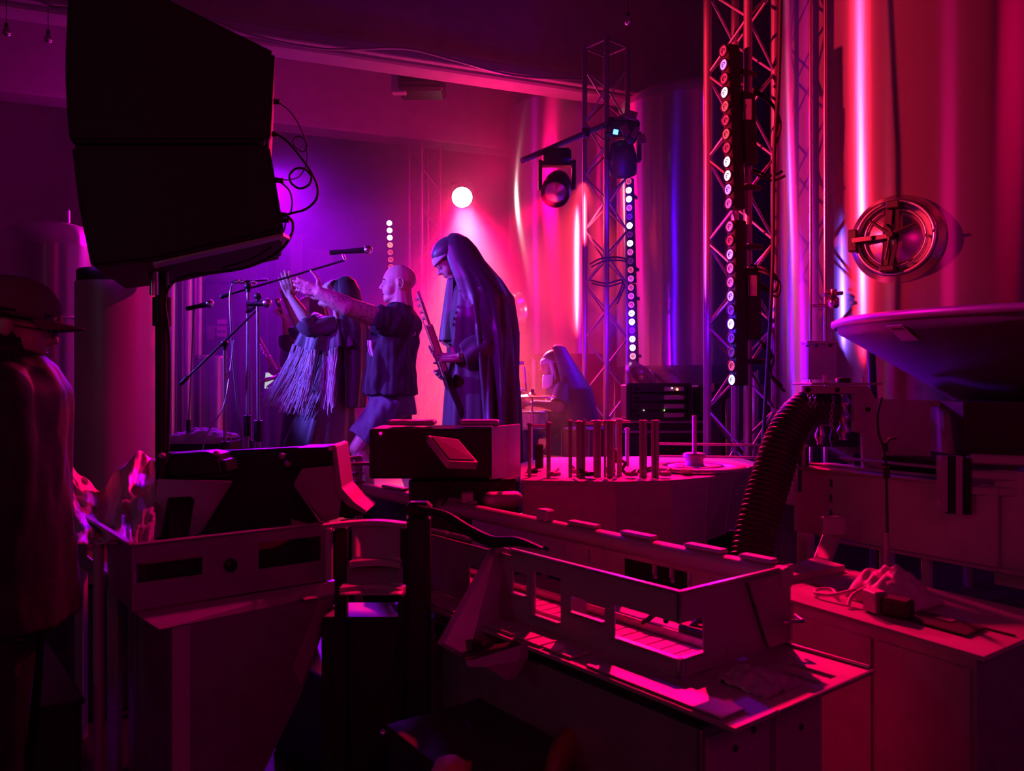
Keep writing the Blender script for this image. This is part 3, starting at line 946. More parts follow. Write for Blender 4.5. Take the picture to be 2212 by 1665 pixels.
def add_hand(mb, w, d, n, s, L=1.0, curl=(.25, .25, .3, .35), spread=.05, thumb=(.9, .35), bend=None):
    """wrist w, finger direction d, palm facing n, thumb side s"""
    w, d, n = Vector(w), Vector(d).normalized(), Vector(n).normalized()
    s = (Vector(s) - d * Vector(s).dot(d)).normalized()
    n = (n - d * n.dot(d) - s * n.dot(s)).normalized()
    palm = []
    for i in range(4):
        o = (.030 - .020 * i) * L
        k = w + s * o * 1.0 + d * (.088 - .004 * abs(i - 1)) * L
        mb.cap(w + s * o * .6 + d * .012 * L, k, .013 * L, .0115 * L, 10, 3)
        palm.append(k)
    mb.cap(w - d * .01, w + d * .03 * L, .022 * L, .020 * L, 10, 3)
    lens = (.072, .080, .074, .058)
    for i, k in enumerate(palm):
        dd = (d + s * (1.5 - i) * spread).normalized()
        p = k
        c = curl[i]
        r = (.0095, .0095, .009, .008)[i] * L
        for j, f in enumerate((.45, .31, .24)):
            ca = c * (j + 1) * (1.0 if j == 0 else .95)
            v = dd * math.cos(ca) + n * math.sin(ca)
            q = p + v * lens[i] * f * L
            mb.cap(p, q, r, r * .92, 9, 3)
            p, r = q, r * .92
    a = w + s * .030 * L + d * .020 * L
    t1_ = (s * thumb[0] + d * .75 + n * thumb[1]).normalized()
    b = a + t1_ * .042 * L
    t2_ = (s * thumb[0] * .5 + d + n * thumb[1]).normalized()
    c = b + t2_ * .034 * L
    e = c + (t2_ * .8 + d * .4).normalized() * .028 * L
    mb.cap(a, b, .015 * L, .012 * L, 10, 3)
    mb.cap(b, c, .0115 * L, .010 * L, 10, 3)
    mb.cap(c, e, .0100 * L, .0085 * L, 10, 3)
def ring(c, rx, ry, n=96, k=9, amp=0.0, ph=0.0, tilt=None, seed=0, sq=1.0, gate=None):
    """horizontal (or tilted) ring with cloth folds"""
    out = []
    T = tilt if tilt is not None else Matrix.Identity(3)
    for i in range(n):
        th = 2 * PI * i / n
        f = amp * (0.6 * math.cos(k * th + ph) + 0.35 * math.cos((2 * k - 3) * th + ph * 1.7 + seed) + 0.3 * math.cos((k // 2 + 1) * th - ph + 2 * seed))
        g = gate(th) if gate else 1.0
        r = 1 + f * g
        ct, st_ = math.cos(th), math.sin(th)
        if sq != 1.0:
            m_ = (abs(ct) ** sq + abs(st_) ** sq) ** (-1 / sq)
            ct, st_ = ct * m_, st_ * m_
        out.append(Vector(c) + T @ Vector((ct * rx * r, st_ * ry * r, 0)))
    return out
def interp(keys, n):
    """keys: list of (t, tuple) -> n rows, smooth"""
    out = []
    for i in range(n):
        t = keys[0][0] + (keys[-1][0] - keys[0][0]) * i / (n - 1)
        for a, b in zip(keys, keys[1:]):
            if t <= b[0] + 1e-9:
                u = (t - a[0]) / (b[0] - a[0])
                u2 = u * u * (3 - 2 * u) * .5 + u * .5
                out.append(tuple(p + (q - p) * u2 for p, q in zip(a[1], b[1])))
                break
    return out
def shoe(mb, p, d, L=.27):
    d = Vector(d).normalized()
    mb.cap(p + Vector((0, 0, .045)) - d * .06, p + Vector((0, 0, .04)) + d * (L - .13), .045, .038, 12, 4)
    mb.cap(p + Vector((0, 0, .03)) - d * .05, p + Vector((0, 0, .028)) + d * (L - .11), .028, .026, 12, 4)

# --- the bald man -------------------------------------------------------------------
YM = 5.6
man = None
def build_man():
    b = MB()
    Hc = W(860, 612, YM)
    Mx = head_matrix(Hc, 186, -3, 0, 1.10)
    add_head(b, Mx, mouth=1.4)
    for q in (-1, 1):
        b.ell(Mx @ Vector((-.016, q * .092, .110)), (.020, .008, .036), Mx.to_3x3() @ Matrix.Rotation(q * .30, 3, 'Z'), 16, 10)
    nk = W(873, 648, YM)
    b.cap(W(866, 622, YM), W(869, 668, YM), .070, .080)
    b.cap(W(852, 640, YM), W(862, 662, YM), .050, .06)
    ch = W(856, 710, YM); wa = W(842, 800, YM); hp = W(850, 862, YM)
    b.cap(ch + Vector((0, -.10, .02)), ch + Vector((0, .10, .02)), .125, .125)
    b.cap(ch, wa, .15, .145); b.cap(wa, hp, .145, .15)
    sL, sR = W(836, 694, YM - .19), W(836, 694, YM + .17)
    b.cap(W(868, 672, YM - .02), sL, .055, .066); b.cap(W(868, 672, YM + .02), sR, .055, .062)
    # left (near) arm reaches forward, tattooed, thumb up
    eL = W(752, 663, YM - .34); wL = W(692, 633, YM - .36)
    b.cap(sL, eL, .078, .064); b.cap(eL, eL.lerp(wL, .45), .066, .060); b.cap(eL.lerp(wL, .45), wL, .060, .040)
    dL = (W(630, 609, YM - .36) - wL)
    add_hand(b, wL, dL, Vector((0, 1, 0.1)), Vector((.1, 0, 1)), 1.16, curl=(.05, .05, .08, .1), spread=.02, thumb=(1.4, -.05))
    # right (far) arm reaches forward too, hidden behind the near one
    eR = W(765, 668, YM + .26); wR = W(700, 642, YM + .2)
    b.cap(sR, eR, .058, .046); b.cap(eR, wR, .046, .030)
    add_hand(b, wR, Vector((-1, 0, .25)), Vector((0, -1, 0)), Z_, .95, curl=(.15, .15, .2, .25), thumb=(.8, .2))
    # legs, knees a little bent, in shorts
    hl, hr = W(838, 880, YM - .10), W(846, 880, YM + .10)
    kl, kr = W(775, 968, YM - .13), W(862, 972, YM + .12)
    al, ar = W(800, 1080, YM - .13), W(895, 1085, YM + .12)
    al.z = ar.z = STZ + .09
    for h, k, a in ((hl, kl, al), (hr, kr, ar)):
        b.cap(h, k, .095, .062)
        b.cap(k, k.lerp(a, .35) + Vector((.015, 0, 0)), .056, .062)
        b.cap(k.lerp(a, .35) + Vector((.015, 0, 0)), a, .060, .036)
        b.cap(a, a + Vector((-.13, 0, -.055)), .036, .03)
    base = Vector((Hc.x, YM, STZ))
    def reg(p):
        q = p - eL
        ax_ = sL - wL; tt = max(-.35, min(1.0, (p - wL).dot(ax_) / ax_.length_squared))
        if p.y < YM - .12 and (p - (wL + ax_ * tt)).length < .105 and p.x < sL.x - .02:
            return 1
        if (p - (kl + Vector((-.02, -.05, -.10)))).length < .085 and p.y < kl.y - .02:
            return 1
        return 0
    o = fuse('person', b, [M['skin'], tattoo_mat()], None, .0065, 3, reg, at=base)
    props(o, 'bald man in dark tee shirt and shorts reaching tattooed arms forward', 'person', 'people on the stage')
    face_parts(o, Mx, brows=True)
    P = lambda x, y, z: Mx @ Vector((x, y, z))
    MB().ell(P(.086, 0, .047), (.010, .014, .008), Mx.to_3x3(), 12, 8).build('open_mouth', M['dark'], o)
    for q in (-1, 1):
        MB().tube([P(-.006 + .018 * math.cos(a_) - .012, q * (.101 - .004 * math.cos(a_)), .110 + .033 * math.sin(a_)) for a_ in [.5 + 4.4 * k / 14 for k in range(15)]], .0042, 8).build('ear_rim', M['skin'], o)
        MB().ell(P(-.010, q * .099, .104), (.007, .003, .012), Mx.to_3x3(), 10, 8).build('ear_hollow', M['lip'], o)
    # shirt
    s = MB()
    rows = interp([(0, (858, 668, .075, .085)), (.12, (856, 682, .12, .17)), (.3, (852, 712, .162, .215)), (.6, (846, 775, .172, .205)), (.85, (842, 825, .182, .212)), (1, (843, 852, .188, .218))], 30)
    s.loft([ring(W(px, py, YM), rx, ry, 64, 7, .012 + .02 * (i / 29), i * .05) for i, (px, py, rx, ry) in enumerate(rows)])
    s.cap(sL + Vector((.04, .03, -.01)), sL.lerp(eL, .14), .100, .096, 20)
    s.cap(sR + Vector((.03, -.02, -.01)), sR.lerp(eR, .40), .092, .076, 20)
    s.cap(ch + Vector((.02, -.1, .03)), ch + Vector((.02, .1, .03)), .14, .14, 20)
    fuse('tee_shirt', s, [M['shirt']], o, .007, 3, disp=.020, dscale=.075)
    # printed marks on the chest and sleeve hem
    pr = MB()
    for k, (px, py) in enumerate(((812, 700), (811, 712), (809, 723))):
        c = W(px, py, YM - .14)
        pr.beam(c + Vector((-.010, 0, .012)), c + Vector((.010, -.008, .012)), .005, .004)
        pr.beam(c + Vector((.010, -.008, .012)), c + Vector((-.010, 0, -.012)), .005, .004)
        pr.beam(c + Vector((-.010, 0, -.012)), c + Vector((.010, -.008, -.012)), .005, .004)
    pr.build('shirt_print', M['fringe'], o)
    # shorts
    s = MB()
    s.loft([ring(W(px, py, YM), rx, ry, 48, 6, .01, i) for i, (px, py, rx, ry) in enumerate([(846, 850, .155, .18), (848, 870, .160, .19), (850, 895, .16, .195)])])
    for h, k in ((hl, kl), (hr, kr)):
        e = h.lerp(k, .80)
        d = (e - h).normalized()
        x = d.orthogonal().normalized(); y = d.cross(x)
        s.loft([[c + (x * math.cos(t) + y * math.sin(t)) * r * (1 + .03 * math.cos(5 * t + r * 40)) for t in [2 * PI * q / 40 for q in range(40)]] for c, r in ((h - d * .05, .125), (h.lerp(e, .4), .125), (h.lerp(e, .75), .118), (e, .122))])
    fuse('shorts', s, [M['shorts']], o, .008, 2, disp=.012, dscale=.08)
    s = MB(); shoe(s, Vector((al.x, al.y, STZ)), (-1, -.1, 0)); sh = fuse('shoe', s, [M['black']], o, .008, 2)
    s = MB(); shoe(s, Vector((ar.x, ar.y, STZ)), (-1, .1, 0)); fuse('shoe', s, [M['black']], o, .008, 2)
    # towel tail at the waist
    tw = MB().sheet([[W(px + j * 2.2, py, YM - .17 + .01 * math.sin(j * 1.3)) for j in range(8)] for px, py in ((793, 735), (794, 750), (798, 765), (801, 772))], .004)
    tw.build('hanging_towel', M['coif'], o)
    return o
build_man()

# --- tall guitarist in a habit ---------------------------------------------------------
YB = 5.15
def build_bassist():
    b = MB()
    Hc = W(972, 560, YB)
    Mx = head_matrix(Hc, 187, 36, 0, 1.05)
    add_head(b, Mx, ears=False)
    b.cap(W(985, 580, YB), W(1025, 620, YB), .058, .07)
    ch = W(1032, 665, YB); hp = W(1025, 860, YB)
    b.cap(ch, hp, .15, .15)
    sL, sR = W(1040, 640, YB - .16), W(1032, 640, YB + .17)
    b.cap(ch + Vector((0, 0, .08)), sL, .07, .06); b.cap(ch + Vector((0, 0, .08)), sR, .07, .06)
    eL = W(1052, 745, YB - .20); wL = W(992, 773, YB - .22)
    b.cap(sL, eL, .056, .044); b.cap(eL, wL, .044, .030)
    add_hand(b, wL, W(935, 772, YB - .20) - wL, Vector((0, .25, 1)), Vector((-.1, .9, .5)), 1.3, curl=(.42, .45, .5, .5), spread=.09, thumb=(1.1, .5))
    eR = W(1020, 760, YB + .26); wR = W(968, 800, YB + .16)
    b.cap(sR, eR, .054, .042); b.cap(eR, wR, .042, .028)
    add_hand(b, wR, Vector((-.6, -.75, -.35)), Vector((.5, -.3, -.5)), Vector((-.3, .2, .8)), 1.05, curl=(.4, .45, .5, .5), thumb=(.8, .4))
    for dy in (-.1, .1):
        k = W(1020, 960, YB + dy); a = Vector((k.x + .03, YB + dy, STZ + .07))
        b.cap(W(1025, 870, YB + dy), k, .09, .06); b.cap(k, a, .055, .036)
    base = Vector((W(1030, 0, YB).x, YB, STZ))
    o = fuse('person', b, [M['skin']], None, .0065, 3, at=base)
    props(o, 'tall guitarist in a purple lit nun habit looking down at the strings', 'person', 'people on the stage')
    face_parts(o, Mx)
    P = lambda x, y, z: Mx @ Vector((x, y, z))
    # head band of white linen
    hb = MB()
    rows = []
    for t in range(7):
        z = .136 + t * .0095
        rr_ = 1.0 - .22 * (t / 6) ** 2
        rows.append([P(-.012 + .118 * rr_ * math.cos(a_), .088 * rr_ * math.sin(a_), z + .016 * (1 - math.cos(a_)) * .5) for a_ in [-1.75 + 3.5 * k / 40 for k in range(41)]])
    hb.sheet(rows, .005)
    hb.build('forehead_band', M['coif'], o)
    # habit: long body robe
    rb = MB()
    rows = interp([(0, (1012, 612, .10, .12)), (.06, (1026, 632, .15, .21)), (.2, (1034, 690, .20, .26)), (.45, (1030, 790, .19, .24)), (.7, (1032, 880, .215, .26)), (1, (1035, 1105, .26, .30))], 60)
    rb.loft([ring(W(px, py, YB), rx, ry, 120, 9, .02 + .05 * i / 59, .6 + .006 * i) for i, (px, py, rx, ry) in enumerate(rows)])
    rb.build('habit', M['robe'], o)
    # sleeves, hanging wide
    for s_, e_, w_, sg in ((sL, eL, wL, -1), (sR, eR, wR, 1)):
        sl = MB()
        pts = cat_curve([s_ + Vector((-.01, -sg * .03, .03)), s_.lerp(e_, .5), e_ + Vector((.01, 0, -.0)), e_.lerp(w_, .45), e_.lerp(w_, .84)], 8)
        rings_ = []
        for i, p in enumerate(pts):
            u = i / (len(pts) - 1)
            t_ = (pts[min(i + 1, len(pts) - 1)] - pts[max(i - 1, 0)]).normalized()
            x = t_.cross(Y_).normalized(); y = t_.cross(x)
            r = .085 + .02 * math.sin(u * PI) - .008 * u
            rings_.append([p + (x * math.cos(a_) + y * math.sin(a_)) * r * (1 + .07 * math.cos(5 * a_ + u * 7)) - Z_ * (.03 * u * max(0, -(x * math.cos(a_) + y * math.sin(a_)).z)) for a_ in [2 * PI * k / 56 for k in range(56)]])
        sl.loft(rings_)
        sl.build('sleeve', M['robe'], o)
    # veil: over the head and down the back to the hem, with deep hanging folds
    NV, NR = 110, 84
    path = [(0, (985, 508, -.0)), (.10, (1030, 545, 0)), (.2, (1062, 595, 0)), (.32, (1080, 650, 0)), (.55, (1088, 740, 0)), (1.0, (1092, 960, 0))]
    rows = []
    prof = interp([(0, (982, 506, .030, .03, 0)), (.05, (985, 516, .078, .075, 0)), (.11, (990, 535, .115, .105, .0)), (.18, (1002, 565, .135, .125, .0)), (.26, (1024, 605, .17, .17, .02)), (.34, (1040, 645, .195, .235, .04)), (.5, (1050, 720, .180, .285, .12)), (.75, (1058, 840, .160, .295, .17)), (1, (1062, 1000, .160, .31, .19))], NR)
    for i, (px, py, rx, ry, amp) in enumerate(prof):
        u = i / (NR - 1)
        c = W(px, py, YB)
        op = 2.35 if u < .2 else 2.35 - (u - .2) * .9      # half angle covered, measured from the back (+x)
        row = []
        for k in range(NV):
            a_ = -op + 2 * op * k / (NV - 1)
            f = amp * (.9 * math.cos(11 * a_ + .8 * math.sin(u * 5)) + .5 * math.cos(19 * a_ + 1.5 + u * 2) + .45 * math.sin(5 * a_ + u * 2.2))
            lean = .05 * (1 - u) * 0
            row.append(c + Vector(((rx * (1 + f)) * math.cos(a_), (ry * (1 + f * .7)) * math.sin(a_), 0)))
        rows.append(row)
    v = MB().sheet(rows, .004)
    v.build('veil', M['robe'], o)
    # front fall of the veil from chin to waist
    fr = MB()
    g = []
    for i in range(30):
        u = i / 29
        py = 604 + 134 * u
        c = W(988 - 8 * u, py, YB)
        g.append([c + Vector((-(.055 + .03 * u) * math.cos(a_) - .012 * math.cos(9 * a_ + u * 3), (.10 + .05 * u) * math.sin(a_), 0)) for a_ in [-1.5 + 3.0 * k / 40 for k in range(41)]])
    fr.sheet(g, .004)
    fr.build('veil_front', M['veil'], o)
    # crown cap of dark cloth between band and veil
    MB().ell(P(-.02, 0, .165), (.112, .092, .086), Mx.to_3x3(), 24, 14).build('crown', M['robe'], o)
    # wrist watch
    wt = MB()
    d = (eL - wL).normalized()
    c = wL + d * .012
    x = d.orthogonal().normalized(); y = d.cross(x)
    wt.tube([c + (x * math.cos(a_) + y * math.sin(a_)) * .034 for a_ in [2 * PI * k / 24 for k in range(24)]], .006, 8, closed=True)
    wt.box(c + Vector((0, -.036, .01)), (.036, .012, .036), bev=.005)
    wt.build('wrist_watch', M['polish'], o)
    for dy in (-.1, .1):
        s = MB(); shoe(s, Vector((W(1030, 0, YB).x - .03, YB + dy, STZ)), (-1, 0, 0)); fuse('shoe', s, [M['black']], o, .008, 2)
    return o
build_bassist()
def build_bass(head, nut, heel, body_c, label, tail=None, bodymat='black', scale=1.0):
    """electric bass: headstock with tuners, neck, frets, strings and slab body with horns"""
    head, nut, heel, body_c = map(Vector, (head, nut, heel, body_c))
    t = thing('electric_guitar', body_c, label, 'guitar', 'guitars on the stage')
    ax = (heel - nut).normalized()
    nrm = Vector((-1, -.25, 0)); nrm = (nrm - ax * nrm.dot(ax)).normalized()
    sd = ax.cross(nrm).normalized()
    R = Matrix((ax, sd, nrm)).transposed()
    L = (heel - nut).length
    MB().box(nut + ax * L / 2 - nrm * .006, (L, .050 * scale, .042), R, bev=.012).build('neck', M['wood'], t)
    MB().box(nut + ax * L / 2 + nrm * .014, (L, .048 * scale, .006), R, bev=.002).build('fingerboard', M['wood'], t)
    fr = MB()
    for k in range(14):
        fr.box(nut + ax * L * (1 - .94 ** k) * 1.6 + nrm * .018, (.002, .046 * scale, .002), R)
    fr.build('fret', M['polish'], t).__setitem__('kind', 'stuff')
    pg = [(-.21, -.02), (-.19, .035), (-.02, .036), (.0, .023), (.0, -.023), (-.05, -.03), (-.15, -.042)]
    MB().prism([nut + ax * a_ + sd * b_ * scale for a_, b_ in pg], nrm * -.016).build('headstock', M['wood'], t)
    for k in range(4):
        for q in (1, -1) if scale < 1 else (1,):
            c = nut - ax * (.035 + .042 * k) + sd * q * .036 * scale
            tn = MB().lathe([(.008, -.02), (.008, .015), (.011, .016), (.011, .02)], c - sd * q * .012, nrm, n=12)
            tn.box(c + sd * q * .022, (.022, .03, .008), R, bev=.003)
            tn.build('tuner', M['polish'], t)
    st_ = MB()
    for k in range(4):
        off = sd * (-.014 + .0093 * k) * scale + nrm * .021
        st_.tube([nut - ax * .03 + off, heel + ax * .38 + off], .0009, 5)
    st_.build('string', M['polish'], t).__setitem__('kind', 'stuff')
    o2 = [(-.13, .15), (-.07, .165), (0, .12), (.06, .13), (.2, .18), (.33, .165), (.40, .08), (.41, -.04), (.36, -.14), (.24, -.175), (.12, -.14), (.05, -.12), (-.02, -.14), (-.06, -.13), (-.03, -.07), (.02, -.03), (.02, .04), (-.02, .09), (-.09, .12)]
    o2 = cat_curve([Vector((a_, b_, 0)) for a_, b_ in o2 + o2[:1]], 4)[:-1]
    MB().prism([heel + ax * p.x + sd * p.y - nrm * .02 for p in o2], nrm * .036).build('body', M[bodymat], t)
    MB().box(heel + ax * .33 + nrm * .022, (.04, .07, .012), R, bev=.003).build('bridge', M['polish'], t)
    for f in (.12, .22):
        MB().box(heel + ax * f + nrm * .02, (.03, .08, .01), R, bev=.004).build('pickup', M['black'], t)
    return t
nutB = W(924, 700, 4.93); heelB = W(963, 812, 5.02)
build_bass(None or nutB, nutB, heelB, heelB + Vector((0, 0, -.2)), 'bass guitar held upright by the tall nun guitarist')

# --- nun singer with raised hands and fringed shawl -----------------------------------
YS = 6.1
def build_singer():
    b = MB()
    Hc = W(722, 636, YS)
    Mx = head_matrix(Hc, 178, -24, 0, 1.0)
    add_head(b, Mx, ears=False, mouth=.6)
    b.cap(W(733, 655, YS), W(738, 695, YS), .052, .06)
    ch = W(728, 735, YS); hp = W(712, 860, YS)
    b.cap(ch, hp, .135, .14)
    sL, sR = W(722, 705, YS - .15), W(728, 705, YS + .15)
    b.cap(ch + Z_ * .1, sL, .06, .052); b.cap(ch + Z_ * .1, sR, .06, .052)
    eL = W(672, 706, YS - .22); wL = W(629, 642, YS - .2)
    b.cap(sL, eL, .05, .048); b.cap(eL, eL.lerp(wL, .4), .048, .046); b.cap(eL.lerp(wL, .4), wL, .046, .030)
    add_hand(b, wL, Vector((-.30, -.1, 1)), Vector((-.6, .7, 0)), Vector((.75, .2, .1)), 1.2, curl=(.1, .12, .14, .2), spread=.045, thumb=(.9, .2))
    eR = W(652, 716, YS + .18); wR = W(622, 655, YS + .15)
    b.cap(sR, eR, .048, .04); b.cap(eR, wR, .04, .026)
    add_hand(b, wR, Vector((-.25, -.1, 1)), Vector((-.2, -1, 0)), Vector((.8, -.4, 0)), 1.0, curl=(.12, .12, .15, .2), spread=.1, thumb=(.9, .2))
    for dy in (-.1, .1):
        k = W(705, 970, YS + dy); a = Vector((k.x, YS + dy, STZ + .07))
        b.cap(W(712, 870, YS + dy), k, .085, .058); b.cap(k, a, .052, .034)
    base = Vector((W(710, 0, YS).x, YS, STZ))
    o = fuse('person', b, [M['skin']], None, .0065, 3, at=base)
    props(o, 'nun singer with a long blue lit fringe raising both open hands', 'person', 'people on the stage')
    face_parts(o, Mx, brows=False, eyes=True)
    P = lambda x, y, z: Mx @ Vector((x, y, z))
    gl = MB()
    for q in (-1, 1):
        gl.box(P(.100, q * .030, .110), (.006, .046, .034), Mx.to_3x3(), bev=.003)
        gl.beam(P(.098, q * .052, .116), P(.02, q * .082, .118), .006, .006)
    gl.box(P(.102, 0, .116), (.005, .02, .006), Mx.to_3x3())
    gl.build('sunglasses', M['black'], o)
    hb = MB()
    rows = []
    for t in range(7):
        z = .134 + t * .0095
        q = 1.0 - .22 * (t / 6) ** 2
        rows.append([P(-.012 + .116 * q * math.cos(a_), .087 * q * math.sin(a_), z + .016 * (1 - math.cos(a_)) * .5) for a_ in [-1.75 + 3.5 * k / 36 for k in range(37)]])
    hb.sheet(rows, .005); hb.build('forehead_band', M['coif'], o)
    # veil
    NV, NR = 90, 60
    prof = interp([(0, (746, 598, .03, .03, 0)), (.08, (745, 606, .075, .075, 0)), (.18, (748, 625, .098, .10, .01)), (.34, (750, 660, .11, .13, .03)), (.55, (758, 715, .13, .20, .06)), (.8, (762, 800, .11, .20, .08)), (1, (758, 880, .10, .20, .1))], NR)
    rows = []
    for i, (px, py, rx, ry, amp) in enumerate(prof):
        u = i / (NR - 1); c = W(px, py, YS)
        op = 2.1 - .5 * u
        rows.append([c + Vector((rx * (1 + amp * (math.cos(9 * a_ + u) + .5 * math.cos(15 * a_))) * math.cos(a_), ry * (1 + amp * math.cos(7 * a_)) * math.sin(a_), 0)) for a_ in [-op + 2 * op * k / (NV - 1) for k in range(NV)]])
    MB().sheet(rows, .004).build('veil', M['robe_dark'], o)
    MB().ell(P(-.03, 0, .165), (.105, .090, .084), Mx.to_3x3(), 24, 14).build('crown', M['robe_dark'], o)
    # robe
    rb = MB()
    rows = interp([(0, (738, 690, .07, .08)), (.08, (734, 706, .13, .18)), (.25, (728, 760, .16, .20)), (.45, (712, 850, .19, .22)), (.75, (694, 950, .26, .28)), (1, (688, 1085, .32, .33))], 56)
    rb.loft([ring(W(px, py, YS), rx, ry, 120, 8, .015 + .06 * i / 55, .4 + .01 * i, seed=1) for i, (px, py, rx, ry) in enumerate(rows)])
    rb.build('habit', M['robe'], o)
    # cape that drapes over both forearms; hem sags between the elbows
    cp = MB()
    grid = []
    NA = 100
    for i in range(36):
        u = i / 35
        row = []
        for k in range(NA):
            a_ = 2 * PI * k / NA
            fx = math.cos(a_)          # +1 back, -1 front
            fy = math.sin(a_)
            top = W(728, 692, YS) + Vector((fx * .085, fy * .13, 0))
            rx = .31 if fx < 0 else .17
            hem = W(736, 756, YS) + Vector((fx * rx, fy * .27, -.02 * math.cos(3 * a_)))
            if fx < 0:
                hem.z += .03 * (-fx) ** 2
            p = top.lerp(hem, u)
            p.z += (.10 * (-fx if fx < 0 else 0) + .045) * math.sin(u * PI) * (1 - .2 * u)
            f = (.028 * math.cos(10 * a_ + 1.5 * u) + .016 * math.cos(17 * a_ + 2)) * u ** 1.2
            p += Vector((fx, fy, .3)) * f
            row.append(p)
        grid.append(row)
    cp.loft(grid, cap=False)
    g2 = [[p - Vector((0, 0, .004)) for p in r] for r in grid]
    cp.loft([r[::-1] for r in g2], cap=False)
    cp.build('cape', M['robe'], o, fix=False)
    # fringe: many long cords hanging from the hem
    fg = MB()
    rnd = random.Random(5)
    hemrow = grid[-1]
    for k in range(330):
        a_ = PI * (0.46 + 1.10 * rnd.random())
        if rnd.random() < .16 and 1.35 * PI > a_ > 1.25 * PI:
            continue
        j = int(a_ / (2 * PI) * NA) % NA
        p = hemrow[j].lerp(hemrow[(j + 1) % NA], rnd.random()) - Z_ * .004
        fx = -math.cos(a_)
        L = .42 + rnd.uniform(-.05, .05)
        lean = -(0.24 * max(0, fx) ** 1.5 + .02) + rnd.gauss(0, .012)
        py_ = rnd.gauss(0, .015)
        wob = rnd.uniform(.004, .012)
        ph = rnd.uniform(0, 6)
        pts = [p + Vector((lean * (t / 5) ** 1.2 + wob * math.sin(ph + t * 1.3), py_ * t / 5, -L * t / 5)) for t in range(6)]
        fg.tube(pts, [.0022, .0022, .0022, .0022, .0024, .003], 5)
    fg.build('fringe', M['fringe'], o, fix=False, kind='stuff')
    # wide sleeves falling back at the elbows
    for s_, e_, w_ in ((sL, eL, wL), (sR, eR, wR)):
        sl = MB()
        pts = cat_curve([s_, s_.lerp(e_, .6), e_ + Vector((-.0, 0, -.005)), e_.lerp(w_, .22)], 8)
        rings_ = []
        for i, p in enumerate(pts):
            u = i / (len(pts) - 1)
            t_ = (pts[min(i + 1, len(pts) - 1)] - pts[max(i - 1, 0)]).normalized()
            x = t_.cross(Y_).normalized(); y = t_.cross(x)
            r = .075 + .006 * math.sin(u * 9)
            rings_.append([p + (x * math.cos(a_) + y * math.sin(a_)) * r * (1 + .08 * math.cos(5 * a_ + u * 6)) for a_ in [2 * PI * k / 48 for k in range(48)]])
        sl.loft(rings_); sl.build('sleeve', M['robe'], o)
    for dy in (-.1, .1):
        s = MB(); shoe(s, Vector((W(700, 0, YS).x, YS + dy, STZ)), (-1, 0, 0)); fuse('shoe', s, [M['black']], o, .008, 2)
    return o
build_singer()

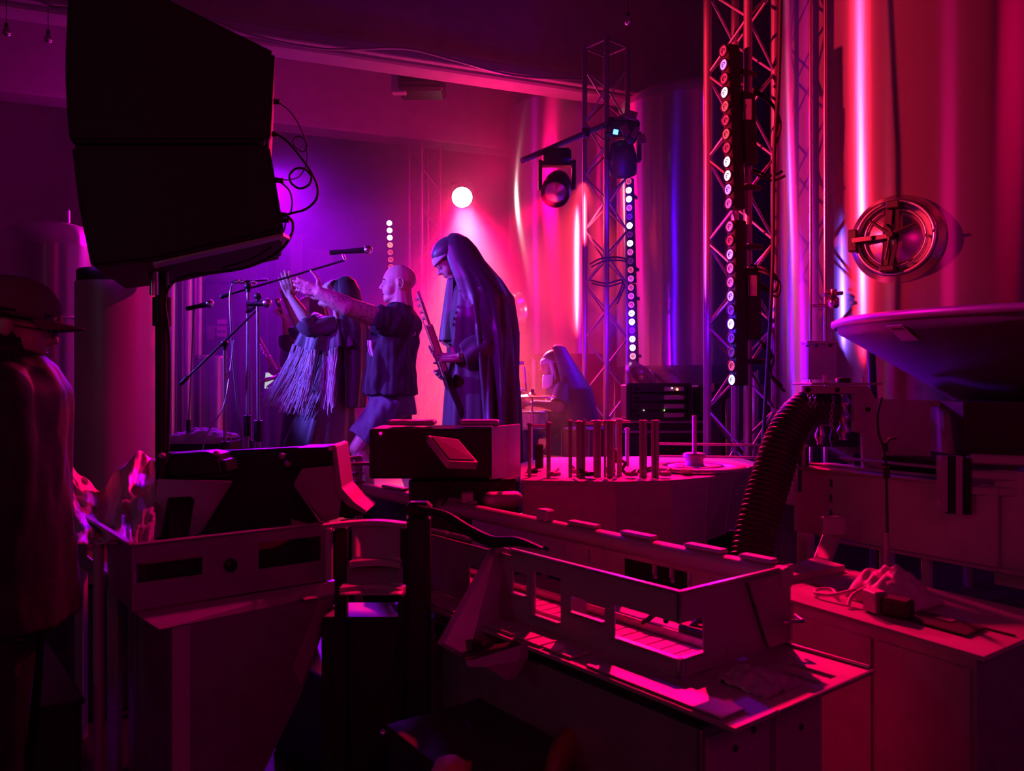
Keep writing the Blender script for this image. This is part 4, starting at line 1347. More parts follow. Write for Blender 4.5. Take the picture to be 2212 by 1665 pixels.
# --- second nun behind, holding a microphone ------------------------------------------
YN = 6.85
def build_second():
    b = MB()
    Hc = W(662, 670, YN)
    Mx = head_matrix(Hc, 190, -4, 0, .98)
    add_head(b, Mx, ears=False, mouth=.8)
    b.cap(W(668, 680, YN), W(672, 712, YN), .05, .058)
    ch = W(668, 750, YN); hp = W(664, 860, YN)
    b.cap(ch, hp, .13, .135)
    sL, sR = W(660, 722, YN - .14), W(664, 722, YN + .14)
    b.cap(ch + Z_ * .1, sL, .06, .05); b.cap(ch + Z_ * .1, sR, .06, .05)
    eL = W(622, 742, YN - .26); wL = W(617, 690, YN - .22)
    b.cap(sL, eL, .05, .042); b.cap(eL, wL, .042, .027)
    add_hand(b, wL, Vector((-.25, -.1, 1)), Vector((-.8, .2, -.1)), Vector((.1, -.9, .2)), 1.0, curl=(1.0, 1.05, 1.05, 1.1), spread=.02, thumb=(.5, .9))
    eR = W(640, 790, YN + .22); wR = W(600, 815, YN + .05)
    b.cap(sR, eR, .048, .04); b.cap(eR, wR, .04, .026)
    add_hand(b, wR, Vector((-1, -.2, -.1)), Vector((0, -.2, -1)), Vector((0, -1, 0)), 1.0, curl=(.3, .3, .35, .4))
    for dy in (-.1, .1):
        k = W(662, 960, YN + dy); a = Vector((k.x, YN + dy, STZ + .07))
        b.cap(W(664, 870, YN + dy), k, .085, .058); b.cap(k, a, .052, .034)
    o = fuse('person', b, [M['skin']], None, .0075, 3, at=Vector((W(665, 0, YN).x, YN, STZ)))
    props(o, 'second nun half hidden behind the fringed singer, hand round a microphone', 'person', 'people on the stage')
    face_parts(o, Mx, eyes=True)
    P = lambda x, y, z: Mx @ Vector((x, y, z))
    hb = MB()
    rows = [[P(-.012 + .116 * q * math.cos(a_), .087 * q * math.sin(a_), z) for a_ in [-1.75 + 3.5 * k / 30 for k in range(31)]] for z, q in ((.132, 1), (.15, .98), (.17, .92), (.19, .8))]
    hb.sheet(rows, .005); hb.build('forehead_band', M['coif'], o)
    MB().ell(P(-.03, 0, .16), (.105, .090, .084), Mx.to_3x3(), 24, 14).build('crown', M['coif'], o)
    rows = interp([(0, (670, 708, .07, .08)), (.08, (668, 722, .12, .17)), (.25, (664, 770, .15, .19)), (.5, (662, 860, .17, .2)), (1, (660, 1035, .24, .26))], 40)
    MB().loft([ring(W(px, py, YN), rx, ry, 80, 8, .01 + .05 * i / 39, .4, seed=2) for i, (px, py, rx, ry) in enumerate(rows)]).build('habit', M['robe_dark'], o)
    for s_, e_, w_ in ((sL, eL, wL), (sR, eR, wR)):
        sl = MB()
        pts = cat_curve([s_, s_.lerp(e_, .6), e_, e_.lerp(w_, .25)], 6)
        sl.tube(pts, [.07] * len(pts), 20); sl.build('sleeve', M['robe_dark'], o)
    prof = interp([(0, (682, 640, .03, .03)), (.1, (680, 648, .08, .08)), (.3, (684, 680, .10, .10)), (.6, (690, 740, .12, .19)), (1, (690, 850, .12, .2))], 40)
    rows = [[W(px, py, YN) + Vector((rx * math.cos(a_) * (1 + .05 * math.cos(9 * a_)), ry * math.sin(a_), 0)) for a_ in [-1.9 + 3.8 * k / 60 for k in range(61)]] for px, py, rx, ry in prof]
    MB().sheet(rows, .004).build('veil', M['robe_dark'], o)
    for dy in (-.1, .1):
        s = MB(); shoe(s, Vector((W(662, 0, YN).x, YN + dy, STZ)), (-1, 0, 0)); fuse('shoe', s, [M['black']], o, .008, 2)
build_second()
mic = thing('handheld_microphone', W(606, 660, YN - .22), 'handheld microphone in the fist of the second nun', 'microphone')
a, b_ = W(614, 690, YN - .235), W(602, 655, YN - .24)
MB().tube([a, b_], [.012, .018], 14).build('handle', M['black'], mic)
MB().ell(b_ + (b_ - a).normalized() * .02, (.026, .026, .028)).build('grille', M['polish'], mic)

# --- guitarist hidden at left: guitar neck, fretting hand, body in shadow --------------
YG = 7.3
def build_hidden():
    b = MB()
    Hc = W(640, 610, YG)
    Hc = W(655, 700, YG + .35); Hc.z = STZ + 1.6
    x0 = W(640, 0, YG + .3).x
    Hc = Vector((x0, YG + .3, STZ + 1.50))
    Mx = head_matrix(Hc, 200, 20, 0, 1.0)
    add_head(b, Mx)
    ch = Vector((x0 + .02, YG + .3, STZ + 1.2)); hp = Vector((x0 + .02, YG + .3, STZ + .85))
    b.cap(Hc + Vector((.02, 0, -.08)), ch + Z_ * .08, .055, .06)
    b.cap(ch, hp, .14, .14)
    sL = ch + Vector((-.02, -.16, .05)); sR = ch + Vector((0, .16, .05))
    eL = W(625, 850, YG + .05); wL = W(604, 812, YG - .02)
    b.cap(ch + Z_ * .08, sL, .06, .055); b.cap(ch + Z_ * .08, sR, .06, .055)
    b.cap(sL, eL, .052, .042); b.cap(eL, wL, .042, .028)
    add_hand(b, wL, Vector((-.7, -.1, .55)), Vector((-.3, .2, .9)), Vector((.3, -.2, .9)), 1.0, curl=(.5, .5, .55, .55), spread=.06)
    eR = sR + Vector((.05, .05, -.3)); wR = eR + Vector((-.22, -.12, -.02))
    b.cap(sR, eR, .05, .042); b.cap(eR, wR, .042, .028)
    add_hand(b, wR, Vector((-.8, -.4, -.1)), Vector((0, -.3, -1)), Vector((0, -1, .2)), 1.0)
    for dy in (-.1, .1):
        k = Vector((x0, YG + .3 + dy, STZ + .48)); a = Vector((x0, YG + .3 + dy, STZ + .08))
        b.cap(hp + Vector((0, dy, 0)), k, .085, .058); b.cap(k, a, .054, .036)
        b.cap(a, a + Vector((-.15, 0, -.05)), .036, .03)
    o = fuse('person', b, [M['skin']], None, .0085, 3, at=Vector((x0, YG + .3, STZ)))
    props(o, 'guitarist in black mostly hidden behind the fringe, hand on red lit neck', 'person', 'people on the stage')
    face_parts(o, Mx)
    s = MB()
    s.loft([ring(ch + Vector((0, 0, z)), rx, ry, 40, 6, .02, z * 9) for z, rx, ry in ((.14, .08, .09), (.09, .15, .19), (-.1, .165, .19), (-.35, .165, .18), (-.42, .17, .185))])
    s.cap(sL, sL.lerp(eL, .55), .075, .065); s.cap(sR, sR.lerp(eR, .55), .075, .065)
    fuse('tee_shirt', s, [M['jacket']], o, .01, 2, disp=.01)
    s = MB()
    for dy in (-.1, .1):
        s.cap(hp + Vector((0, dy * .9, .02)), Vector((x0, YG + .3 + dy, STZ + .48)), .11, .075); s.cap(Vector((x0, YG + .3 + dy, STZ + .48)), Vector((x0, YG + .3 + dy, STZ + .1)), .072, .06)
    fuse('trousers', s, [M['jacket']], o, .011, 2, disp=.01)
    MB().ell(Mx @ Vector((-.03, 0, .16)), (.10, .085, .085), Mx.to_3x3(), 20, 12).build('hair', M['hair'], o)
build_hidden()
nutG = W(578, 768, YG - .05); heelG = W(615, 838, YG + .1)
build_bass(nutG, nutG, heelG, heelG, 'guitar with red lit neck poking out left of the fringe', scale=.95)

# --- seated nun drummer -----------------------------------------------------------------
YD = 7.3
def build_drummer():
    b = MB()
    Hc = W(1192, 787, YD)
    Mx = head_matrix(Hc, 184, 14, 0, 1.0)
    add_head(b, Mx, ears=False)
    b.cap(W(1200, 800, YD), W(1206, 832, YD), .05, .06)
    ch = W(1216, 865, YD); hp = Vector((ch.x + .08, YD, STZ + .58))
    b.cap(ch, hp, .14, .15)
    sL, sR = W(1212, 845, YD - .17), W(1212, 845, YD + .17)
    b.cap(ch + Z_ * .09, sL, .06, .055); b.cap(ch + Z_ * .09, sR, .06, .055)
    eL = W(1207, 878, YD - .30); wL = W(1155, 872, YD - .30)
    b.cap(sL, eL, .055, .05); b.cap(eL, wL, .050, .03)
    add_hand(b, wL, Vector((-1, -.1, .1)), Vector((0, .2, -1)), Vector((0, 1, .3)), 1.0, curl=(.9, .95, 1, 1), spread=.02, thumb=(.4, .8))
    eR = W(1190, 895, YD + .28); wR = W(1140, 896, YD + .18)
    b.cap(sR, eR, .052, .045); b.cap(eR, wR, .045, .03)
    add_hand(b, wR, Vector((-1, -.1, .1)), Vector((0, -.2, -1)), Vector((0, -1, .3)), 1.0, curl=(.9, .95, 1, 1), spread=.02, thumb=(.4, .8))
    for dy in (-.16, .16):
        k = Vector((hp.x - .42, YD + dy * 1.3, STZ + .52)); a = Vector((hp.x - .46, YD + dy * 1.3, STZ + .08))
        b.cap(hp + Vector((0, dy * .6, 0)), k, .095, .065); b.cap(k, a, .058, .038)
        b.cap(a, a + Vector((-.14, 0, -.05)), .036, .03)
    o = fuse('person', b, [M['skin']], None, .008, 3, at=Vector((hp.x, YD, STZ)))
    props(o, 'seated drummer in nun habit with white collar playing behind the cymbal', 'person', 'people on the stage')
    face_parts(o, Mx)
    P = lambda x, y, z: Mx @ Vector((x, y, z))
    hb = MB()
    rows = [[P(-.012 + .116 * q * math.cos(a_), .087 * q * math.sin(a_), z) for a_ in [-1.75 + 3.5 * k / 30 for k in range(31)]] for z, q in ((.134, 1), (.15, .98), (.17, .93), (.19, .82))]
    hb.sheet(rows, .005); hb.build('forehead_band', M['coif'], o)
    # wimple: white cloth round cheek and throat falling to the chest
    g = []
    for i in range(20):
        u = i / 19
        c = W(1194 + 1 * u, 792 + 44 * u, YD)
        rx, ry = .075 + .01 * math.sin(u * PI), .082 + .02 * u
        g.append([c + Vector((-rx * math.cos(a_) - .02 * u, ry * math.sin(a_), (-.02 * math.cos(a_)) * u)) for a_ in [(.62 if u < .3 else .0) * 0 - 1.7 + 3.4 * k / 36 for k in range(37)]])
    # keep the face free: start under the chin
    MB().sheet(g[7:], .004).build('wimple', M['coif'], o)
    for q in (-1, 1):
        MB().sheet([[P(x, q * (.081 + .006 * (x < .03)), z) for x in (-.01, .012, .034)] for z in (.15, .11, .07, .03, -.02)], .004).build('wimple_side', M['coif'], o)
    prof = interp([(0, (1202, 745, .03, .03)), (.06, (1202, 750, .078, .075)), (.16, (1206, 766, .10, .10)), (.34, (1218, 800, .14, .15)), (.55, (1232, 840, .19, .25)), (.8, (1240, 900, .21, .27)), (1, (1244, 960, .22, .27))], 54)
    rows = [[W(px, py, YD) + Vector((rx * math.cos(a_) * (1 + .03 * math.cos(9 * a_) * i / 54), ry * math.sin(a_) * (1 + .03 * math.cos(7 * a_) * i / 54), 0)) for a_ in [-2.0 + 4.0 * k / 70 for k in range(71)]] for i, (px, py, rx, ry) in enumerate(prof)]
    MB().sheet(rows, .004).build('veil', M['veil'], o)
    MB().ell(P(-.03, 0, .165), (.108, .090, .084), Mx.to_3x3(), 24, 14).build('crown', M['veil'], o)
    rows = interp([(0, (1206, 826, .08, .1)), (.12, (1212, 842, .14, .2)), (.4, (1220, 885, .18, .21)), (.8, (1232, 960, .22, .23)), (1, (1232, 980, .26, .25))], 30)
    MB().loft([ring(W(px, py, YD), rx, ry, 70, 7, .02, .4, seed=2) for i, (px, py, rx, ry) in enumerate(rows)]).build('habit', M['robe_dark'], o)
    sk = MB()
    for dy in (-.16, .16):
        k = Vector((hp.x - .42, YD + dy * 1.3, STZ + .52))
        sk.cap(hp + Vector((0, dy * .6, 0)), k, .13, .10); sk.cap(k, k - Z_ * .25, .10, .12)
    fuse('skirt', sk, [M['robe_dark']], o, .012, 3, disp=.01)
    for s_, e_ in ((sL, eL), (sR, eR)):
        MB().tube([s_ + Vector((.02, 0, .03)), s_.lerp(e_, .9)], [.075, .085], 24).build('sleeve', M['robe_dark'], o)
    return hp
hpD = build_drummer()
thr = thing('drum_throne', Vector((hpD.x, YD, STZ)), 'round padded stool under the seated drummer', 'stool')
MB().lathe([(.16, .40), (.175, .42), (.175, .46), (.16, .475)], (hpD.x, YD, STZ), n=32).build('seat', M['black'], thr)
MB().tube([(hpD.x, YD, STZ + .1), (hpD.x, YD, STZ + .41)], .018, 12).build('post', M['polish'], thr)
for k in range(3):
    an = k * 2.094
    MB().tube([(hpD.x, YD, STZ + .22), (hpD.x + .24 * math.cos(an), YD + .24 * math.sin(an), STZ + .012)], .010, 8).build('leg', M['polish'], thr)
stk = thing('drum_stick', W(1120, 880, YD - .3), 'pale drum stick in the drummer near hand', 'drum stick')
MB().tube([W(1150, 876, YD - .31), W(1105, 862, YD - .36)], [.007, .004], 8).build('shaft', M['wood'], stk)

# --- drum kit ------------------------------------------------------------------------------
def drum(c, ax, r, h, label, m_='drum'):
    t = thing('drum', c, label, 'drum', 'drums of the kit')
    c = Vector(c)
    MB().lathe([(r, -h / 2), (r, h / 2)], c, ax, n=40, caps=False).build('shell', M[m_], t)
    for s_ in (-1, 1):
        MB().lathe([(0.001, s_ * (h / 2 + .002)), (r - .004, s_ * (h / 2 + .002))], c, ax, n=40, caps=False).build('head', M['coif'], t)
        MB().lathe([(r - .005, s_ * h / 2 - .012), (r + .008, s_ * h / 2 - .012), (r + .008, s_ * h / 2 + .01), (r - .005, s_ * h / 2 + .01)], c, ax, n=40, caps=False).build('hoop', M['polish'], t)
    A = Vector(ax).normalized(); x = A.orthogonal().normalized(); y = A.cross(x)
    for k in range(8):
        an = k * PI / 4
        p = c + (x * math.cos(an) + y * math.sin(an)) * (r + .012)
        MB().tube([p - A * h * .48, p + A * h * .48], .004, 6).build('lug', M['polish'], t)
    return t
sn = Vector((W(1148, 0, YD - .25).x, YD - .22, STZ + .60))
drum(sn, (0, 0, 1), .175, .14, 'shallow snare drum under the drummer hands', 'polish')
dk = thing('snare_stand', Vector((sn.x, sn.y, STZ)), 'tripod stand under the snare drum', 'stand')
MB().tube([sn - Z_ * .1, (sn.x, sn.y, STZ + .08)], .011, 10).build('post', M['polish'], dk)
for k in range(3):
    an = k * 2.094 + .4
    MB().tube([(sn.x, sn.y, STZ + .22), (sn.x + .2 * math.cos(an), sn.y + .2 * math.sin(an), STZ + .012)], .008, 8).build('leg', M['polish'], dk)
    MB().tube([sn - Z_ * .12, sn + Vector((.17 * math.cos(an), .17 * math.sin(an), -.085))], .007, 8).build('arm', M['polish'], dk)
bd = Vector((W(1108, 0, YD).x - .10, YD + .1, STZ + .29))
drum(bd, (1, 0, 0), .28, .40, 'big bass drum at the front of the kit')
drum((bd.x + .05, YD - .12, STZ + .80), (.35, 0, 1), .15, .2, 'small rack tom above the bass drum')
drum((W(1268, 0, YD - .5).x, YD - .48, STZ + .36), (0, 0, 1), .2, .36, 'floor tom at the near side of the drummer')
def cymbal(c, r, base, label, tilt=(0.02, -.05, 1), boom=None):
    t = thing('cymbal_stand', base, label, 'cymbal', 'cymbals of the kit')
    c = Vector(c)
    MB().lathe([(.006, .022), (.028, .018), (.036, .006), (r * .6, -.004), (r, -.012), (r, -.014), (.03, 0.0), (.006, .014)], c, tilt, n=56, caps=False).build('cymbal', M['brass'], t)
    MB().tube([Vector(base) + Z_ * .1, c + Z_ * .05], .009, 10).build('rod', M['polish'], t)
    MB().lathe([(.012, .02), (.016, .03), (.012, .05)], c, n=12).build('felt', M['cloth'], t)
    for k in range(3):
        an = k * 2.094 + .5
        MB().tube([Vector(base) + Z_ * .3, Vector(base) + Vector((.26 * math.cos(an), .26 * math.sin(an), .012))], .008, 8).build('leg', M['polish'], t)
    return t
c1 = W(1150, 853, YD - .55)
cy1 = cymbal(c1, .20, (c1.x, c1.y, STZ), 'bright red lit cymbal in front of the drummer')
MB().tube([W(1132, 792, YD - .45), W(1137, 846, YD - .5)], .009, 10).build('tilter_rod', M['polish'], cy1)
MB().box(W(1125, 784, YD - .45), (.055, .01, .03), bev=.003).build('clip_card', M['coif'], cy1)
c2 = W(1388, 812, 7.1)
cymbal(c2, .17, (c2.x, c2.y, STZ), 'dim cymbal behind the amplifier rack', (.5, -.6, .6))

# --- spectator in a cap, at the left edge ---------------------------------------------------
YP = 2.35
def build_spectator():
    b = MB()
    Hc = W(34, 700, YP)
    Mx = head_matrix(Hc, 22, 8, 0, 1.0)
    add_head(b, Mx)
    b.cap(W(22, 720, YP), W(20, 800, YP), .058, .065)
    ch = W(14, 905, YP); hp = Vector((ch.x - .02, YP, .95))
    b.cap(ch, hp, .15, .15)
    R_ = Matrix.Rotation(math.radians(22), 3, 'Z')
    sR = ch + R_ @ Vector((.02, -.19, .09)); sL = ch + R_ @ Vector((.02, .19, .09))
    b.cap(ch + Z_ * .1, sR, .07, .06); b.cap(ch + Z_ * .1, sL, .07, .06)
    for s_ in (sR, sL):
        e = s_ + Vector((.02, 0, -.30)); w = e + R_ @ Vector((-.02, 0, -.24))
        b.cap(s_, e, .056, .044); b.cap(e, w, .044, .028)
        add_hand(b, w, R_ @ Vector((.05, 0, -1)), R_ @ Vector((-.3, .3 if s_ is sR else -.3, 0)), R_ @ Vector((1, 0, .3)), 1.05, curl=(.3, .35, .4, .45))
    for sg in (-1, 1):
        off = R_ @ Vector((0, sg * .1, 0))
        k = Vector((hp.x, YP, .5)) + off; a = Vector((hp.x, YP, .09)) + off
        b.cap(hp + off, k, .09, .06); b.cap(k, a, .056, .038)
    o = fuse('person', b, [M['skin']], None, .007, 3, at=Vector((ch.x, YP, 0)))
    props(o, 'spectator in a faded baseball cap and black jacket at the left edge', 'person', 'audience')
    face_parts(o, Mx)
    P = lambda x, y, z: Mx @ Vector((x, y, z))
    R3 = Mx.to_3x3()
    # hair below the cap
    h = MB()
    h.ell(P(-.045, 0, .105), (.080, .082, .085), R3, 20, 12); h.ell(P(-.06, 0, .05), (.055, .066, .06), R3, 20, 12)
    fuse('hair', h, [M['hair']], o, .006, 2, disp=.006, dscale=.02)
    # cap: crown with panels, brim, button, band opening
    cr = MB()
    rows = []
    for i in range(13):
        ph = PI / 2 * i / 12
        rows.append([P(-.015 + (.124 + .004 * math.cos(6 * a_)) * math.cos(ph) ** .75 * math.cos(a_), (.100 + .002 * math.cos(6 * a_)) * math.cos(ph) ** .75 * math.sin(a_), .140 + .115 * math.sin(ph)) for a_ in [2 * PI * k / 60 for k in range(61)]])
    cr.sheet(rows, -.004)
    cp_ = cr.build('cap_crown', M['cap'], o)
    MB().lathe([(.010, 0), (.008, .006), (.001, .007)], P(-.015, 0, .253), R3.col[2], n=14).build('cap_button', M['cap'], cp_)
    br = []
    for i in range(8):
        u = i / 7
        br.append([P(-.015 + .120 * math.cos(a_) * (1 + u * .62), .098 * math.sin(a_) * (1 - .12 * u), .142 - .022 * (1 - math.cos(a_)) * 2 * u - .010 * u) for a_ in [-1.05 + 2.1 * k / 30 for k in range(31)]])
    MB().sheet(br, .004).build('cap_brim', M['cap'], cp_)
    bd_ = [[P(-.015 + .126 * math.cos(a_), .103 * math.sin(a_), z) for a_ in [2 * PI * k / 60 for k in range(61)]] for z in (.132, .158)]
    MB().sheet(bd_, .003).build('cap_band', M['dark'], cp_)
    # glasses
    gl = MB()
    for q in (-1, 1):
        gl.tube([P(.103, q * .03 + .02 * math.cos(a_), .108 + .016 * math.sin(a_)) for a_ in [2 * PI * k / 16 for k in range(16)]], .002, 6, closed=True)
        gl.tube([P(.10, q * .05, .112), P(0, q * .085, .114)], .002, 6)
    gl.build('glasses', M['blackmetal'], o)
    # jacket
    s = MB()
    rows = interp([(0, (ch.z + .20, .085, .095)), (.1, (ch.z + .155, .13, .19)), (.22, (ch.z + .08, .165, .245)), (.5, (ch.z - .12, .17, .24)), (1, (.82, .185, .25))], 30)
    s.loft([[ch * Vector((1, 1, 0)).x * 0 + Vector((ch.x, ch.y, 0)) + Vector((0, 0, z)) + R_ @ Vector((rx * math.cos(a_), ry * math.sin(a_), 0)) for a_ in [2 * PI * k / 48 for k in range(48)]] for z, rx, ry in rows])
    for s_ in (sR, sL):
        e = s_ + Vector((.02, 0, -.30)); w = e + R_ @ Vector((-.02, 0, -.24))
        s.cap(s_ + Vector((0, 0, -.005)), e, .082, .066, 18); s.cap(e, e.lerp(w, .85), .066, .052, 18)
    fuse('jacket', s, [M['jacket']], o, .009, 3, disp=.014, dscale=.10)
    co = [[Vector((ch.x, ch.y, 0)) + Z_ * (ch.z + z) + R_ @ Vector((r * math.cos(a_) - .01, r * 1.1 * math.sin(a_), 0)) for a_ in [2 * PI * k / 40 for k in range(41)]] for z, r in ((.17, .095), (.20, .088), (.235, .082))]
    MB().sheet(co, .006).build('collar', M['jacket'], o)
    s = MB()
    for sg in (-1, 1):
        off = R_ @ Vector((0, sg * .1, 0))
        s.cap(Vector((hp.x, YP, .9)) + off * .9, Vector((hp.x, YP, .5)) + off, .12, .085); s.cap(Vector((hp.x, YP, .5)) + off, Vector((hp.x, YP, .1)) + off, .08, .07)
    fuse('trousers', s, [M['jacket']], o, .012, 2, disp=.012)
    for sg in (-1, 1):
        s = MB(); shoe(s, Vector((hp.x, YP, 0)) + R_ @ Vector((0, sg * .1, 0)), R_ @ X_); fuse('shoe', s, [M['black']], o, .009, 2)
build_spectator()
# ---------------------------------------------------------------- mic stands
def mic_stand(base, top, label, boom=None, mic=None, r=.011, foot='disc'):
    t = thing('microphone_stand', base, label, 'microphone stand', 'microphone stands on the stage')
    base, top = Vector(base), Vector(top)
    mid = base.lerp(top, .42)
    MB().tube([base + Z_ * .02, mid], r * 1.25, 12).build('lower_pole', M['alu'], t)
    MB().tube([mid, top], r, 12).build('upper_pole', M['alu'], t)
    MB().tube([mid - Z_ * .1, mid + Z_ * .04], r * 2.2, 14).build('height_clutch', M['blackmetal'], t)
    if foot == 'disc':
        MB().lathe([(.13, 0), (.13, .012), (.03, .03), (.015, .05)], base, n=32).build('base', M['blackmetal'], t)
    else:
        for k in range(3):
            an = k * 2.094 + .7
            MB().tube([base + Z_ * .16, base + Vector((.28 * math.cos(an), .28 * math.sin(an), .012))], .008, 8).build('leg', M['blackmetal'], t)
    if boom:
        a, b = Vector(boom[0]), Vector(boom[1])
        MB().tube([a, b], .0075, 10).build('boom_arm', M['blackmetal'], t)
        bm = MB(); bm.ell(top, (.026, .026, .026)); bm.tube([top - Z_ * .04, top + Z_ * .01], .016, 10)
        bm.build('boom_clutch', M['blackmetal'], t)
        MB().cap(a, a + (a - b).normalized() * .05, .014, .014).build('counterweight', M['blackmetal'], t)
    if mic:
        a, b = Vector(mic[0]), Vector(mic[1])
        d = (b - a).normalized()
        MB().tube([a - d * .03, a + d * .04], .017, 12).build('mic_clip', M['black'], t)
        m_ = MB().tube([a, b], [.013, .021], 14).build('microphone', M['blackmetal'], t)
        MB().ell(b + d * .016, (.032, .031, .031)).build('grille', M['polish'], m_)
        if boom: MB().tube([Vector(boom[1]), a.lerp(b, .25) - Z_ * .012], .009, 8).build('clip_arm', M['polish'], t)
    return t
Ym = 5.45
mic_stand((W(533, 0, Ym).x, Ym, STZ), W(536, 618, Ym), 'blue lit stand whose long boom reaches right over the singer', boom=(W(495, 636, Ym), W(745, 562, Ym + .1)), mic=(W(722, 545, Ym + .1), W(790, 540, Ym + .12)))
mic_stand((W(559, 0, Ym - .05).x, Ym - .05, STZ), W(557, 640, Ym - .05), 'thick violet lit stand just left of the raised hands', boom=(W(548, 664, Ym), W(560, 655, Ym)), mic=(W(545, 656, Ym - .1), W(572, 655, Ym - .1)), r=.013)
mic_stand((W(487, 0, 5.3).x, 5.3, STZ), W(485, 742, 5.3), 'short stand with a low boom sloping down to the left', boom=(W(404, 816, 5.2), W(552, 672, 5.35)), foot='tripod')
mic_stand((W(398, 0, 5.9).x, 5.9, STZ), W(420, 668, 5.9), 'dark stand holding the purple microphone at far left', mic=(W(412, 665, 5.9), W(448, 657, 5.9)), foot='tripod', r=.007)
mic_stand((W(540, 0, 6.4).x, 6.4, STZ), W(541, 800, 6.4), 'short chrome stand with clamps behind the violet stand', r=.013, foot='tripod')
MB().tube(cat_curve([W(503, 612, Ym), W(497, 640, Ym - .03), W(500, 720, Ym - .05), W(505, 800, Ym - .03), W(515, 900, Ym), W(523, 965, Ym), (W(523, 0, Ym).x, Ym, STZ + .012)], 8), .0075, 8).build('microphone_cable', M['alu'], label='long violet lit cable drooping from the boom stand', cat='cable')
MB().tube(cat_curve([W(505, 735, 5.35), W(497, 800, 5.32), W(482, 880, 5.2), W(436, 978, 5.05), (W(430, 0, 5.05).x, 5.05, STZ - .25), (W(428, 0, 5).x, 4.9, .012)], 8), .0045, 8).build('microphone_cable', M['alu'], label='thin cable swinging from the short stand down to the left', cat='cable')
# horizontal holder bar at the head of the boom stand
hb = thing('instrument_clip_bar', W(525, 608, Ym), 'small bar with clips crossing the boom stand head', 'bar')
MB().tube([W(500, 610, Ym), W(578, 604, Ym)], .008, 8).build('bar', M['blackmetal'], hb)
for px in (512, 524, 548):
    MB().tube([W(px - 5, 609, Ym - .01), W(px + 5, 608, Ym - .01)], .014, 10).build('clip', M['polish'], hb)
MB().tube([W(536, 618, Ym), W(536, 606, Ym)], .008, 8).build('post', M['blackmetal'], hb)

# ---------------------------------------------------------------- back left clutter
sh = thing('shelf_unit', Vector((W(470, 0, 9.9).x, 9.9, 0)), 'dark metal shelf with pinned papers behind the mic stands', 'shelf')
zt = W(0, 600, 9.9).z
x0, x1 = W(432, 0, 9.9).x, W(505, 0, 9.9).x
for x in (x0, x1):
    MB().box((x, 9.9, zt / 2), (.04, .3, zt), bev=.004).build('post', M['blackmetal'], sh)
for z in [0.4 + k * (zt - .45) / 4 for k in range(5)]:
    MB().box(((x0 + x1) / 2, 9.9, z), (x1 - x0, .3, .03)).build('shelf', M['blackmetal'], sh)
for i, (px0, py0, px1, py1, m_, lab) in enumerate(((468, 705, 490, 727, 'paper', 'pale pinned notice with dark print on the shelf unit'), (447, 703, 463, 733, 'cloth', 'grey pinned sheet left of the notice'), (469, 690, 490, 700, 'coif', 'torn lilac strip above the notice'))):
    c = (W(px0, py0, 9.7) + W(px1, py1, 9.7)) / 2
    t = thing('pinned_paper', c, lab, 'paper', 'papers on the shelf')
    MB().box(c, (abs(px1 - px0) * 9.7 / FPX, .006, abs(py1 - py0) * 9.7 / FPX), bev=.002).build('sheet', M[m_], t)
    if i == 0:
        w_ = MB()
        for k in range(5):
            w_.box(c + Vector((-.04 + k * .02, -.006, .004 * (-1) ** k)), (.013, .002, .028))
        w_.build('print', M['dark'], t)
win = mat('bright bar window', (.8, .78, .7), .5, emit=(0.62, .55, .42), estr=.55)
wn = thing('bar_window', W(438, 640, 12.6), 'narrow bright window slot behind the mic stands', 'window')
for k, (a, b) in enumerate(((610, 617), (620, 652))):
    c = (W(430, a, 12.6) + W(443, b, 12.6)) / 2
    MB().box(c, (13 * 12.6 / FPX, .02, (b - a) * 12.6 / FPX)).build('pane', win, wn)
MB().box(W(436, 660, 12.64), (.14, .04, 1.4), bev=.004).build('frame', M['steel_dull'], wn)
MB().box(Vector((W(436, 0, 12.64).x, 12.64, 1.2)), (.14, .04, 2.4), bev=.004).build('post', M['blackmetal'], wn)
# music sheet at the fringe; its emission stands in for light on it
ms = thing('music_stand', Vector((W(588, 0, 8.2).x, 8.2, STZ)), 'music stand with a bright glowing sheet left of the fringe', 'music stand')
c = W(590, 822, 8.15)
MB().box(c, (.16, .012, .16), Matrix.Rotation(-.25, 3, 'X')).build('sheet', mat('glowing sheet', (.8, .85, .8), .6, emit=(.55, .7, .6), estr=.8), ms)
MB().box(c + Vector((0, .03, -.01)), (.22, .015, .2), Matrix.Rotation(-.25, 3, 'X'), bev=.004).build('desk', M['blackmetal'], ms)
MB().tube([c + Vector((0, .03, -.05)), (c.x, 8.2, STZ + .1)], .01, 8).build('post', M['blackmetal'], ms)
for k in range(3):
    an = k * 2.094
    MB().tube([(c.x, 8.2, STZ + .2), (c.x + .2 * math.cos(an), 8.2 + .2 * math.sin(an), STZ + .012)], .008, 8).build('leg', M['blackmetal'], ms)
# little keg like drum
kx = W(455, 0, 8.9).x
kg = thing('steel_keg', (kx, 8.9, 0), 'upright red lit steel barrel behind the short mic stand', 'barrel')
zt = W(0, 768, 8.9).z
MB().lathe([(.20, 0), (.22, .02), (.22, .04), (.21, .06), (.21, zt - .06), (.22, zt - .04), (.22, zt - .01), (.20, zt)], (kx, 8.9, 0), n=48).build('shell', M['tank'], kg)
MB().lathe([(.223, 0), (.23, .01), (.223, .02)], (kx, 8.9, 0 + .5), n=48, caps=False).build('hoop', M['polish'], kg)
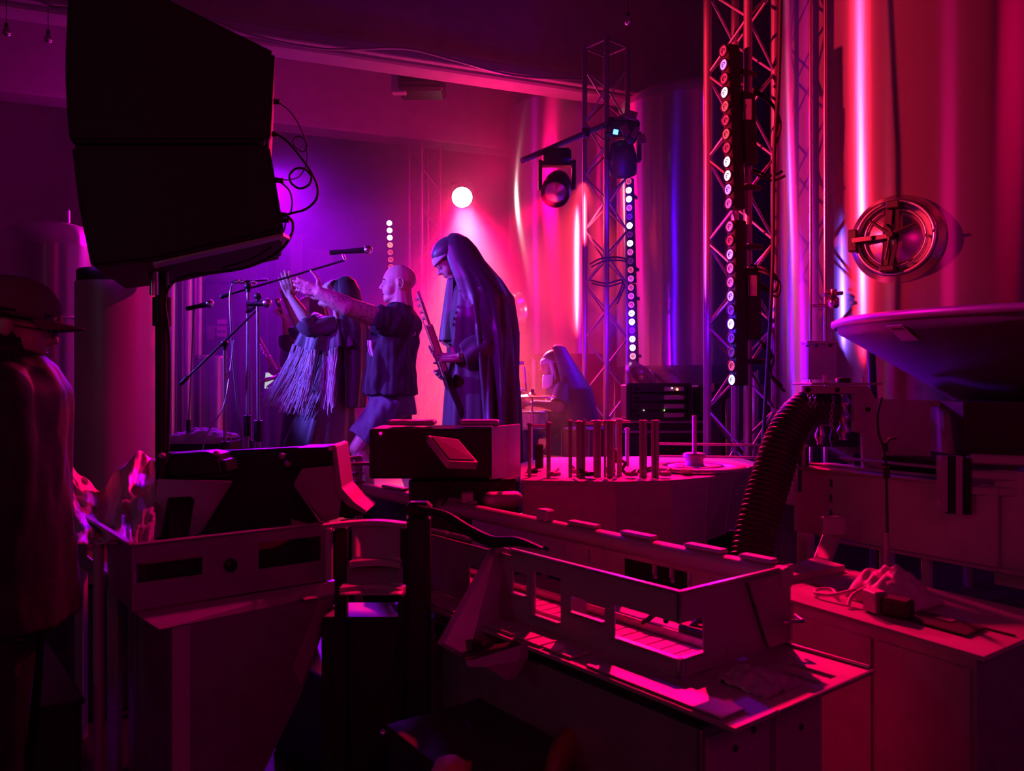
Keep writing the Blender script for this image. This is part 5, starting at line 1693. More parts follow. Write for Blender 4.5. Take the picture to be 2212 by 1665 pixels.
# purple cloth heap on a low amplifier, plus small amp
ax_ = W(430, 0, 5.9).x
am = thing('guitar_amplifier', (ax_, 5.95, STZ), 'low black amplifier under the purple cloth at left', 'amplifier')
za = W(0, 948, 5.9).z
MB().box((ax_, 5.95, (STZ + za) / 2), (.5, .3, za - STZ), bev=.02).build('cabinet', M['black'], am)
MB().box((ax_, 5.79, (STZ + za) / 2 - .02), (.44, .02, (za - STZ) * .7), bev=.004).build('grille', M['speaker'], am)
g = []
for i in range(26):
    row = []
    for j in range(20):
        u, v = i / 25, j / 19
        x = ax_ - .19 + .42 * u; y = 5.82 + .26 * v
        z = za + .015 + .055 * math.sin(u * PI) * math.sin(v * PI) + .022 * noise.noise(Vector((u * 5, v * 5, 0))) + .012 * noise.noise(Vector((u * 13, v * 11, 3)))
        if j == 0: z = za - .03; y -= .03
        if i in (0, 25): z -= .015
        row.append((x, y, z))
    g.append(row)
MB().sheet(g, .006).build('draped_cloth', M['cloth'], label='rumpled purple cloth thrown over the low amplifier', cat='cloth')
# hanging things under the left beam: fabric and lantern shapes on the far wall
for k, (px, py, w_, h_, Y, lab) in enumerate(((640, 560, 26, 110, 12.0, 'pale upright banner panel on the far wall'), (690, 560, 60, 44, 12.4, 'wide violet panel on the far wall behind the microphone'))):
    c = W(px, py, Y)
    t = thing('wall_panel', c, lab, 'panel', 'panels on the far wall')
    MB().box(c, (w_ * Y / FPX, .05, h_ * Y / FPX), bev=.01).build('board', M['plaster'], t)
    MB().box((c.x, c.y + .06, c.z / 2), (.05, .05, c.z)).build('post', M['blackmetal'], t)
for i, (px, lab) in enumerate(((565, 'left dark roof post on the far wall'), (590, 'right dark roof post on the far wall'))):
    x = W(px, 0, 12.8).x
    MB().box((x, 12.8, 2.3), (.1, .1, 4.6), bev=.01).build('steel_post', M['blackmetal'], label=lab, cat='post', group='far wall posts')

# small crown sconce over the drummer
# ---------------------------------------------------------------- rack, amps at the right of the stage
Yr = 6.3
rk = thing('amplifier_rack', W(1424, 906, Yr), 'black rack case of lit amplifiers right of the drummer', 'rack case')
c0 = W(1357, 830, Yr); c1 = W(1490, 906, Yr)
cx_, cz_ = (c0.x + c1.x) / 2, (c0.z + c1.z) / 2
w_, h_ = c1.x - c0.x, c0.z - c1.z
MB().box((cx_, Yr + .24, cz_), (w_, .44, h_), bev=.012).build('case', M['black'], rk)
fr = MB()
fr.beam((c0.x, Yr, c0.z), (c1.x, Yr, c0.z), .03, .02); fr.beam((c0.x, Yr, c1.z), (c1.x, Yr, c1.z), .03, .02)
fr.beam((c0.x, Yr, c0.z), (c0.x, Yr, c1.z), .03, .02, up=(0, 1, 0)); fr.beam((c1.x, Yr, c0.z), (c1.x, Yr, c1.z), .03, .02, up=(0, 1, 0))
fr.build('case_edge', M['blackmetal'], rk)
units = 4
for k in range(units):
    z = c0.z - h_ * (k + .5) / units
    u = MB().box((cx_, Yr + .005, z), (w_ * .9, .02, h_ / units * .86), bev=.004).build('rack_unit', M['blackmetal'], rk)
    MB().box((cx_ + w_ * .24, Yr - .008, z), (w_ * .32, .008, h_ / units * .5), bev=.002).build('front_panel', M['steel_dull'], u)
    for q in (-.38, -.33):
        MB().lathe([(.009, 0), (.009, .014), (.001, .016)], (cx_ + w_ * q, Yr - .005, z), (0, -1, 0), n=14).build('knob', M['black'], u)
def led(c, col, nm, parent, r=.004):
    MB().ell(c, (r, r, r), None, 8, 6).build('indicator', mat(nm, (.1, .1, .1), .4, emit=col, estr=8), parent)
led(W(1452, 838, Yr - .015), (1, .7, 1), 'white pilot', rk); led(W(1463, 841, Yr - .015), (1, .3, .1), 'amber pilot', rk, .008)
led(W(1391, 886, Yr - .015), (1, .6, .6), 'pale pilot', rk); led(W(1435, 886, Yr - .015), (.5, 1, .2), 'green pilot', rk)
mo = thing('floor_monitor', W(1507, 906, Yr), 'black speaker box right beside the amplifier rack', 'speaker')
MB().box(W(1510, 870, Yr + .3), (.12, .4, .29), bev=.015).build('cabinet', M['black'], mo)
MB().box(W(1510, 870, Yr + .09), (.10, .01, .25), bev=.004).build('grille', M['speaker'], mo)
cs_ = thing('flight_case', W(1436, 990, Yr), 'wide blue lit flight case under the amplifier rack', 'case')
a0, a1 = W(1330, 908, Yr), W(1530, 1000, Yr)
zlow = STZ
MB().box(((a0.x + a1.x) / 2, Yr + .3, (a0.z + zlow) / 2), (a1.x - a0.x, .55, a0.z - zlow), bev=.012).build('body', M['blackmetal'], cs_)
for z in (a0.z - .012, a0.z - .09):
    MB().beam((a0.x, Yr + .02, z), (a1.x, Yr + .02, z), .02, .022, bev=.003).build('edge_rail', M['alu'], cs_)
for x in (a0.x + .012, a1.x - .012):
    MB().beam((x, Yr + .02, zlow), (x, Yr + .02, a0.z), .02, .022, up=(0, 1, 0), bev=.003).build('corner_rail', M['alu'], cs_)
sp2 = thing('monitor_wedge', W(1562, 905, 6.0), 'small dark monitor speaker behind the nearest truss', 'speaker')
MB().prism([W(1543, 828, 6.0), W(1582, 828, 6.0), W(1582, 860, 6.0), W(1555, 862, 6.0), W(1543, 845, 6.0)], (0, .3, 0)).build('cabinet', M['black'], sp2)
MB().tube([W(1562, 862, 6.1), (W(1562, 0, 6.1).x, 6.1, STZ)], .018, 10).build('pole', M['blackmetal'], sp2)

# ---------------------------------------------------------------- the loudspeaker at left
YA = 2.75
pa = thing('loudspeaker', W(370, 560, YA), 'huge black two box loudspeaker filling the upper left', 'loudspeaker')
def slab(poly, y0, th, name, m_, parent, bev=.012):
    mb = MB().prism([W(px, py, y0) for px, py in poly], (-.30 * th, th, 0))
    o = mb.build(name, m_, parent)
    bm = bmesh.new(); bm.from_mesh(o.data)
    bmesh.ops.bevel(bm, geom=[e for e in bm.edges if e.calc_face_angle(0) > .5], offset=bev, segments=2, affect='EDGES')
    bm.to_mesh(o.data); bm.free()
    return o
cb = cat_curve([Vector((148, -60, 0)), Vector((140, 110, 0)), Vector((141, 200, 0)), Vector((150, 320, 0)), Vector((168, 440, 0)), Vector((184, 520, 0)), Vector((196, 578, 0))], 4)
left_edge = [(p.x, p.y) for p in cb]
up = [q for q in left_edge if q[1] < 306]
lo = [q for q in left_edge if q[1] >= 306]
slab(up + [(152, 306), (578, 306), (585, 290), (594, 110), (330, -20), (300, -60)], YA, .62, 'upper_cabinet', M['speaker'], pa)
slab([(153, 312), (168, 440), (184, 520), (196, 578), (330, 562), (614, 498), (582, 312)], YA, .62, 'lower_cabinet', M['speaker'], pa)
# the sloping underside plate with rigging handle
un = MB()
q0 = [W(200, 580, YA + .02), W(330, 564, YA + .02), W(612, 502, YA + .02), W(618, 512, YA + .02), W(600, 540, YA + .55), W(345, 590, YA + .55), W(205, 592, YA + .5)]
un.prism([W(330, 566, YA + .02), W(612, 503, YA + .02), W(628, 512, YA + .3), W(600, 534, YA + .6), W(345, 592, YA + .6)], (0, 0, -.01))
un.build('base_plate', M['steel_dull'], pa)
MB().tube([W(500, 533, YA + .3), W(502, 537, YA + .3), W(528, 531, YA + .3), W(530, 526, YA + .3)], .004, 8).build('handle', M['polish'], pa)
for (px, py) in ((592, 218), (586, 288), (600, 388), (606, 462), (612, 474)):
    c = W(px, py, YA + .3)
    MB().tube([c - Vector((.03, 0, 0)), c + Vector((.022, 0, -.004))], [.012, .009], 10).build('plug', M['black'], pa)
PAX = -.30 * .3
def wire(pts, r, lab, n=8):
    MB().tube(cat_curve([W(px, py, y) for px, py, y in pts], n), r, 8).build('speaker_cable', M['rubber'], label=lab, cat='cable')
Yw = YA + .3
wire([(600, 220, Yw), (630, 245, Yw), (655, 290, Yw), (663, 330, Yw), (660, 360, Yw), (645, 382, Yw), (625, 388, Yw), (604, 388, Yw)], .0022, 'thin signal lead looping between the two cabinets')
wire([(664, 314, Yw), (655, 328, Yw), (638, 318, Yw), (632, 303, Yw), (645, 294, Yw), (658, 302, Yw), (664, 316, Yw)], .0022, 'thin small loop in the signal lead')
wire([(594, 288, Yw), (620, 305, Yw - .03), (650, 340, Yw - .03), (672, 372, Yw - .03), (686, 405, Yw - .03), (682, 432, Yw - .03), (660, 452, Yw - .03), (632, 460, Yw), (612, 466, Yw)], .0048, 'thick speaker cable hanging in a wide bow at right of the cabinets')
wire([(674, 378, Yw - .04), (668, 398, Yw - .05), (648, 407, Yw - .05), (630, 396, Yw - .04), (626, 378, Yw - .03), (640, 364, Yw - .02), (660, 366, Yw - .01), (676, 384, Yw)], .0045, 'round coil of the thick speaker cable')
wire([(604, 392, Yw), (624, 410, Yw), (631, 435, Yw), (628, 460, Yw)], .0035, 'short lead bending down beside the lower cabinet')
wire([(614, 462, Yw), (632, 480, Yw), (628, 510, Yw - .02), (600, 545, Yw - .05), (540, 575, Yw - .08), (470, 588, Yw - .1), (410, 594, Yw - .12), (372, 612, Yw - .15), (356, 650, Yw - .15), (364, 720, Yw - .15), (366, 820, Yw - .15), (362, 985, Yw - .15)], .0055, 'thick cable sagging under the loudspeaker and down the stand')
wire([(618, 474, Yw), (612, 500, Yw - .02), (590, 530, Yw - .04), (540, 560, Yw - .06), (480, 578, Yw - .08)], .0035, 'thinner cable running along the sagging one')
# pole and cradle
ps = thing('speaker_pole', Vector((W(345, 0, YA + .3).x, YA + .3, 0)), 'black steel pole standing under the loudspeaker', 'stand')
xq = W(350, 0, YA + .3)
MB().tube([(xq.x, xq.y, .02), (xq.x, xq.y, W(0, 588, YA + .3).z)], .024, 20).build('pole', M['blackmetal'], ps)
MB().tube([(xq.x - .012, xq.y - .04, W(0, 640, YA + .3).z), (xq.x - .012, xq.y - .04, W(0, 582, YA + .3).z)], .016, 16).build('pin', M['polish'], ps)
MB().tube([(xq.x, xq.y, W(0, 690, YA).z), (xq.x, xq.y, W(0, 622, YA).z)], .034, 20).build('collar', M['black'], ps)
MB().lathe([(.2, 0), (.2, .012), (.03, .02)], (xq.x, xq.y, 0), n=40).build('foot', M['blackmetal'], ps)
# round steel housing with dark cap
cy_ = thing('steel_cylinder', Vector((W(250, 0, 4.3).x, 4.3, 0)), 'fat round pillar in front of the loudspeaker pole, magenta lit', 'pillar')
xq = W(251, 0, 4.3)
r_ = 80 / FPX * 4.3
zc = W(0, 603, 4.3 - r_).z
MB().lathe([(r_, 0.0), (r_, zc)], (xq.x, 4.3, 0), n=72, caps=True).build('shell', mat('pillar paint', (.5, .46, .48), .45, .3, bump=.03, bscale=120), cy_)
MB().lathe([(r_ * .80, 0), (r_ * .84, .01), (r_ * .84, .06), (r_ * .8, .07)], (W(240, 0, 4.3).x, 4.3, zc), n=56).build('cap_plate', M['black'], cy_)
MB().lathe([(.042, 0), (.045, .006), (.045, .055), (.04, .06)], (W(290, 0, 4.0).x, 4.3 - r_ * .75, zc), n=28).build('bolt_head', M['steel_dull'], cy_)

# ---------------------------------------------------------------- canning line, front trough
U = Vector((-.62, .785, 0)).normalized()
V = Vector((.785, .62, 0)).normalized()
C0 = Vector((.4085, 1.964, 0))
def F(s, t, z):
    return C0 + U * s + V * t + Z_ * z
RUV = Matrix((U, V, Z_)).transposed()
tr = thing('can_conveyor_trough', F(.4, .2, 0), 'open steel conveyor trough with cut out windows in the foreground', 'machine')
holes = [(0, .218, .838 - .79, .923 - .79), (.256, .389, .868 - .79, .912 - .79), (.432, .546, .825 - .79, .952 - .79), (.585, .65, .87 - .79, .935 - .79)]
MB().plate(F(0, 0, .79), U, Z_, -V, .66, .21, .004, holes).build('front_panel', M['steel'], tr)
MB().plate(F(0, 0, .79), V, Z_, U, .44, .21, .004, [(0, .088, .838 - .79, .923 - .79)]).build('end_panel', M['steel'], tr)
rim = MB()
rim.beam(F(-.006, -.004, 1.0), F(.66, -.004, 1.0), .014, .007, bev=.002)
rim.beam(F(-.002, -.004, 1.0), F(-.002, .475, 1.0), .014, .007, bev=.002)
rim.build('top_rim', M['polish'], tr)
rb = MB().beam(F(.66, -.004, .995), F(1.12, -.004, .995), .012, .008, bev=.002)
for a_, b_ in ((.70, .86), (.88, .98), (1.0, 1.12)):
    rb.beam(F(a_, -.008, 1.0), F(b_, -.008, 1.0), .018, .01, bev=.003)
rb.build('rim_strip', M['polish'], tr)
MB().plate(F(.66, 0, .79), U, Z_, -V, .5, .19, .004, [(.1, .22, .03, .12)]).build('far_panel', M['steel_dull'], tr)
lip = MB()
lip.beam(F(0.0, -.008, .838), F(.218, -.008, .838), .012, .006); lip.beam(F(-.004, 0, .838), F(-.004, .088, .838), .012, .006)
lip.beam(F(.256, -.008, .868), F(.389, -.008, .868), .014, .006)
lip.beam(F(.432, -.008, .825), F(.546, -.008, .825), .014, .006)
lip.beam(F(.585, -.008, .87), F(.65, -.008, .87), .014, .006)
lip.beam(F(.546, -.008, .825), F(.546, -.008, .952), .014, .006, up=V)
lip.build('window_lip', M['polish'], tr)
ed = MB()
ed.beam(F(0, -.004, .79), F(0, -.004, .838), .008, .008, up=V)
ed.build('corner_edge', M['polish'], tr)
MB().beam(F(0, -.004, .923), F(0, -.004, 1.0), .008, .008, up=V).build('corner_edge', M['polish'], tr)
# rear rail with raised pads
rail = MB()
n_ = 40
rows = []
for i in range(2):
    s0 = (-.02, 2.75)[i]
    row = []
    for k in range(16):
        an = 2 * PI * k / 16
        ca, sa = math.cos(an), math.sin(an)
        q = (abs(ca) ** 3 + abs(sa) ** 3) ** (-1 / 3)
        row.append(F(s0, .42 + .030 * ca * q, .975 + .030 * sa * q))
    rows.append(row)
rail.loft(rows); rail.build('rear_rail', M['steel'], tr)
rp = MB().plate(F(-.0, .45, .79), U, Z_, V, 1.5, .17, .004, [(.35, .62, .05, .13)])
rp.build('rear_panel', M['steel_dull'], tr)
for a_, b_ in ((.02, .13), (.19, .33), (.46, .60), (.72, .86), (1.45, 1.62), (2.0, 2.2)):
    MB().beam(F(a_, .425, 1.012), F(b_, .425, 1.012), .040, .014, bev=.005).build('rail_pad', M['steel'], tr)
kb = F(.98, .41, 1.0)
MB().box(kb + Z_ * .022, (.06, .045, .045), RUV, bev=.006).build('sensor_block', M['steel_dull'], tr)
# conveyor belt slats in the trough
belt0 = None
for k in range(34):
    s_ = -.04 + k * .047 + .06
    if belt0 is None:
        belt0 = MB().box(F(s_, .10, .806), (.043, .14, .006), RUV, bev=.002).build('belt_slat', M['steel'], tr)
        b0 = F(s_, .10, .806)
    else:
        inst(belt0, tr, Matrix.Translation(F(s_, .10 + .002 * (k % 2), .806) - b0))
for t_ in (.02, .18):
    MB().beam(F(.0, t_, .815), F(1.55, t_, .815), .008, .035, bev=.002).build('guide_rail', M['polish'], tr)
for k, s_ in enumerate((.30, .37, .44, .74)):
    m_ = MB()
    m_.beam(F(s_, .40, .935), F(s_, .40, .905), .01, .01, up=V); m_.beam(F(s_, .40, .907), F(s_ - .018, .385, .900), .01, .01)
    m_.build('nozzle', M['steel'], tr)
for k, (s_, t_, z) in enumerate(((.08, .22, .85), (.16, .27, .86), (.22, .20, .84))):
    MB().tube(cat_curve([F(s_, t_, z), F(s_ + .03, t_ + .03, z + .03), F(s_ + .06, t_ - .02, z - .01), F(s_ + .1, t_ + .02, z - .02)], 6), .008, 8).build('hose', M['rubber'], tr)
MB().box(F(.12, .22, .83), (.10, .07, .04), RUV, bev=.008).build('motor', M['black'], tr)
MB().box(F(.48, .1, .85), (.05, .05, .06), RUV, bev=.006).build('valve_block', M['steel'], tr)
# lower tray around the trough
tray = thing('drip_tray', F(.2, .1, .0), 'wide steel drip tray ledge under the trough with sheets on it', 'tray')
MB().plate(F(-.25, -.125, .775), U, V, Z_, 1.35, .56, .010, [(.03, .13, .36, .385), (.03, .15, .42, .45)]).build('tray_top', M['steel'], tray)
MB().beam(F(-.254, .02, .782), F(-.254, .435, .782), .010, .012, bev=.003).build('lit_edge', M['polish'], tray)
MB().tube([F(-.245, .435, .79), F(.0, .435, .79)], .005, 8).build('far_edge', M['polish'], tray)
sl0 = None
for k in range(13):
    s_ = .30 + k * .062
    if sl0 is None:
        sl0 = MB().box(F(s_, -.075, .790), (.056, .075, .006), RUV, bev=.002).build('top_plate', M['steel'], tray)
        p0_ = F(s_, -.075, .790)
    else:
        inst(sl0, tray, Matrix.Translation(F(s_, -.075 + .002 * math.sin(k * 2.2), .790) - p0_) )
MB().box(F(-.0, -.075, .789), (.42, .085, .006), RUV, bev=.002).build('long_strip', M['steel_dull'], tray)
for t_ in (.18, .24, .30):
    pass
bg = MB()
g = []
for i in range(24):
    g.append([F(-.2 + .16 * i / 23, .06 + .14 * j / 17, .79 + .028 * math.sin(i / 23 * PI) * math.sin(j / 17 * PI) + .016 * (noise.noise(Vector((i * .32, j * .34, 1))) + .5 * noise.noise(Vector((i * .8, j * .8, 4))))) for j in range(18)])
bg.sheet(g, .002).build('plastic_bag', mat('clear crumpled film', (.5, .45, .5), .12, spec=1.0, bump=.3, bscale=30), label='small crumpled clear bag on the drip tray corner', cat='bag')
# cabinet below
cb_ = thing('line_base_cabinet', F(.5, .15, 0), 'steel base cabinet with bolt holes under the drip tray', 'cabinet')
MB().box(F(.55, .16, .37), (1.36, .50, .72), RUV, bev=.004).build('body', M['steel_dull'], cb_)
MB().box(F(-.132, .05, .38), (.006, .24, .66), RUV, bev=.002).build('end_door', M['steel'], cb_)
MB().box(F(-.132, .30, .38), (.006, .20, .66), RUV, bev=.002).build('end_door', M['steel'], cb_)
MB().beam(F(-.135, -.092, .03), F(-.135, -.092, .735), .012, .012, up=V, bev=.003).build('corner_post', M['polish'], cb_)
for t_, z in ((.03, .66), (.10, .685), (.21, .52), (.30, .64)):
    MB().lathe([(.008, -.004), (.008, .004), (.004, .004)], F(-.136, t_, z), -U, n=14).build('bolt', M['black'], cb_)
for sg in (0, 1):
    for t_ in (-.06, .36):
        MB().tube([F(-.1 + sg * 1.3, t_, 0), F(-.1 + sg * 1.3, t_, .02)], .02, 12).build('foot', M['rubber'], cb_)
# dark sheet metal guard sliding into the trough on the right end
MB().prism([F(-.012, .25, .99), F(-.012, .44, .99), F(-.012, .44, .80), F(-.012, .34, .80)], -U * .006).build('end_gusset', M['steel_dull'], tr)
hk = MB(); hk.tube([F(-.02, .40, .86), F(-.055, .44, .862), F(-.02, .455, .868)], .006, 8); hk.build('hook', M['polish'], tr)

# triangular chute and dark post left of the trough
ch_ = thing('discharge_chute', F(.95, -.12, 0), 'tall narrow triangular steel chute left of the trough', 'chute')
a, b = G(1062, 1178, .985), W(945, 1395, 2.3)
tri = [W(1062, 1178, 2.50), W(1068, 1385, 2.42), W(1000, 1420, 2.32), W(944, 1390, 2.32)]
MB().prism(tri, V * .02).build('sheet', M['steel_dull'], ch_)
MB().prism([W(1062, 1178, 2.50), W(1090, 1180, 2.54), W(1100, 1390, 2.5), W(1068, 1385, 2.42)], V * .012).build('side', M['steel_dull'], ch_)
cp = [W(1005, 1425, 2.18), W(1126, 1388, 2.22), W(1122, 1425, 2.22), W(1095, 1470, 2.22), W(1050, 1440, 2.18), W(1012, 1440, 2.18)]
MB().prism(cp, V * .03).build('spout', M['steel'], ch_)
MB().prism([W(1005, 1425, 2.18), W(1126, 1388, 2.22), W(1100, 1378, 2.34), W(1000, 1408, 2.32)], Z_ * -.006).build('spout_top', M['black'], ch_)
MB().tube([F(1.0, -.06, 0.0), F(1.0, -.06, .72)], .02, 12).build('support', M['blackmetal'], ch_)
MB().beam(F(1.0, -.06, .70), W(1030, 1400, 2.3), .03, .03).build('bracket', M['blackmetal'], ch_)
pst = thing('black_post', G(905, 1400, .5), 'black upright post between ribbed slide and chute', 'post')
x_ = W(905, 0, 2.62)
MB().box((x_.x, 2.62, .54), (.075, .06, 1.08), bev=.01).build('post', M['black'], pst)
MB().box((x_.x, 2.62, 1.10), (.085, .07, .05), bev=.015).build('cap', M['black'], pst)
wr = MB()
path = [(900, 1092, 2.58), (960, 1105, 2.55), (1010, 1135, 2.5), (1060, 1158, 2.42), (1110, 1160, 2.36), (1150, 1175, 2.3), (1185, 1192, 2.24)]
P = cat_curve([W(*p) for p in path], 6)
L_ = len(P)
g = [[p + Z_ * (-.035 * w * math.sin(PI * min(1, (i + 3) / L_)) - .0) for w in (0, .5, 1)] for i, p in enumerate(P)]
wr.sheet(g, .012).build('rubber_flap', M['rubber'], label='long black curved rubber flap lying over the trough edge', cat='flap')

# curved ribbed slide
rs = thing('ribbed_slide', G(800, 1300, .7), 'curved slide with three bright lit ribs left of the black post', 'machine')
def arc(pts, w, h, name, m_='steel'):
    P = cat_curve([W(*p) for p in pts], 6)
    rings_ = []
    for i, p in enumerate(P):
        rings_.append([p + Vector((0, dy, dz)) for dy, dz in ((-h, -w), (h, -w), (h, w), (-h, w))])
    MB().loft(rings_, smooth=False).build(name, M[m_], rs)
arc([(698, 1137, 2.62), (765, 1130, 2.66), (820, 1128, 2.68), (878, 1134, 2.64)], .008, .02, 'rib')
arc([(757, 1217, 2.5), (800, 1213, 2.52), (830, 1213, 2.52), (866, 1218, 2.5)], .009, .02, 'rib')
arc([(738, 1272, 2.40), (790, 1266, 2.46), (830, 1266, 2.46), (874, 1276, 2.42)], .010, .03, 'rib')
g = [[W(760 + 105 * j / 9, 1135 + 76 * i / 9, 2.64 - .13 * i / 9 + .03 * math.sin(j / 9 * PI)) for j in range(10)] for i in range(10)]
MB().sheet(g, .004).build('slide_sheet', M['steel'], rs)
g = [[W(750 + 120 * j / 9, 1222 + 42 * i / 9, 2.50 - .06 * i / 9 + .03 * math.sin(j / 9 * PI)) for j in range(10)] for i in range(10)]
MB().sheet(g, .004).build('slide_sheet', M['steel_dull'], rs)
g = [[W(738 - 6 * i / 9 + 136 * j / 9, 1272 + 14 * i / 9, 2.42 - .07 * i / 9 + .03 * math.sin(j / 9 * PI)) for j in range(10)] for i in range(10)]
MB().sheet(g, .004).build('slide_lip', M['steel'], rs)
MB().beam(W(711, 1140, 2.60), W(711, 1252, 2.60), .02, .028, up=(0, 1, 0), bev=.003).build('upright', M['steel'], rs)
for px in (735, 872):
    q = W(px, 1140, 2.7)
    MB().box((q.x, 2.72, q.z / 2), (.04, .04, q.z), bev=.004).build('frame_post', M['blackmetal'], rs)
MB().box((W(805, 0, 2.8).x, 2.86, .36), (.34, .2, .70), bev=.01).build('gap_filler', M['black'], rs)  # added black box that darkens the floor gap under the slide

# ---------------------------------------------------------------- left hopper bin
B0 = Vector((-1.189, 2.55, 0))
def Bn(s, t, z):
    return B0 + U * s + V * t + Z_ * z
bn = thing('hopper_bin', Bn(.5, .3, 0), 'big steel hopper bin with square openings at lower left', 'machine')
MB().plate(Bn(0, 0, .79), V, Z_, U, .66, .21, .005, [(.0, .21, .085, .150), (.40, .63, .075, .165)]).build('front_panel', M['steel_dull'], bn)
MB().lathe([(.022, 0), (.022, .01), (.001, .011)], Bn(-.004, .30, .895), -U, n=24).build('knob', M['black'], bn)
MB().plate(Bn(0, 0, .79), U, Z_, -V, 1.15, .21, .005, [(.35, .7, .06, .15)]).build('side_panel', M['steel_dull'], bn)
MB().plate(Bn(0, .66, .79), U, Z_, V, 1.15, .18, .005).build('far_side_panel', M['steel_dull'], bn)
MB().plate(Bn(1.15, 0, .79), V, Z_, U, .66, .21, .005).build('back_panel', M['steel_dull'], bn)
MB().plate(Bn(0.01, 0.01, .80), U, V, Z_, 1.13, .64, .005).build('floor_panel', M['black'], bn)  # black colour stands in for the shade inside the bin
MB().box(Bn(.16, .33, .88), (.20, .60, .12), RUV, bev=.02).build('shade_block', M['black'], bn)  # added black block so the bin openings look shaded
rm = MB(); rm.beam(Bn(-.006, -.008, 1.0), Bn(1.15, -.008, 1.0), .022, .010, bev=.003); rm.build('side_rim', M['steel'], bn)
rm = MB(); rm.beam(Bn(-.006, -.008, 1.0), Bn(-.006, .66, 1.0), .016, .010, bev=.003); rm.build('front_rim', M['steel_dull'], bn)
MB().beam(Bn(-.003, -.003, .79), Bn(-.003, -.003, 1.0), .012, .012, up=V, bev=.003).build('corner_edge', M['steel'], bn)
# lower apron and body
ap = MB()
ap.prism([Bn(-.01, .0, .785), Bn(-.01, .69, .785), Bn(-.03, .70, .745), Bn(-.06, .06, .735)], U * .03)
ap.build('apron', M['steel_dull'], bn)
lb = MB()
lb.prism([Bn(-.04, .10, .74), Bn(-.04, .67, .74), Bn(-.04, .54, .42), Bn(-.04, .30, .0), Bn(-.04, .10, .0)], U * .55)
lb.build('lower_body', M['steel_dull'], bn)
MB().prism([Bn(-.045, .10, .73), Bn(-.045, .155, .73), Bn(-.045, .155, .0), Bn(-.045, .10, .0)], -U * .006).build('pale_strip', mat('pale side light tint', (.55, .55, .58), .6, bump=.1, bscale=90), bn)  # paler bluish colour stands in for side light on this face
MB().prism([Bn(-.05, .60, .735), Bn(-.05, .655, .735), Bn(-.05, .53, .45), Bn(-.05, .50, .52)], -U * .004).build('side_gusset', M['steel'], bn)
MB().box(Bn(-.07, .55, .758), (.05, .05, .006), RUV, bev=.002).build('small_tab', M['steel'], bn)
for s_, t_ in ((1.1, .05), (1.1, .6), (.45, .04)):
    q = Bn(s_, t_, 0)
    MB().box((q.x, q.y, .40), (.04, .04, .80), bev=.004).build('leg', M['steel_dull'], bn)
# shiny leg in front of the bin's side
q = Bn(.36, -.03, 0)
MB().tube([(q.x, q.y, 0), (q.x, q.y, .96)], .018, 12).build('round_leg', M['steel'], bn)
# plastic liner bag in the bin
g = []
for i in range(60):
    u = i / 59
    row = []
    top = 992 + 62 * math.sin(min(1.0, u / .62) * PI) ** 1.2 * (u < .62) - 12 * (u > .62) * math.sin((u - .62) / .38 * PI) + 8 * math.sin(u * 23)
    for j in range(34):
        v = j / 33
        px = 150 + 200 * u + (16 + 46 * u) * v * (1 - u) - 20 * u * v
        py = top + (1175 - top) * v
        yy = 3.55 - .78 * v - .12 * u + .10 * noise.noise(Vector((u * 5.5, v * 4.5, 2))) + .06 * abs(noise.noise(Vector((u * 11, v * 8, 7)))) + .05 * math.cos(u * 15 + v * 3) * (1 - v * .4)
        p = W(px, py, 3.3)
        q = Vector((p.x * yy / 3.3, yy, CAMZ + (p.z - CAMZ) * yy / 3.3))
        row.append(q)
    g.append(row)
MB().sheet(g, .002).build('liner_bag', M['tarp'], label='crumpled translucent liner bag sticking out of the hopper bin', cat='bag')
# dark hood with rounded top standing in the bin
hd = thing('feeder_hood', Bn(.5, .45, 1.0), 'dark rounded feeder hood with broad side openings above the hopper bin', 'machine')
# broad dark top plate and body
def spoly(pts, y0, ext, name, m_, parent, bev=.006):
    mb = MB().prism([W(px, py, y0 if len(p) == 2 else p[2]) for p in pts for px, py in [p[:2]]], ext)
    o = mb.build(name, m_, parent)
    bm = bmesh.new(); bm.from_mesh(o.data)
    bmesh.ops.bevel(bm, geom=[e for e in bm.edges if e.calc_face_angle(0) > .4], offset=bev, segments=2, affect='EDGES')
    bm.to_mesh(o.data); bm.free()
    return o
spoly([(345, 985), (352, 978), (470, 974), (600, 968), (700, 962), (722, 966), (740, 1060), (790, 1112), (735, 1118), (690, 1120), (680, 1132), (440, 1165), (330, 1168), (350, 1100), (338, 1030)], 3.22, (0, .05, 0), 'back_plate', M['black'], hd)
spoly([(340, 1000), (350, 982), (440, 976), (480, 984), (490, 1030), (380, 1040), (350, 1030)], 3.05, (0, .16, 0), 'top_roll', M['black'], hd, .02)
spoly([(608, 978), (640, 968), (700, 966), (715, 963), (722, 1000), (640, 1010), (618, 1000)], 3.0, (0, .2, 0), 'top_roll', M['black'], hd, .015)
spoly([(716, 960), (726, 963), (738, 1055), (765, 1085), (792, 1104), (786, 1110), (750, 1092), (728, 1065)], 2.98, (0, .22, 0), 'curved_edge', M['steel'], hd, .003)
spoly([(338, 1035), (500, 1040), (432, 1150), (405, 1165), (420, 1080), (412, 1072), (362, 1075), (345, 1160), (330, 1160)], 3.0, (0, .02, 0), 'side_sheet', M['steel_dull'], hd, .003)
spoly([(634, 1045), (652, 1012), (722, 1005), (738, 1070), (730, 1120), (700, 1128)], 3.02, (0, .02, 0), 'wing_sheet', M['steel_dull'], hd, .003)
MB().tube([W(636, 1046, 2.98), W(692, 1128, 2.9)], .004, 8).build('wing_edge', M['steel'], hd)
for px, py in ((350, 984), (468, 980), (610, 985), (622, 1002)):
    MB().ell(W(px, py, 3.02), (.014, .014, .012)).build('bolt', M['steel'], hd)
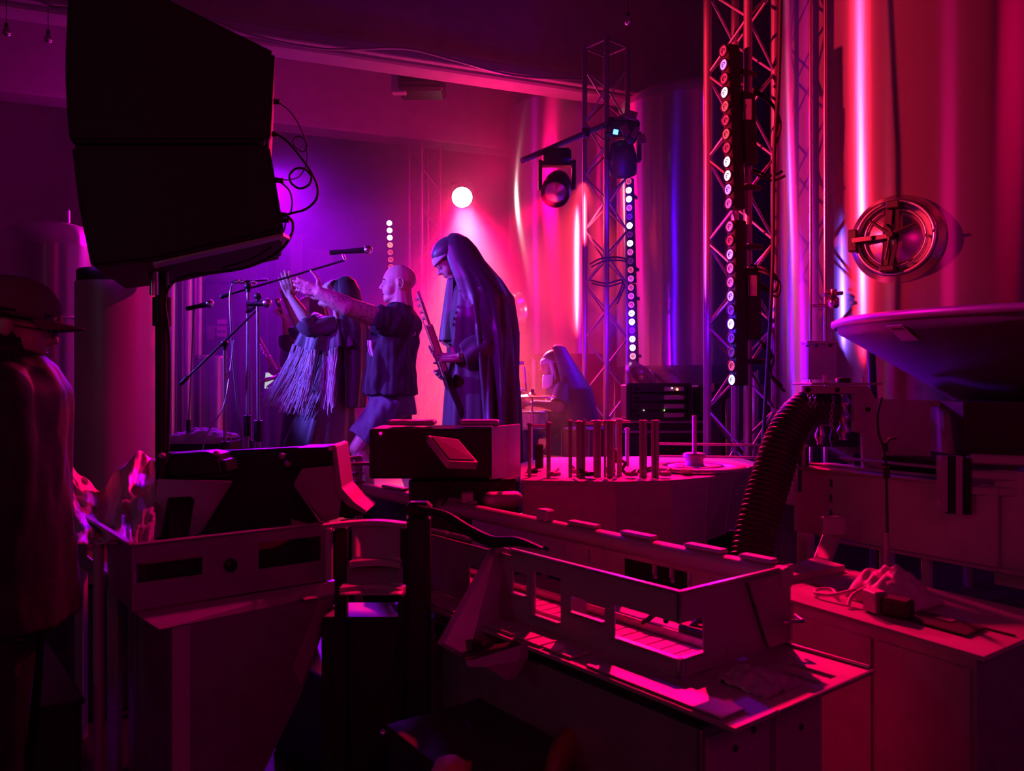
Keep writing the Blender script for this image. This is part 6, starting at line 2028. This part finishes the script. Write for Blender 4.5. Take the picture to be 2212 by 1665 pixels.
for px in (400, 660):
    q = W(px, 1120, 3.2)
    MB().box((q.x, 3.27, .5), (.05, .05, 1.0)).build('support', M['blackmetal'], hd)

# short rails seen between hood and control box
rl = thing('side_guide_rails', W(765, 1010, 3.5), 'stack of short red lit guide rails right of the feeder hood', 'rails')
for px0, py0, px1, py1 in ((722, 990, 775, 988), (722, 1003, 800, 1001), (726, 1028, 780, 1022), (728, 1046, 782, 1040)):
    MB().beam(W(px0, py0, 3.3), W(px1, py1, 3.6), .03, .016, bev=.004).build('rail', M['steel'], rl)
for px in (772,):
    q = W(px, 985, 3.52)
    MB().box((q.x, 3.55, q.z / 2), (.03, .03, q.z), bev=.004).build('post', M['steel_dull'], rl)

# ---------------------------------------------------------------- control box with tilted display
Yb = 3.45
cbx = thing('control_box', W(960, 1035, Yb), 'black control box with a tilted display panel in the middle', 'control box')
a, b = W(797, 926, Yb), W(1062, 1034, Yb)
MB().box(((a.x + b.x) / 2, Yb + .16, (a.z + b.z) / 2), (b.x - a.x, .32, a.z - b.z), bev=.008).build('housing', M['black'], cbx)
MB().prism([W(1062, 922, Yb), W(1124, 916, Yb + .3), W(1124, 1030, Yb + .3), W(1062, 1034, Yb)], (-.01, .03, 0)).build('side_plate', M['steel_dull'], cbx)
MB().box(W(892, 912, Yb + .12), (.2, .14, .022), bev=.005).build('top_pad', M['steel_dull'], cbx)
MB().box(W(1036, 912, Yb + .12), (.17, .14, .022), bev=.005).build('top_pad', M['steel_dull'], cbx)
led(W(822, 936, Yb - .004), (.7, .0, .1), 'red lamp dot', cbx, .006)
dp = [W(925, 940, 3.16), W(990, 949, 3.20), W(1032, 998, 3.02), W(970, 996, 2.98)]
n3 = (dp[1] - dp[0]).cross(dp[3] - dp[0]).normalized()
if n3.y < 0: n3 = -n3
MB().prism(dp, n3 * .03).build('display_panel', M['white_grey'] if 'white_grey' in M else M['steel_dull'], cbx)
MB().prism([p.lerp(sum(dp, Vector()) / 4, .12) - n3 * .001 for p in dp], -n3 * .003).build('screen', mat('dim display glass', (.25, .2, .25), .25), cbx)
MB().beam(W(985, 985, 3.15), W(985, 975, Yb + .05), .04, .03).build('display_arm', M['black'], cbx)
pd = thing('machine_pedestal', Vector((W(960, 0, 3.6).x, 3.62, 0)), 'dark machine pedestal under the control box', 'machine')
q0, q1 = W(850, 1036, 3.5), W(1150, 1120, 3.5)
MB().box(((q0.x + q1.x) / 2, 3.68, q0.z / 2), (q1.x - q0.x - .12, .3, q0.z - .004), bev=.01).build('column', M['black'], pd)
MB().cap(W(1058, 1080, 3.42), W(1112, 1078, 3.46), .035, .035, 20).build('motor', M['steel_dull'], pd)
MB().tube(cat_curve([W(975, 1035, 3.42), W(955, 1060, 3.38), (W(962, 1078, 3.36)), W(955, 1090, 3.4)], 6), .006, 8).build('cable', M['rubber'], pd)
MB().box(W(1010, 1074, 3.4), (.05, .05, .05), bev=.006).build('junction', M['steel_dull'], pd)

# ---------------------------------------------------------------- rotary filler table with rods
zt = 1.08
rt = thing('rotary_rinser', Vector((.62, 4.0, 0)), 'round steel machine deck crowded with upright rods', 'machine')
oc = []
def PP(px, py): return G(px, py, zt)
poly = [PP(1125, 1037), PP(1330, 1040), PP(1450, 1037), PP(1530, 1030), PP(1585, 1020), PP(1622, 1008), PP(1640, 1000), PP(1600, 990), PP(1400, 985), PP(1180, 988), PP(1125, 1000)]
MB().prism(poly, (0, 0, -.02)).build('deck', M['steel'], rt)
# faceted apron
low = [p * 1 for p in poly]
cc = sum(poly, Vector()) / len(poly)
def ins(p, k): return Vector((cc.x + (p.x - cc.x) * k, cc.y + (p.y - cc.y) * k, p.z))
ang = [poly[i] for i in range(7)]
for i in range(6):
    a, b = ang[i], ang[i + 1]
    k = .97 - .02 * i
    a2, b2 = ins(a, .985), ins(b, .985)
    ab = Vector((a2.x, a2.y, .78)); bb = Vector((b2.x, b2.y, .78 + (.0 if i < 3 else .03 * (i - 2))))
    ab = Vector((cc.x + (a2.x - cc.x) * (1 - .03 * i), cc.y + (a2.y - cc.y) * 1.0, .78)); bb = Vector((cc.x + (b2.x - cc.x) * (1 - .03 * (i + 1)), cc.y + (b2.y - cc.y) * 1.0, .78))
    MB().prism([a2 - Z_ * .02, b2 - Z_ * .02, bb, ab], (0, .006, 0)).build('apron_panel', M['steel_dull'], rt)
    MB().tube([a2 - Z_ * .02, ab], .004, 8).build('seam', M['steel'], rt)
MB().box((cc.x - .02, cc.y + .15, .5), (.5, .4, 1.0), bev=.01).build('core', M['blackmetal'], rt)
for px in (1175, 1530):
    q = G(px, 1030, zt)
    MB().tube([(q.x, q.y + .1, 0), (q.x, q.y + .1, .8)], .02, 12).build('leg', M['steel'], rt)
# star wheel disc with hub
dc = G(1500, 1010, zt + .01)
dsk = MB()
dsk.lathe([(.05, .0), (.05, .012), (.13, .012), (.13, .002)], dc, n=48, caps=False)
dsk.lathe([(.16, .0), (.16, .012), (.25, .012), (.25, 0)], dc, n=64, caps=False)
dsk.build('ring_plate', M['steel'], rt)
MB().lathe([(.044, 0), (.052, .01), (.044, .02), (.044, .045), (.055, .052), (.055, .07), (.04, .075)], dc, n=36).build('hub', M['steel'], rt)
MB().tube([dc + Z_ * .07, dc + Z_ * .26], .011, 14).build('hub_rod', M['steel'], rt)
rods = [(1144, 918, 1035, .008, 4.05), (1185, 916, 1030, .010, 4.0), (1232, 912, 1030, .009, 3.9), (1252, 914, 1028, .016, 3.95), (1262, 910, 1028, .006, 3.85), (1290, 912, 1024, .018, 4.1), (1288, 912, 1030, .006, 3.8), (1318, 912, 1026, .015, 4.0), (1326, 914, 1022, .007, 4.2), (1338, 910, 1022, .012, 3.9), (1355, 928, 1000, .010, 4.2), (1385, 912, 1032, .0085, 3.75), (1393, 912, 1030, .010, 3.8), (1411, 912, 1032, .0085, 3.75), (1419, 912, 1030, .010, 3.8), (1307, 912, 1024, .006, 4.15)]
for i, (px, y0, y1, r, Y) in enumerate(rods):
    Yq = (CAMZ - zt) * FPX / (y1 + 6 - CY)
    Yq = max(3.7, min(Yq, 4.35))
    p = W(px, y0, Yq)
    MB().tube([(p.x, Yq, zt - .005), (p.x, Yq, p.z)], r, 14).build('rod', M['steel'], rt)
    MB().lathe([(r * .6, 0), (r * 1.5, .003), (r * 1.4, .011), (r * .5, .015)], p - Z_ * .004, n=12).build('cap_nut', M['steel'], rt)
for a_, b_ in (((1144, 919), (1186, 919)), ((1254, 914), (1340, 914)), ((1338, 912), (1362, 910))):
    MB().tube([W(*a_, 3.98), W(*b_, 3.98)], .006, 10).build('tie_bar', M['steel'], rt)
for px in (1250, 1262, 1280, 1296, 1320, 1338):
    MB().ell(W(px, 911, 3.98), (.012, .012, .009)).build('wing_nut', M['steel'], rt)
# guide rails behind
for y_, in ((958,), (985,)):
    MB().beam(W(1410, y_, 4.3), W(1640, y_ + 3, 4.3), .015, .012, bev=.003).build('guide_rail', M['steel'], rt)
for k in range(9):
    q = G(1150 + 40 * k + 7 * (k % 3), 1022 + 6 * (k % 2), zt + .01)
    m_ = MB().box(q + Z_ * .01, (.05, .045, .02), Matrix.Rotation(k * .7, 3, 'Z'), bev=.005)
    m_.tube([q + Z_ * .015, q + Vector((.04 * math.cos(k), .04 * math.sin(k), .03))], .006, 8)
    m_.build('pocket_guide', M['steel' if k % 3 else 'black'], rt)
q = W(1165, 985, 4.0)
MB().box(q, (.04, .04, .12), bev=.006).build('black_clamp', M['black'], rt)
mk = MB(); mk.ell(W(1332, 985, 3.85), (.03, .03, .035)); mk.tube(cat_curve([W(1335, 990, 3.85), W(1350, 1000, 3.8), W(1345, 1015, 3.8), W(1362, 1030, 3.78)], 6), .008, 8); mk.build('clamp_knob', M['black'], rt)

# ---------------------------------------------------------------- corrugated hose
pth = cat_curve([W(1785, 880, 3.35), W(1758, 878, 3.3), W(1722, 905, 3.25), W(1690, 960, 3.2), W(1664, 1040, 3.15), W(1640, 1120, 3.1), W(1622, 1210, 3.05), W(1612, 1300, 3.0), Vector((.86, 2.98, .02))], 26)
Lp = [0]
for a, b in zip(pth, pth[1:]):
    Lp.append(Lp[-1] + (b - a).length)
fine, rad = [], []
nseg = int(Lp[-1] / .0045)
j = 0
for i in range(nseg + 1):
    d = Lp[-1] * i / nseg
    while j < len(Lp) - 2 and Lp[j + 1] < d:
        j += 1
    f = (d - Lp[j]) / max(1e-6, Lp[j + 1] - Lp[j])
    fine.append(pth[j].lerp(pth[j + 1], f))
    rad.append(.074 + .0055 * math.sin(2 * PI * d / .020))
MB().tube(fine, rad, 28).build('corrugated_hose', M['hose'], label='thick black corrugated hose arching down from the white frame', cat='hose')

# ---------------------------------------------------------------- right machine
R0 = Vector((1.60, 2.67, 0))
Ur = Vector((-.546, .838, 0)).normalized(); Vr = Vector((.838, .546, 0)).normalized()
RR = Matrix((Ur, Vr, Z_)).transposed()
def Rm(s, t, z): return R0 + Ur * s + Vr * t + Z_ * z
rmch = thing('seamer_machine', Rm(.3, .3, 0), 'large plate built canning machine under the dark cone hopper', 'machine')
MB().plate(Rm(0, 0, .90), Ur, Z_, Vr, .80, .26, .012, [(.62, .64, .08, .11), (.62, .64, .14, .17), (.62, .64, .2, .23)]).build('long_panel', M['panel'], rmch)
MB().plate(Rm(-.5, .02, .84), Ur, Z_, Vr, .52, .38, .012).build('near_panel', M['panel'], rmch)
MB().beam(Rm(-.28, -.008, .893), Rm(.62, -.008, .893), .02, .012, bev=.003).build('lower_edge', M['steel'], rmch)
MB().beam(Rm(-.02, -.03, .90), Rm(-.12, -.03, .90), .02, .015, bev=.003).build('foot_rail', M['steel'], rmch)
# step plates
MB().plate(Rm(.62, .03, 1.0), Ur, Z_, Vr, .26, .17, .012, [(.05, .07, .02, .05)]).build('end_panel', M['panel'], rmch)
MB().box(Rm(.45, .10, 1.165), (.72, .24, .012), RR, bev=.003).build('deck_plate', M['steel'], rmch)
MB().box(Rm(.40, .16, 1.205), (.40, .12, .05), RR, bev=.006).build('can_track', M['black'], rmch)
MB().beam(Rm(.1, .02, 1.18), Rm(.85, .02, 1.18), .014, .012, bev=.003).build('guide_rail', M['steel'], rmch)
MB().beam(Rm(.1, .02, 1.21), Rm(.6, .02, 1.215), .014, .010, bev=.003).build('guide_rail', M['steel'], rmch)
# upright plates
yq = 3.12
def vplate(pts, Y, th, name, m_='panel', label=None):
    o = MB().prism([W(px, py, Y) for px, py in pts], (0, th, 0)).build(name, M[m_], rmch)
    if label: o['label'] = label
    return o
vplate([(1735, 833), (1876, 833), (1882, 845), (1890, 860), (1905, 862), (2068, 866), (2068, 874), (2010, 876), (2010, 1030), (1865, 1012), (1862, 936), (1843, 932), (1843, 850), (1745, 850), (1735, 844)], yq, .02, 'bracket_plate', 'white_dull' if 'white_dull' in M else 'panel')
MB().box(W(1805, 829, yq + .1), (.27, .22, .008), bev=.002).build('top_shelf', M['panel'], rmch)
vplate([(2008, 868), (2074, 868), (2074, 875), (2016, 878)], yq - .01, .06, 'ledge', 'steel')
vplate([(1845, 850), (1868, 850), (1868, 932), (1845, 932)], yq - .012, .01, 'front_strip', 'steel')
vplate([(2030, 940), (2048, 940), (2048, 976), (2030, 976)], yq + .05, .01, 'small_panel', 'steel')
vplate([(1708, 962), (1722, 962), (1722, 998), (1708, 998)], 3.35, .02, 'sensor_bracket', 'steel')
for px, py in ((1745, 842), (1808, 842), (1717, 980), (1874, 884)):
    MB().lathe([(.009, 0), (.009, .008), (.004, .009)], W(px, py, yq - .001), (0, -1, 0), n=12).build('bolt', M['black'], rmch)
for px, h in ((1782, 18), (1839, 14), (1864, 14)):
    MB().tube([W(px, 828, yq + .06), W(px, 828 - h, yq + .06)], .005 if h < 16 else .009, 8).build('pin', M['panel'], rmch)
MB().lathe([(.028, 0), (.03, .02), (.018, .022)], W(1822, 828, yq + .08), n=24).build('knob', M['black'], rmch)
# uprights dark posts at the left end
for px, a_, b_, m_ in ((1690, 962, 1060, 'blackmetal'), (1728, 962, 1062, 'blackmetal'), (1744, 962, 1065, 'blackmetal'), (1700, 960, 1060, 'panel'), (1736, 965, 1060, 'steel')):
    vplate([(px - 4, a_), (px + 4, a_), (px + 4, b_), (px - 4, b_)], 3.3, .03, 'upright', m_)
# seaming head inside the opening: chains and tooling
for k, (px, y0, y1, r) in enumerate(((1772, 862, 960, .022), (1800, 870, 965, .016), (1822, 858, 950, .026))):
    cth = MB()
    a, b = W(px, y0, 3.3), W(px, y1, 3.3)
    n_ = 7
    prof = []
    for i in range(n_):
        h = (a.z - b.z) * i / (n_ - 1)
        prof += [(r * (1.0 if i % 2 else .6), h), (r * (1.0 if i % 2 else .6), h + .012)]
    cth.lathe(prof, b, n=20)
    cth.build('seaming_spindle', M['polish' if k != 1 else 'blackmetal'], rmch)
for k, px in enumerate((1748, 1757, 1798)):
    for i in range(9):
        p = W(px + 3 * math.sin(i * .5 + k), 856 + i * 8 + (k == 2) * 4, 3.2)
        if k == 0 and i == 0:
            lk = MB().tube([Vector((.006 * math.cos(a_), 0, .009 * math.sin(a_))) for a_ in [2 * PI * q / 10 for q in range(10)]], .002, 5, closed=True).mesh('chain_link', Vector(), [M['polish']])
        o = bpy.data.objects.new('chain_link', lk); COL.objects.link(o); o.parent = rmch
        o.matrix_local = Matrix.Translation(p - ORG[rmch.name]) @ Matrix.Rotation(i * PI / 2, 4, 'Z')
        ORG[o.name] = ORG[rmch.name]
vplate([(1735, 850), (1860, 850), (1860, 965), (1735, 965)], 3.45, .02, 'rear_cover', 'black')
# braces and legs below
MB().box(Rm(.42, .05, .45), (.03, .06, .9), RR, bev=.004).build('leg', M['panel'], rmch)
MB().box(Rm(.78, .05, .45), (.05, .05, .9), RR, bev=.004).build('leg', M['panel'], rmch)
MB().box(Rm(.25, .02, .45), (.03, .03, .9), RR, bev=.004).build('leg', M['panel'], rmch)
MB().beam(W(1800, 1148, 3.1), W(1775, 1215, 2.98), .06, .035, bev=.006).build('brace', M['panel'], rmch)
MB().box(W(1800, 1135, 3.05), (.085, .03, .07), bev=.005).build('brace_head', M['panel'], rmch)
MB().box(Rm(-.3, .25, .42), (.4, .3, .84), RR, bev=.008).build('base_block', M['blackmetal'], rmch)
# right hand stack of slotted plates
for k, (px, y0, y1, m_) in enumerate(((2040, 985, 1105, 'panel'), (2058, 985, 1110, 'blackmetal'), (2072, 985, 1112, 'panel'), (2092, 990, 1112, 'blackmetal'))):
    vplate([(px - 7, y0), (px + 7, y0), (px + 7, y1), (px - 7, y1)], 2.72, .03, 'slotted_plate', m_)
for py, m_ in ((990, 'panel'), (1024, 'panel'), (1058, 'panel')):
    MB().beam(W(2095, py, 2.75), W(2330, py + 10, 2.55), .05, .03, bev=.005).build('cross_beam', M[m_], rmch)
MB().prism([W(2100, 1062, 2.8), W(2330, 1070, 2.6), W(2330, 1230, 2.6), W(2140, 1225, 2.8), W(2100, 1215, 2.8)], (0, .3, 0)).build('side_housing', M['panel'], rmch)
MB().prism([W(2080, 868, 2.95), W(2400, 868, 2.75), W(2400, 985, 2.75), W(2085, 985, 2.95)], (0, .3, 0)).build('rear_housing', M['black'], rmch)

# cone hopper over it
HX, HY = 1.99, 3.22
hp_ = thing('cone_hopper', Vector((HX, HY, 1.0)), 'wide dark cone hopper with a label plate at right', 'hopper')
zr = 1.76
prof = [(.16, 1.42), (.20, 1.44), (.61, 1.70), (.645, 1.72), (.65, 1.75), (.66, zr), (.645, zr + .004), (.60, 1.715), (.15, 1.435)]
MB().lathe([(r, z) for r, z in prof], (HX, HY, 0), n=96, caps=False).build('cone', mat('dark hopper paint', (.20, .19, .22), .4, .15, bump=.05, bscale=30), hp_)
MB().lathe([(.66, zr - .02), (.672, zr - .012), (.672, zr + .006), (.66, zr + .012)], (HX, HY, 0), n=96, caps=False).build('rim', M['steel_dull'], hp_)
MB().lathe([(.16, 1.20), (.16, 1.43)], (HX, HY, 0), n=48).build('neck', M['black'], hp_)
for an in (2.6, 4.4, 5.6):
    MB().tube([(HX + .52 * math.cos(an), HY + .52 * math.sin(an), 1.66), (HX + .45 * math.cos(an), HY + .45 * math.sin(an), 0.0)], .018, 10).build('support_leg', M['blackmetal'], hp_)
# label plate lies on the cone
dr = Vector(((1950 - CX) / FPX, 1, -(716 - CY) / FPX))
t_ = 2.2
while True:
    p = dr * t_ + Vector((0, 0, CAMZ))
    if math.hypot(p.x - HX, p.y - HY) < .20 + (p.z - 1.44) * .41 / .26 or t_ > 4:
        break
    t_ += .002
cdir = Vector((p.x - HX, p.y - HY, 0)).normalized(); sdir = Vector((-cdir.y, cdir.x, 0))
slope = (cdir * .41 + Z_ * .26).normalized()
nl = sdir.cross(slope).normalized()
if nl.z > 0: nl = -nl; sdir = -sdir
Rl = Matrix((sdir, slope, nl)).transposed()
lc = p + nl * .006
lbp = MB().box(lc, (.070, .10, .004), Rl, bev=.001).build('label_plate', M['white'], hp_)
ltx = MB()
for k in range(6):
    ltx.box(lc + Rl @ Vector((-.022 + .009 * k, .030, .0025)), (.006, .008 + .002 * (k % 2), .001), Rl)
ltx.build('label_print', M['dark'], lbp)

# thin lead with inline connector hanging at right
tl = thing('connector_lead', G(1916, 1240, .85), 'thin black lead with inline plugs hanging before the machine', 'cable')
Yq = 2.62
MB().tube(cat_curve([W(1905, 858, Yq), W(1896, 895, Yq), W(1898, 935, Yq), W(1908, 965, Yq), W(1914, 1000, Yq), W(1915, 1040, Yq)], 6), .004, 8).build('lead', M['rubber'], tl)
MB().tube(cat_curve([W(1912, 968, Yq), W(1920, 950, Yq), W(1936, 946, Yq)], 6), .004, 8).build('lead', M['rubber'], tl)
MB().tube([W(1911, 955, Yq), W(1913, 975, Yq)], .009, 10).build('plug', M['black'], tl)
MB().tube([W(1914, 1008, Yq), W(1915, 1032, Yq)], .011, 10).build('plug', M['black'], tl)
MB().tube([W(1915, 1035, Yq), W(1917, 1165, Yq)], .0045, 8).build('lead', M['rubber'], tl)
MB().tube([W(1914, 1150, Yq), W(1915, 1300, Yq)], .009, 12).build('rod', M['steel'], tl)
q = W(1915, 1300, Yq)
MB().tube([q, (q.x, q.y, 0)], .009, 12).build('rod', M['steel'], tl)

# ---------------------------------------------------------------- right cabinet
Uk = Vector((-.484, .875, 0)).normalized(); Vk = Vector((.805, .593, 0)).normalized()
K0 = Vector((1.131, 1.943, 0))
def K(s, t, z): return K0 + Uk * s + Vk * t + Z_ * z
RK = Matrix((Uk, Vk, Z_)).transposed()
kc = thing('side_cabinet', K(.3, .25, 0), 'low steel cabinet with a scuffed light top at right', 'cabinet')
top = MB().prism([K(0, 0, .85), K(.62, 0, .85), K(.64, .02, .85), K(.80, .20, .85), K(.86, .50, .85), K(0, .52, .85)], (0, 0, -.012))
top.build('top_board', M['vinyl'], kc)
MB().prism([K(.02, .22, .852), K(.66, .20, .852), K(.66, .208, .852), K(.02, .228, .852)], (0, 0, .003)).build('seam_strip', M['blackmetal'], kc)
MB().prism([K(.72, .12, .851), K(.80, .22, .851), K(.84, .47, .851), K(.70, .46, .851)], (0, 0, .022)).build('raised_lid', M['vinyl'], kc)
MB().prism([K(.03, .03, .838), K(.60, .03, .838), K(.78, .22, .838), K(.82, .47, .838), K(.03, .49, .838)], (0, 0, -.808)).build('body', M['steel_dull'], kc)
for a_, b_ in ((.045, .31), (.325, .59)):
    MB().prism([K(a_, .024, .80), K(b_, .024, .80), K(b_, .024, .06), K(a_, .024, .06)], Vk * .005).build('door', M['steel_dull'], kc)
MB().box(K(.55, .02, .52), (.05, .008, .04), RK, bev=.002).build('latch', M['black'], kc)
MB().lathe([(.008, 0), (.009, .008), (.001, .01)], K(.55, .016, .52), -Vk, n=14).build('knob', M['steel'], kc)
for s_, t_ in ((.07, .07), (.55, .07), (.07, .44), (.7, .42)):
    MB().tube([K(s_, t_, 0), K(s_, t_, .035)], .018, 12).build('foot', M['rubber'], kc)
# clutter on it: knotted cloth bag, small box, folder
g = []
for i in range(34):
    u = i / 33
    row = []
    for j in range(24):
        v = j / 23
        x = .50 - .22 * u; y = .16 + .20 * v
        z = .855 + .085 * math.sin(u * PI) ** .7 * math.sin(v * PI) ** .7 * (1 + .5 * noise.noise(Vector((u * 4, v * 4, 3)))) + .03 * noise.noise(Vector((u * 9, v * 8, 5))) * math.sin(u * PI) * math.sin(v * PI)
        if u < .25: z += .05 * (1 - u / .25) * math.sin(v * PI)
        row.append(K(x, y, max(z, .853)))
    g.append(row)
bag = MB().sheet(g, .003).build('cloth_bag', M['bag'], label='crumpled pale cloth bag on the right cabinet top', cat='bag')
st_ = MB()
st_.tube(cat_curve([K(.50, .12, .862), K(.55, .16, .866), K(.58, .13, .864), K(.56, .09, .862), K(.50, .10, .870), K(.44, .13, .895)], 8), .0055, 8)
st_.tube(cat_curve([K(.42, .15, .90), K(.44, .11, .88), K(.43, .07, .858)], 8), .006, 8)
so = st_.build('drawstring', M['bag'], bag)
bx = thing('small_box', K(.36, .09, .85), 'little dark boxed device leaning on the cloth bag', 'box')
MB().box(K(.36, .10, .885), (.055, .045, .062), RK @ Matrix.Rotation(.3, 3, 'Z'), bev=.004).build('case', M['steel_dull'], bx)
MB().box(K(.295, .115, .88), (.08, .06, .05), RK @ Matrix.Rotation(-.2, 3, 'Z'), bev=.008).build('device', M['black'], bx)
fo = thing('flat_folder', K(.17, .17, .85), 'flat black folder with a pale tag on the right cabinet top', 'folder')
MB().box(K(.19, .16, .856), (.20, .11, .006), RK, bev=.002).build('cover', M['black'], fo)
MB().box(K(.19, .185, .861), (.045, .03, .002), RK).build('tag', M['vinyl'], fo)

# ---------------------------------------------------------------- near dark things at the bottom
nb = thing('folded_black_case', G(1000, 1600, .55), 'flat dark case lying low at bottom centre', 'case')
q = [G(835, 1565, .55), G(1065, 1500, .55), G(1215, 1615, .55), G(1060, 1700, .55), G(980, 1680, .55)]
MB().prism(q, (0, 0, -.03)).build('lid', M['speaker'], nb)
MB().prism([p + (sum(q, Vector()) / 5 - p) * .04 - Z_ * .03 for p in q], (0, 0, -.50)).build('body', M['black'], nb)
MB().ell(G(828, 1583, .54), (.010, .010, .010)).build('stud', M['polish'], nb)
rgc = G(975, 1660, .56)
g = [[Vector((rgc.x - .05 + .09 * i / 11 + .01 * j / 9, rgc.y - .06 + .13 * j / 9 - .03 * i / 11, .556 + .035 * math.sin(i / 11 * PI) * math.sin(j / 9 * PI) + .01 * noise.noise(Vector((i * .5, j * .5, 0))))) for j in range(10)] for i in range(12)]
MB().sheet(g, .003).build('red_rag', mat('red rag', (.7, .2, .15), .8, bump=.2, bscale=60), label='small bright red rag at the bottom edge on the dark case', cat='rag')
wc = G(1225, 1640, .52)
whl = thing('black_reel', wc, 'round dark red reel edge beside the low dark case', 'reel')
wcc = Vector((wc.x + .02, wc.y + .02, .45))
MB().lathe([(.13, -.02), (.145, -.015), (.145, .015), (.13, .02), (.05, .02), (.05, -.02)], wcc, (.8, -.5, .1), n=56, caps=False).build('flange', mat('dark red reel', (.22, .05, .04), .45, bump=.05), whl)
MB().tube([wcc - Vector((.08, -.05, 0)), wcc + Vector((.08, -.05, 0))], .02, 14).build('axle', M['blackmetal'], whl)
MB().box((wcc.x, wcc.y, .16), (.05, .05, .32), bev=.006).build('stand', M['blackmetal'], whl)

# added black wedge that hides the brightly lit deck at the stage edge
wm = thing('deck_blocker', Vector((W(832, 0, 5.1).x, 5.1, STZ)), 'added black wedge hiding the lit deck behind the control box', 'speaker')
x0, x1 = W(800, 0, 5.1).x, W(880, 0, 5.1).x
MB().prism([(x0, 5.06, STZ), (x0, 5.30, STZ), (x0, 5.30, STZ + .06), (x0, 5.20, STZ + .24), (x0, 5.06, STZ + .22)], (x1 - x0, 0, 0)).build('cabinet', M['black'], wm)
MB().prism([(x0 + .02, 5.305, STZ + .065), (x0 + .02, 5.21, STZ + .235), (x0 + .02, 5.215, STZ + .238), (x0 + .02, 5.312, STZ + .07)], (x1 - x0 - .04, 0, 0)).build('grille', M['speaker'], wm)

# added black boxes that keep the lit floor dark at lower left
for (q, lab, sz) in ((Bn(.25, .78, 0), 'added black box darkening the floor under the ribbed slide', (.5, .26, .42)), (Bn(.45, -.28, 0), 'added black box darkening the floor between spectator and hopper bin', (.7, .30, .5)), (Bn(1.6, .1, 0), 'low added black box darkening the floor behind the hopper bin', (.6, .8, .6))):
    cr_ = thing('dark_filler_box', q, lab, 'filler box', 'added boxes darkening the floor')
    MB().box(q + Z_ * (sz[2] / 2), sz, RUV, bev=.012).build('body', M['black'], cr_)
    MB().box(q + Z_ * (sz[2] + .008), (sz[0] + .02, sz[1] + .02, .018), RUV, bev=.006).build('lid', M['blackmetal'], cr_)
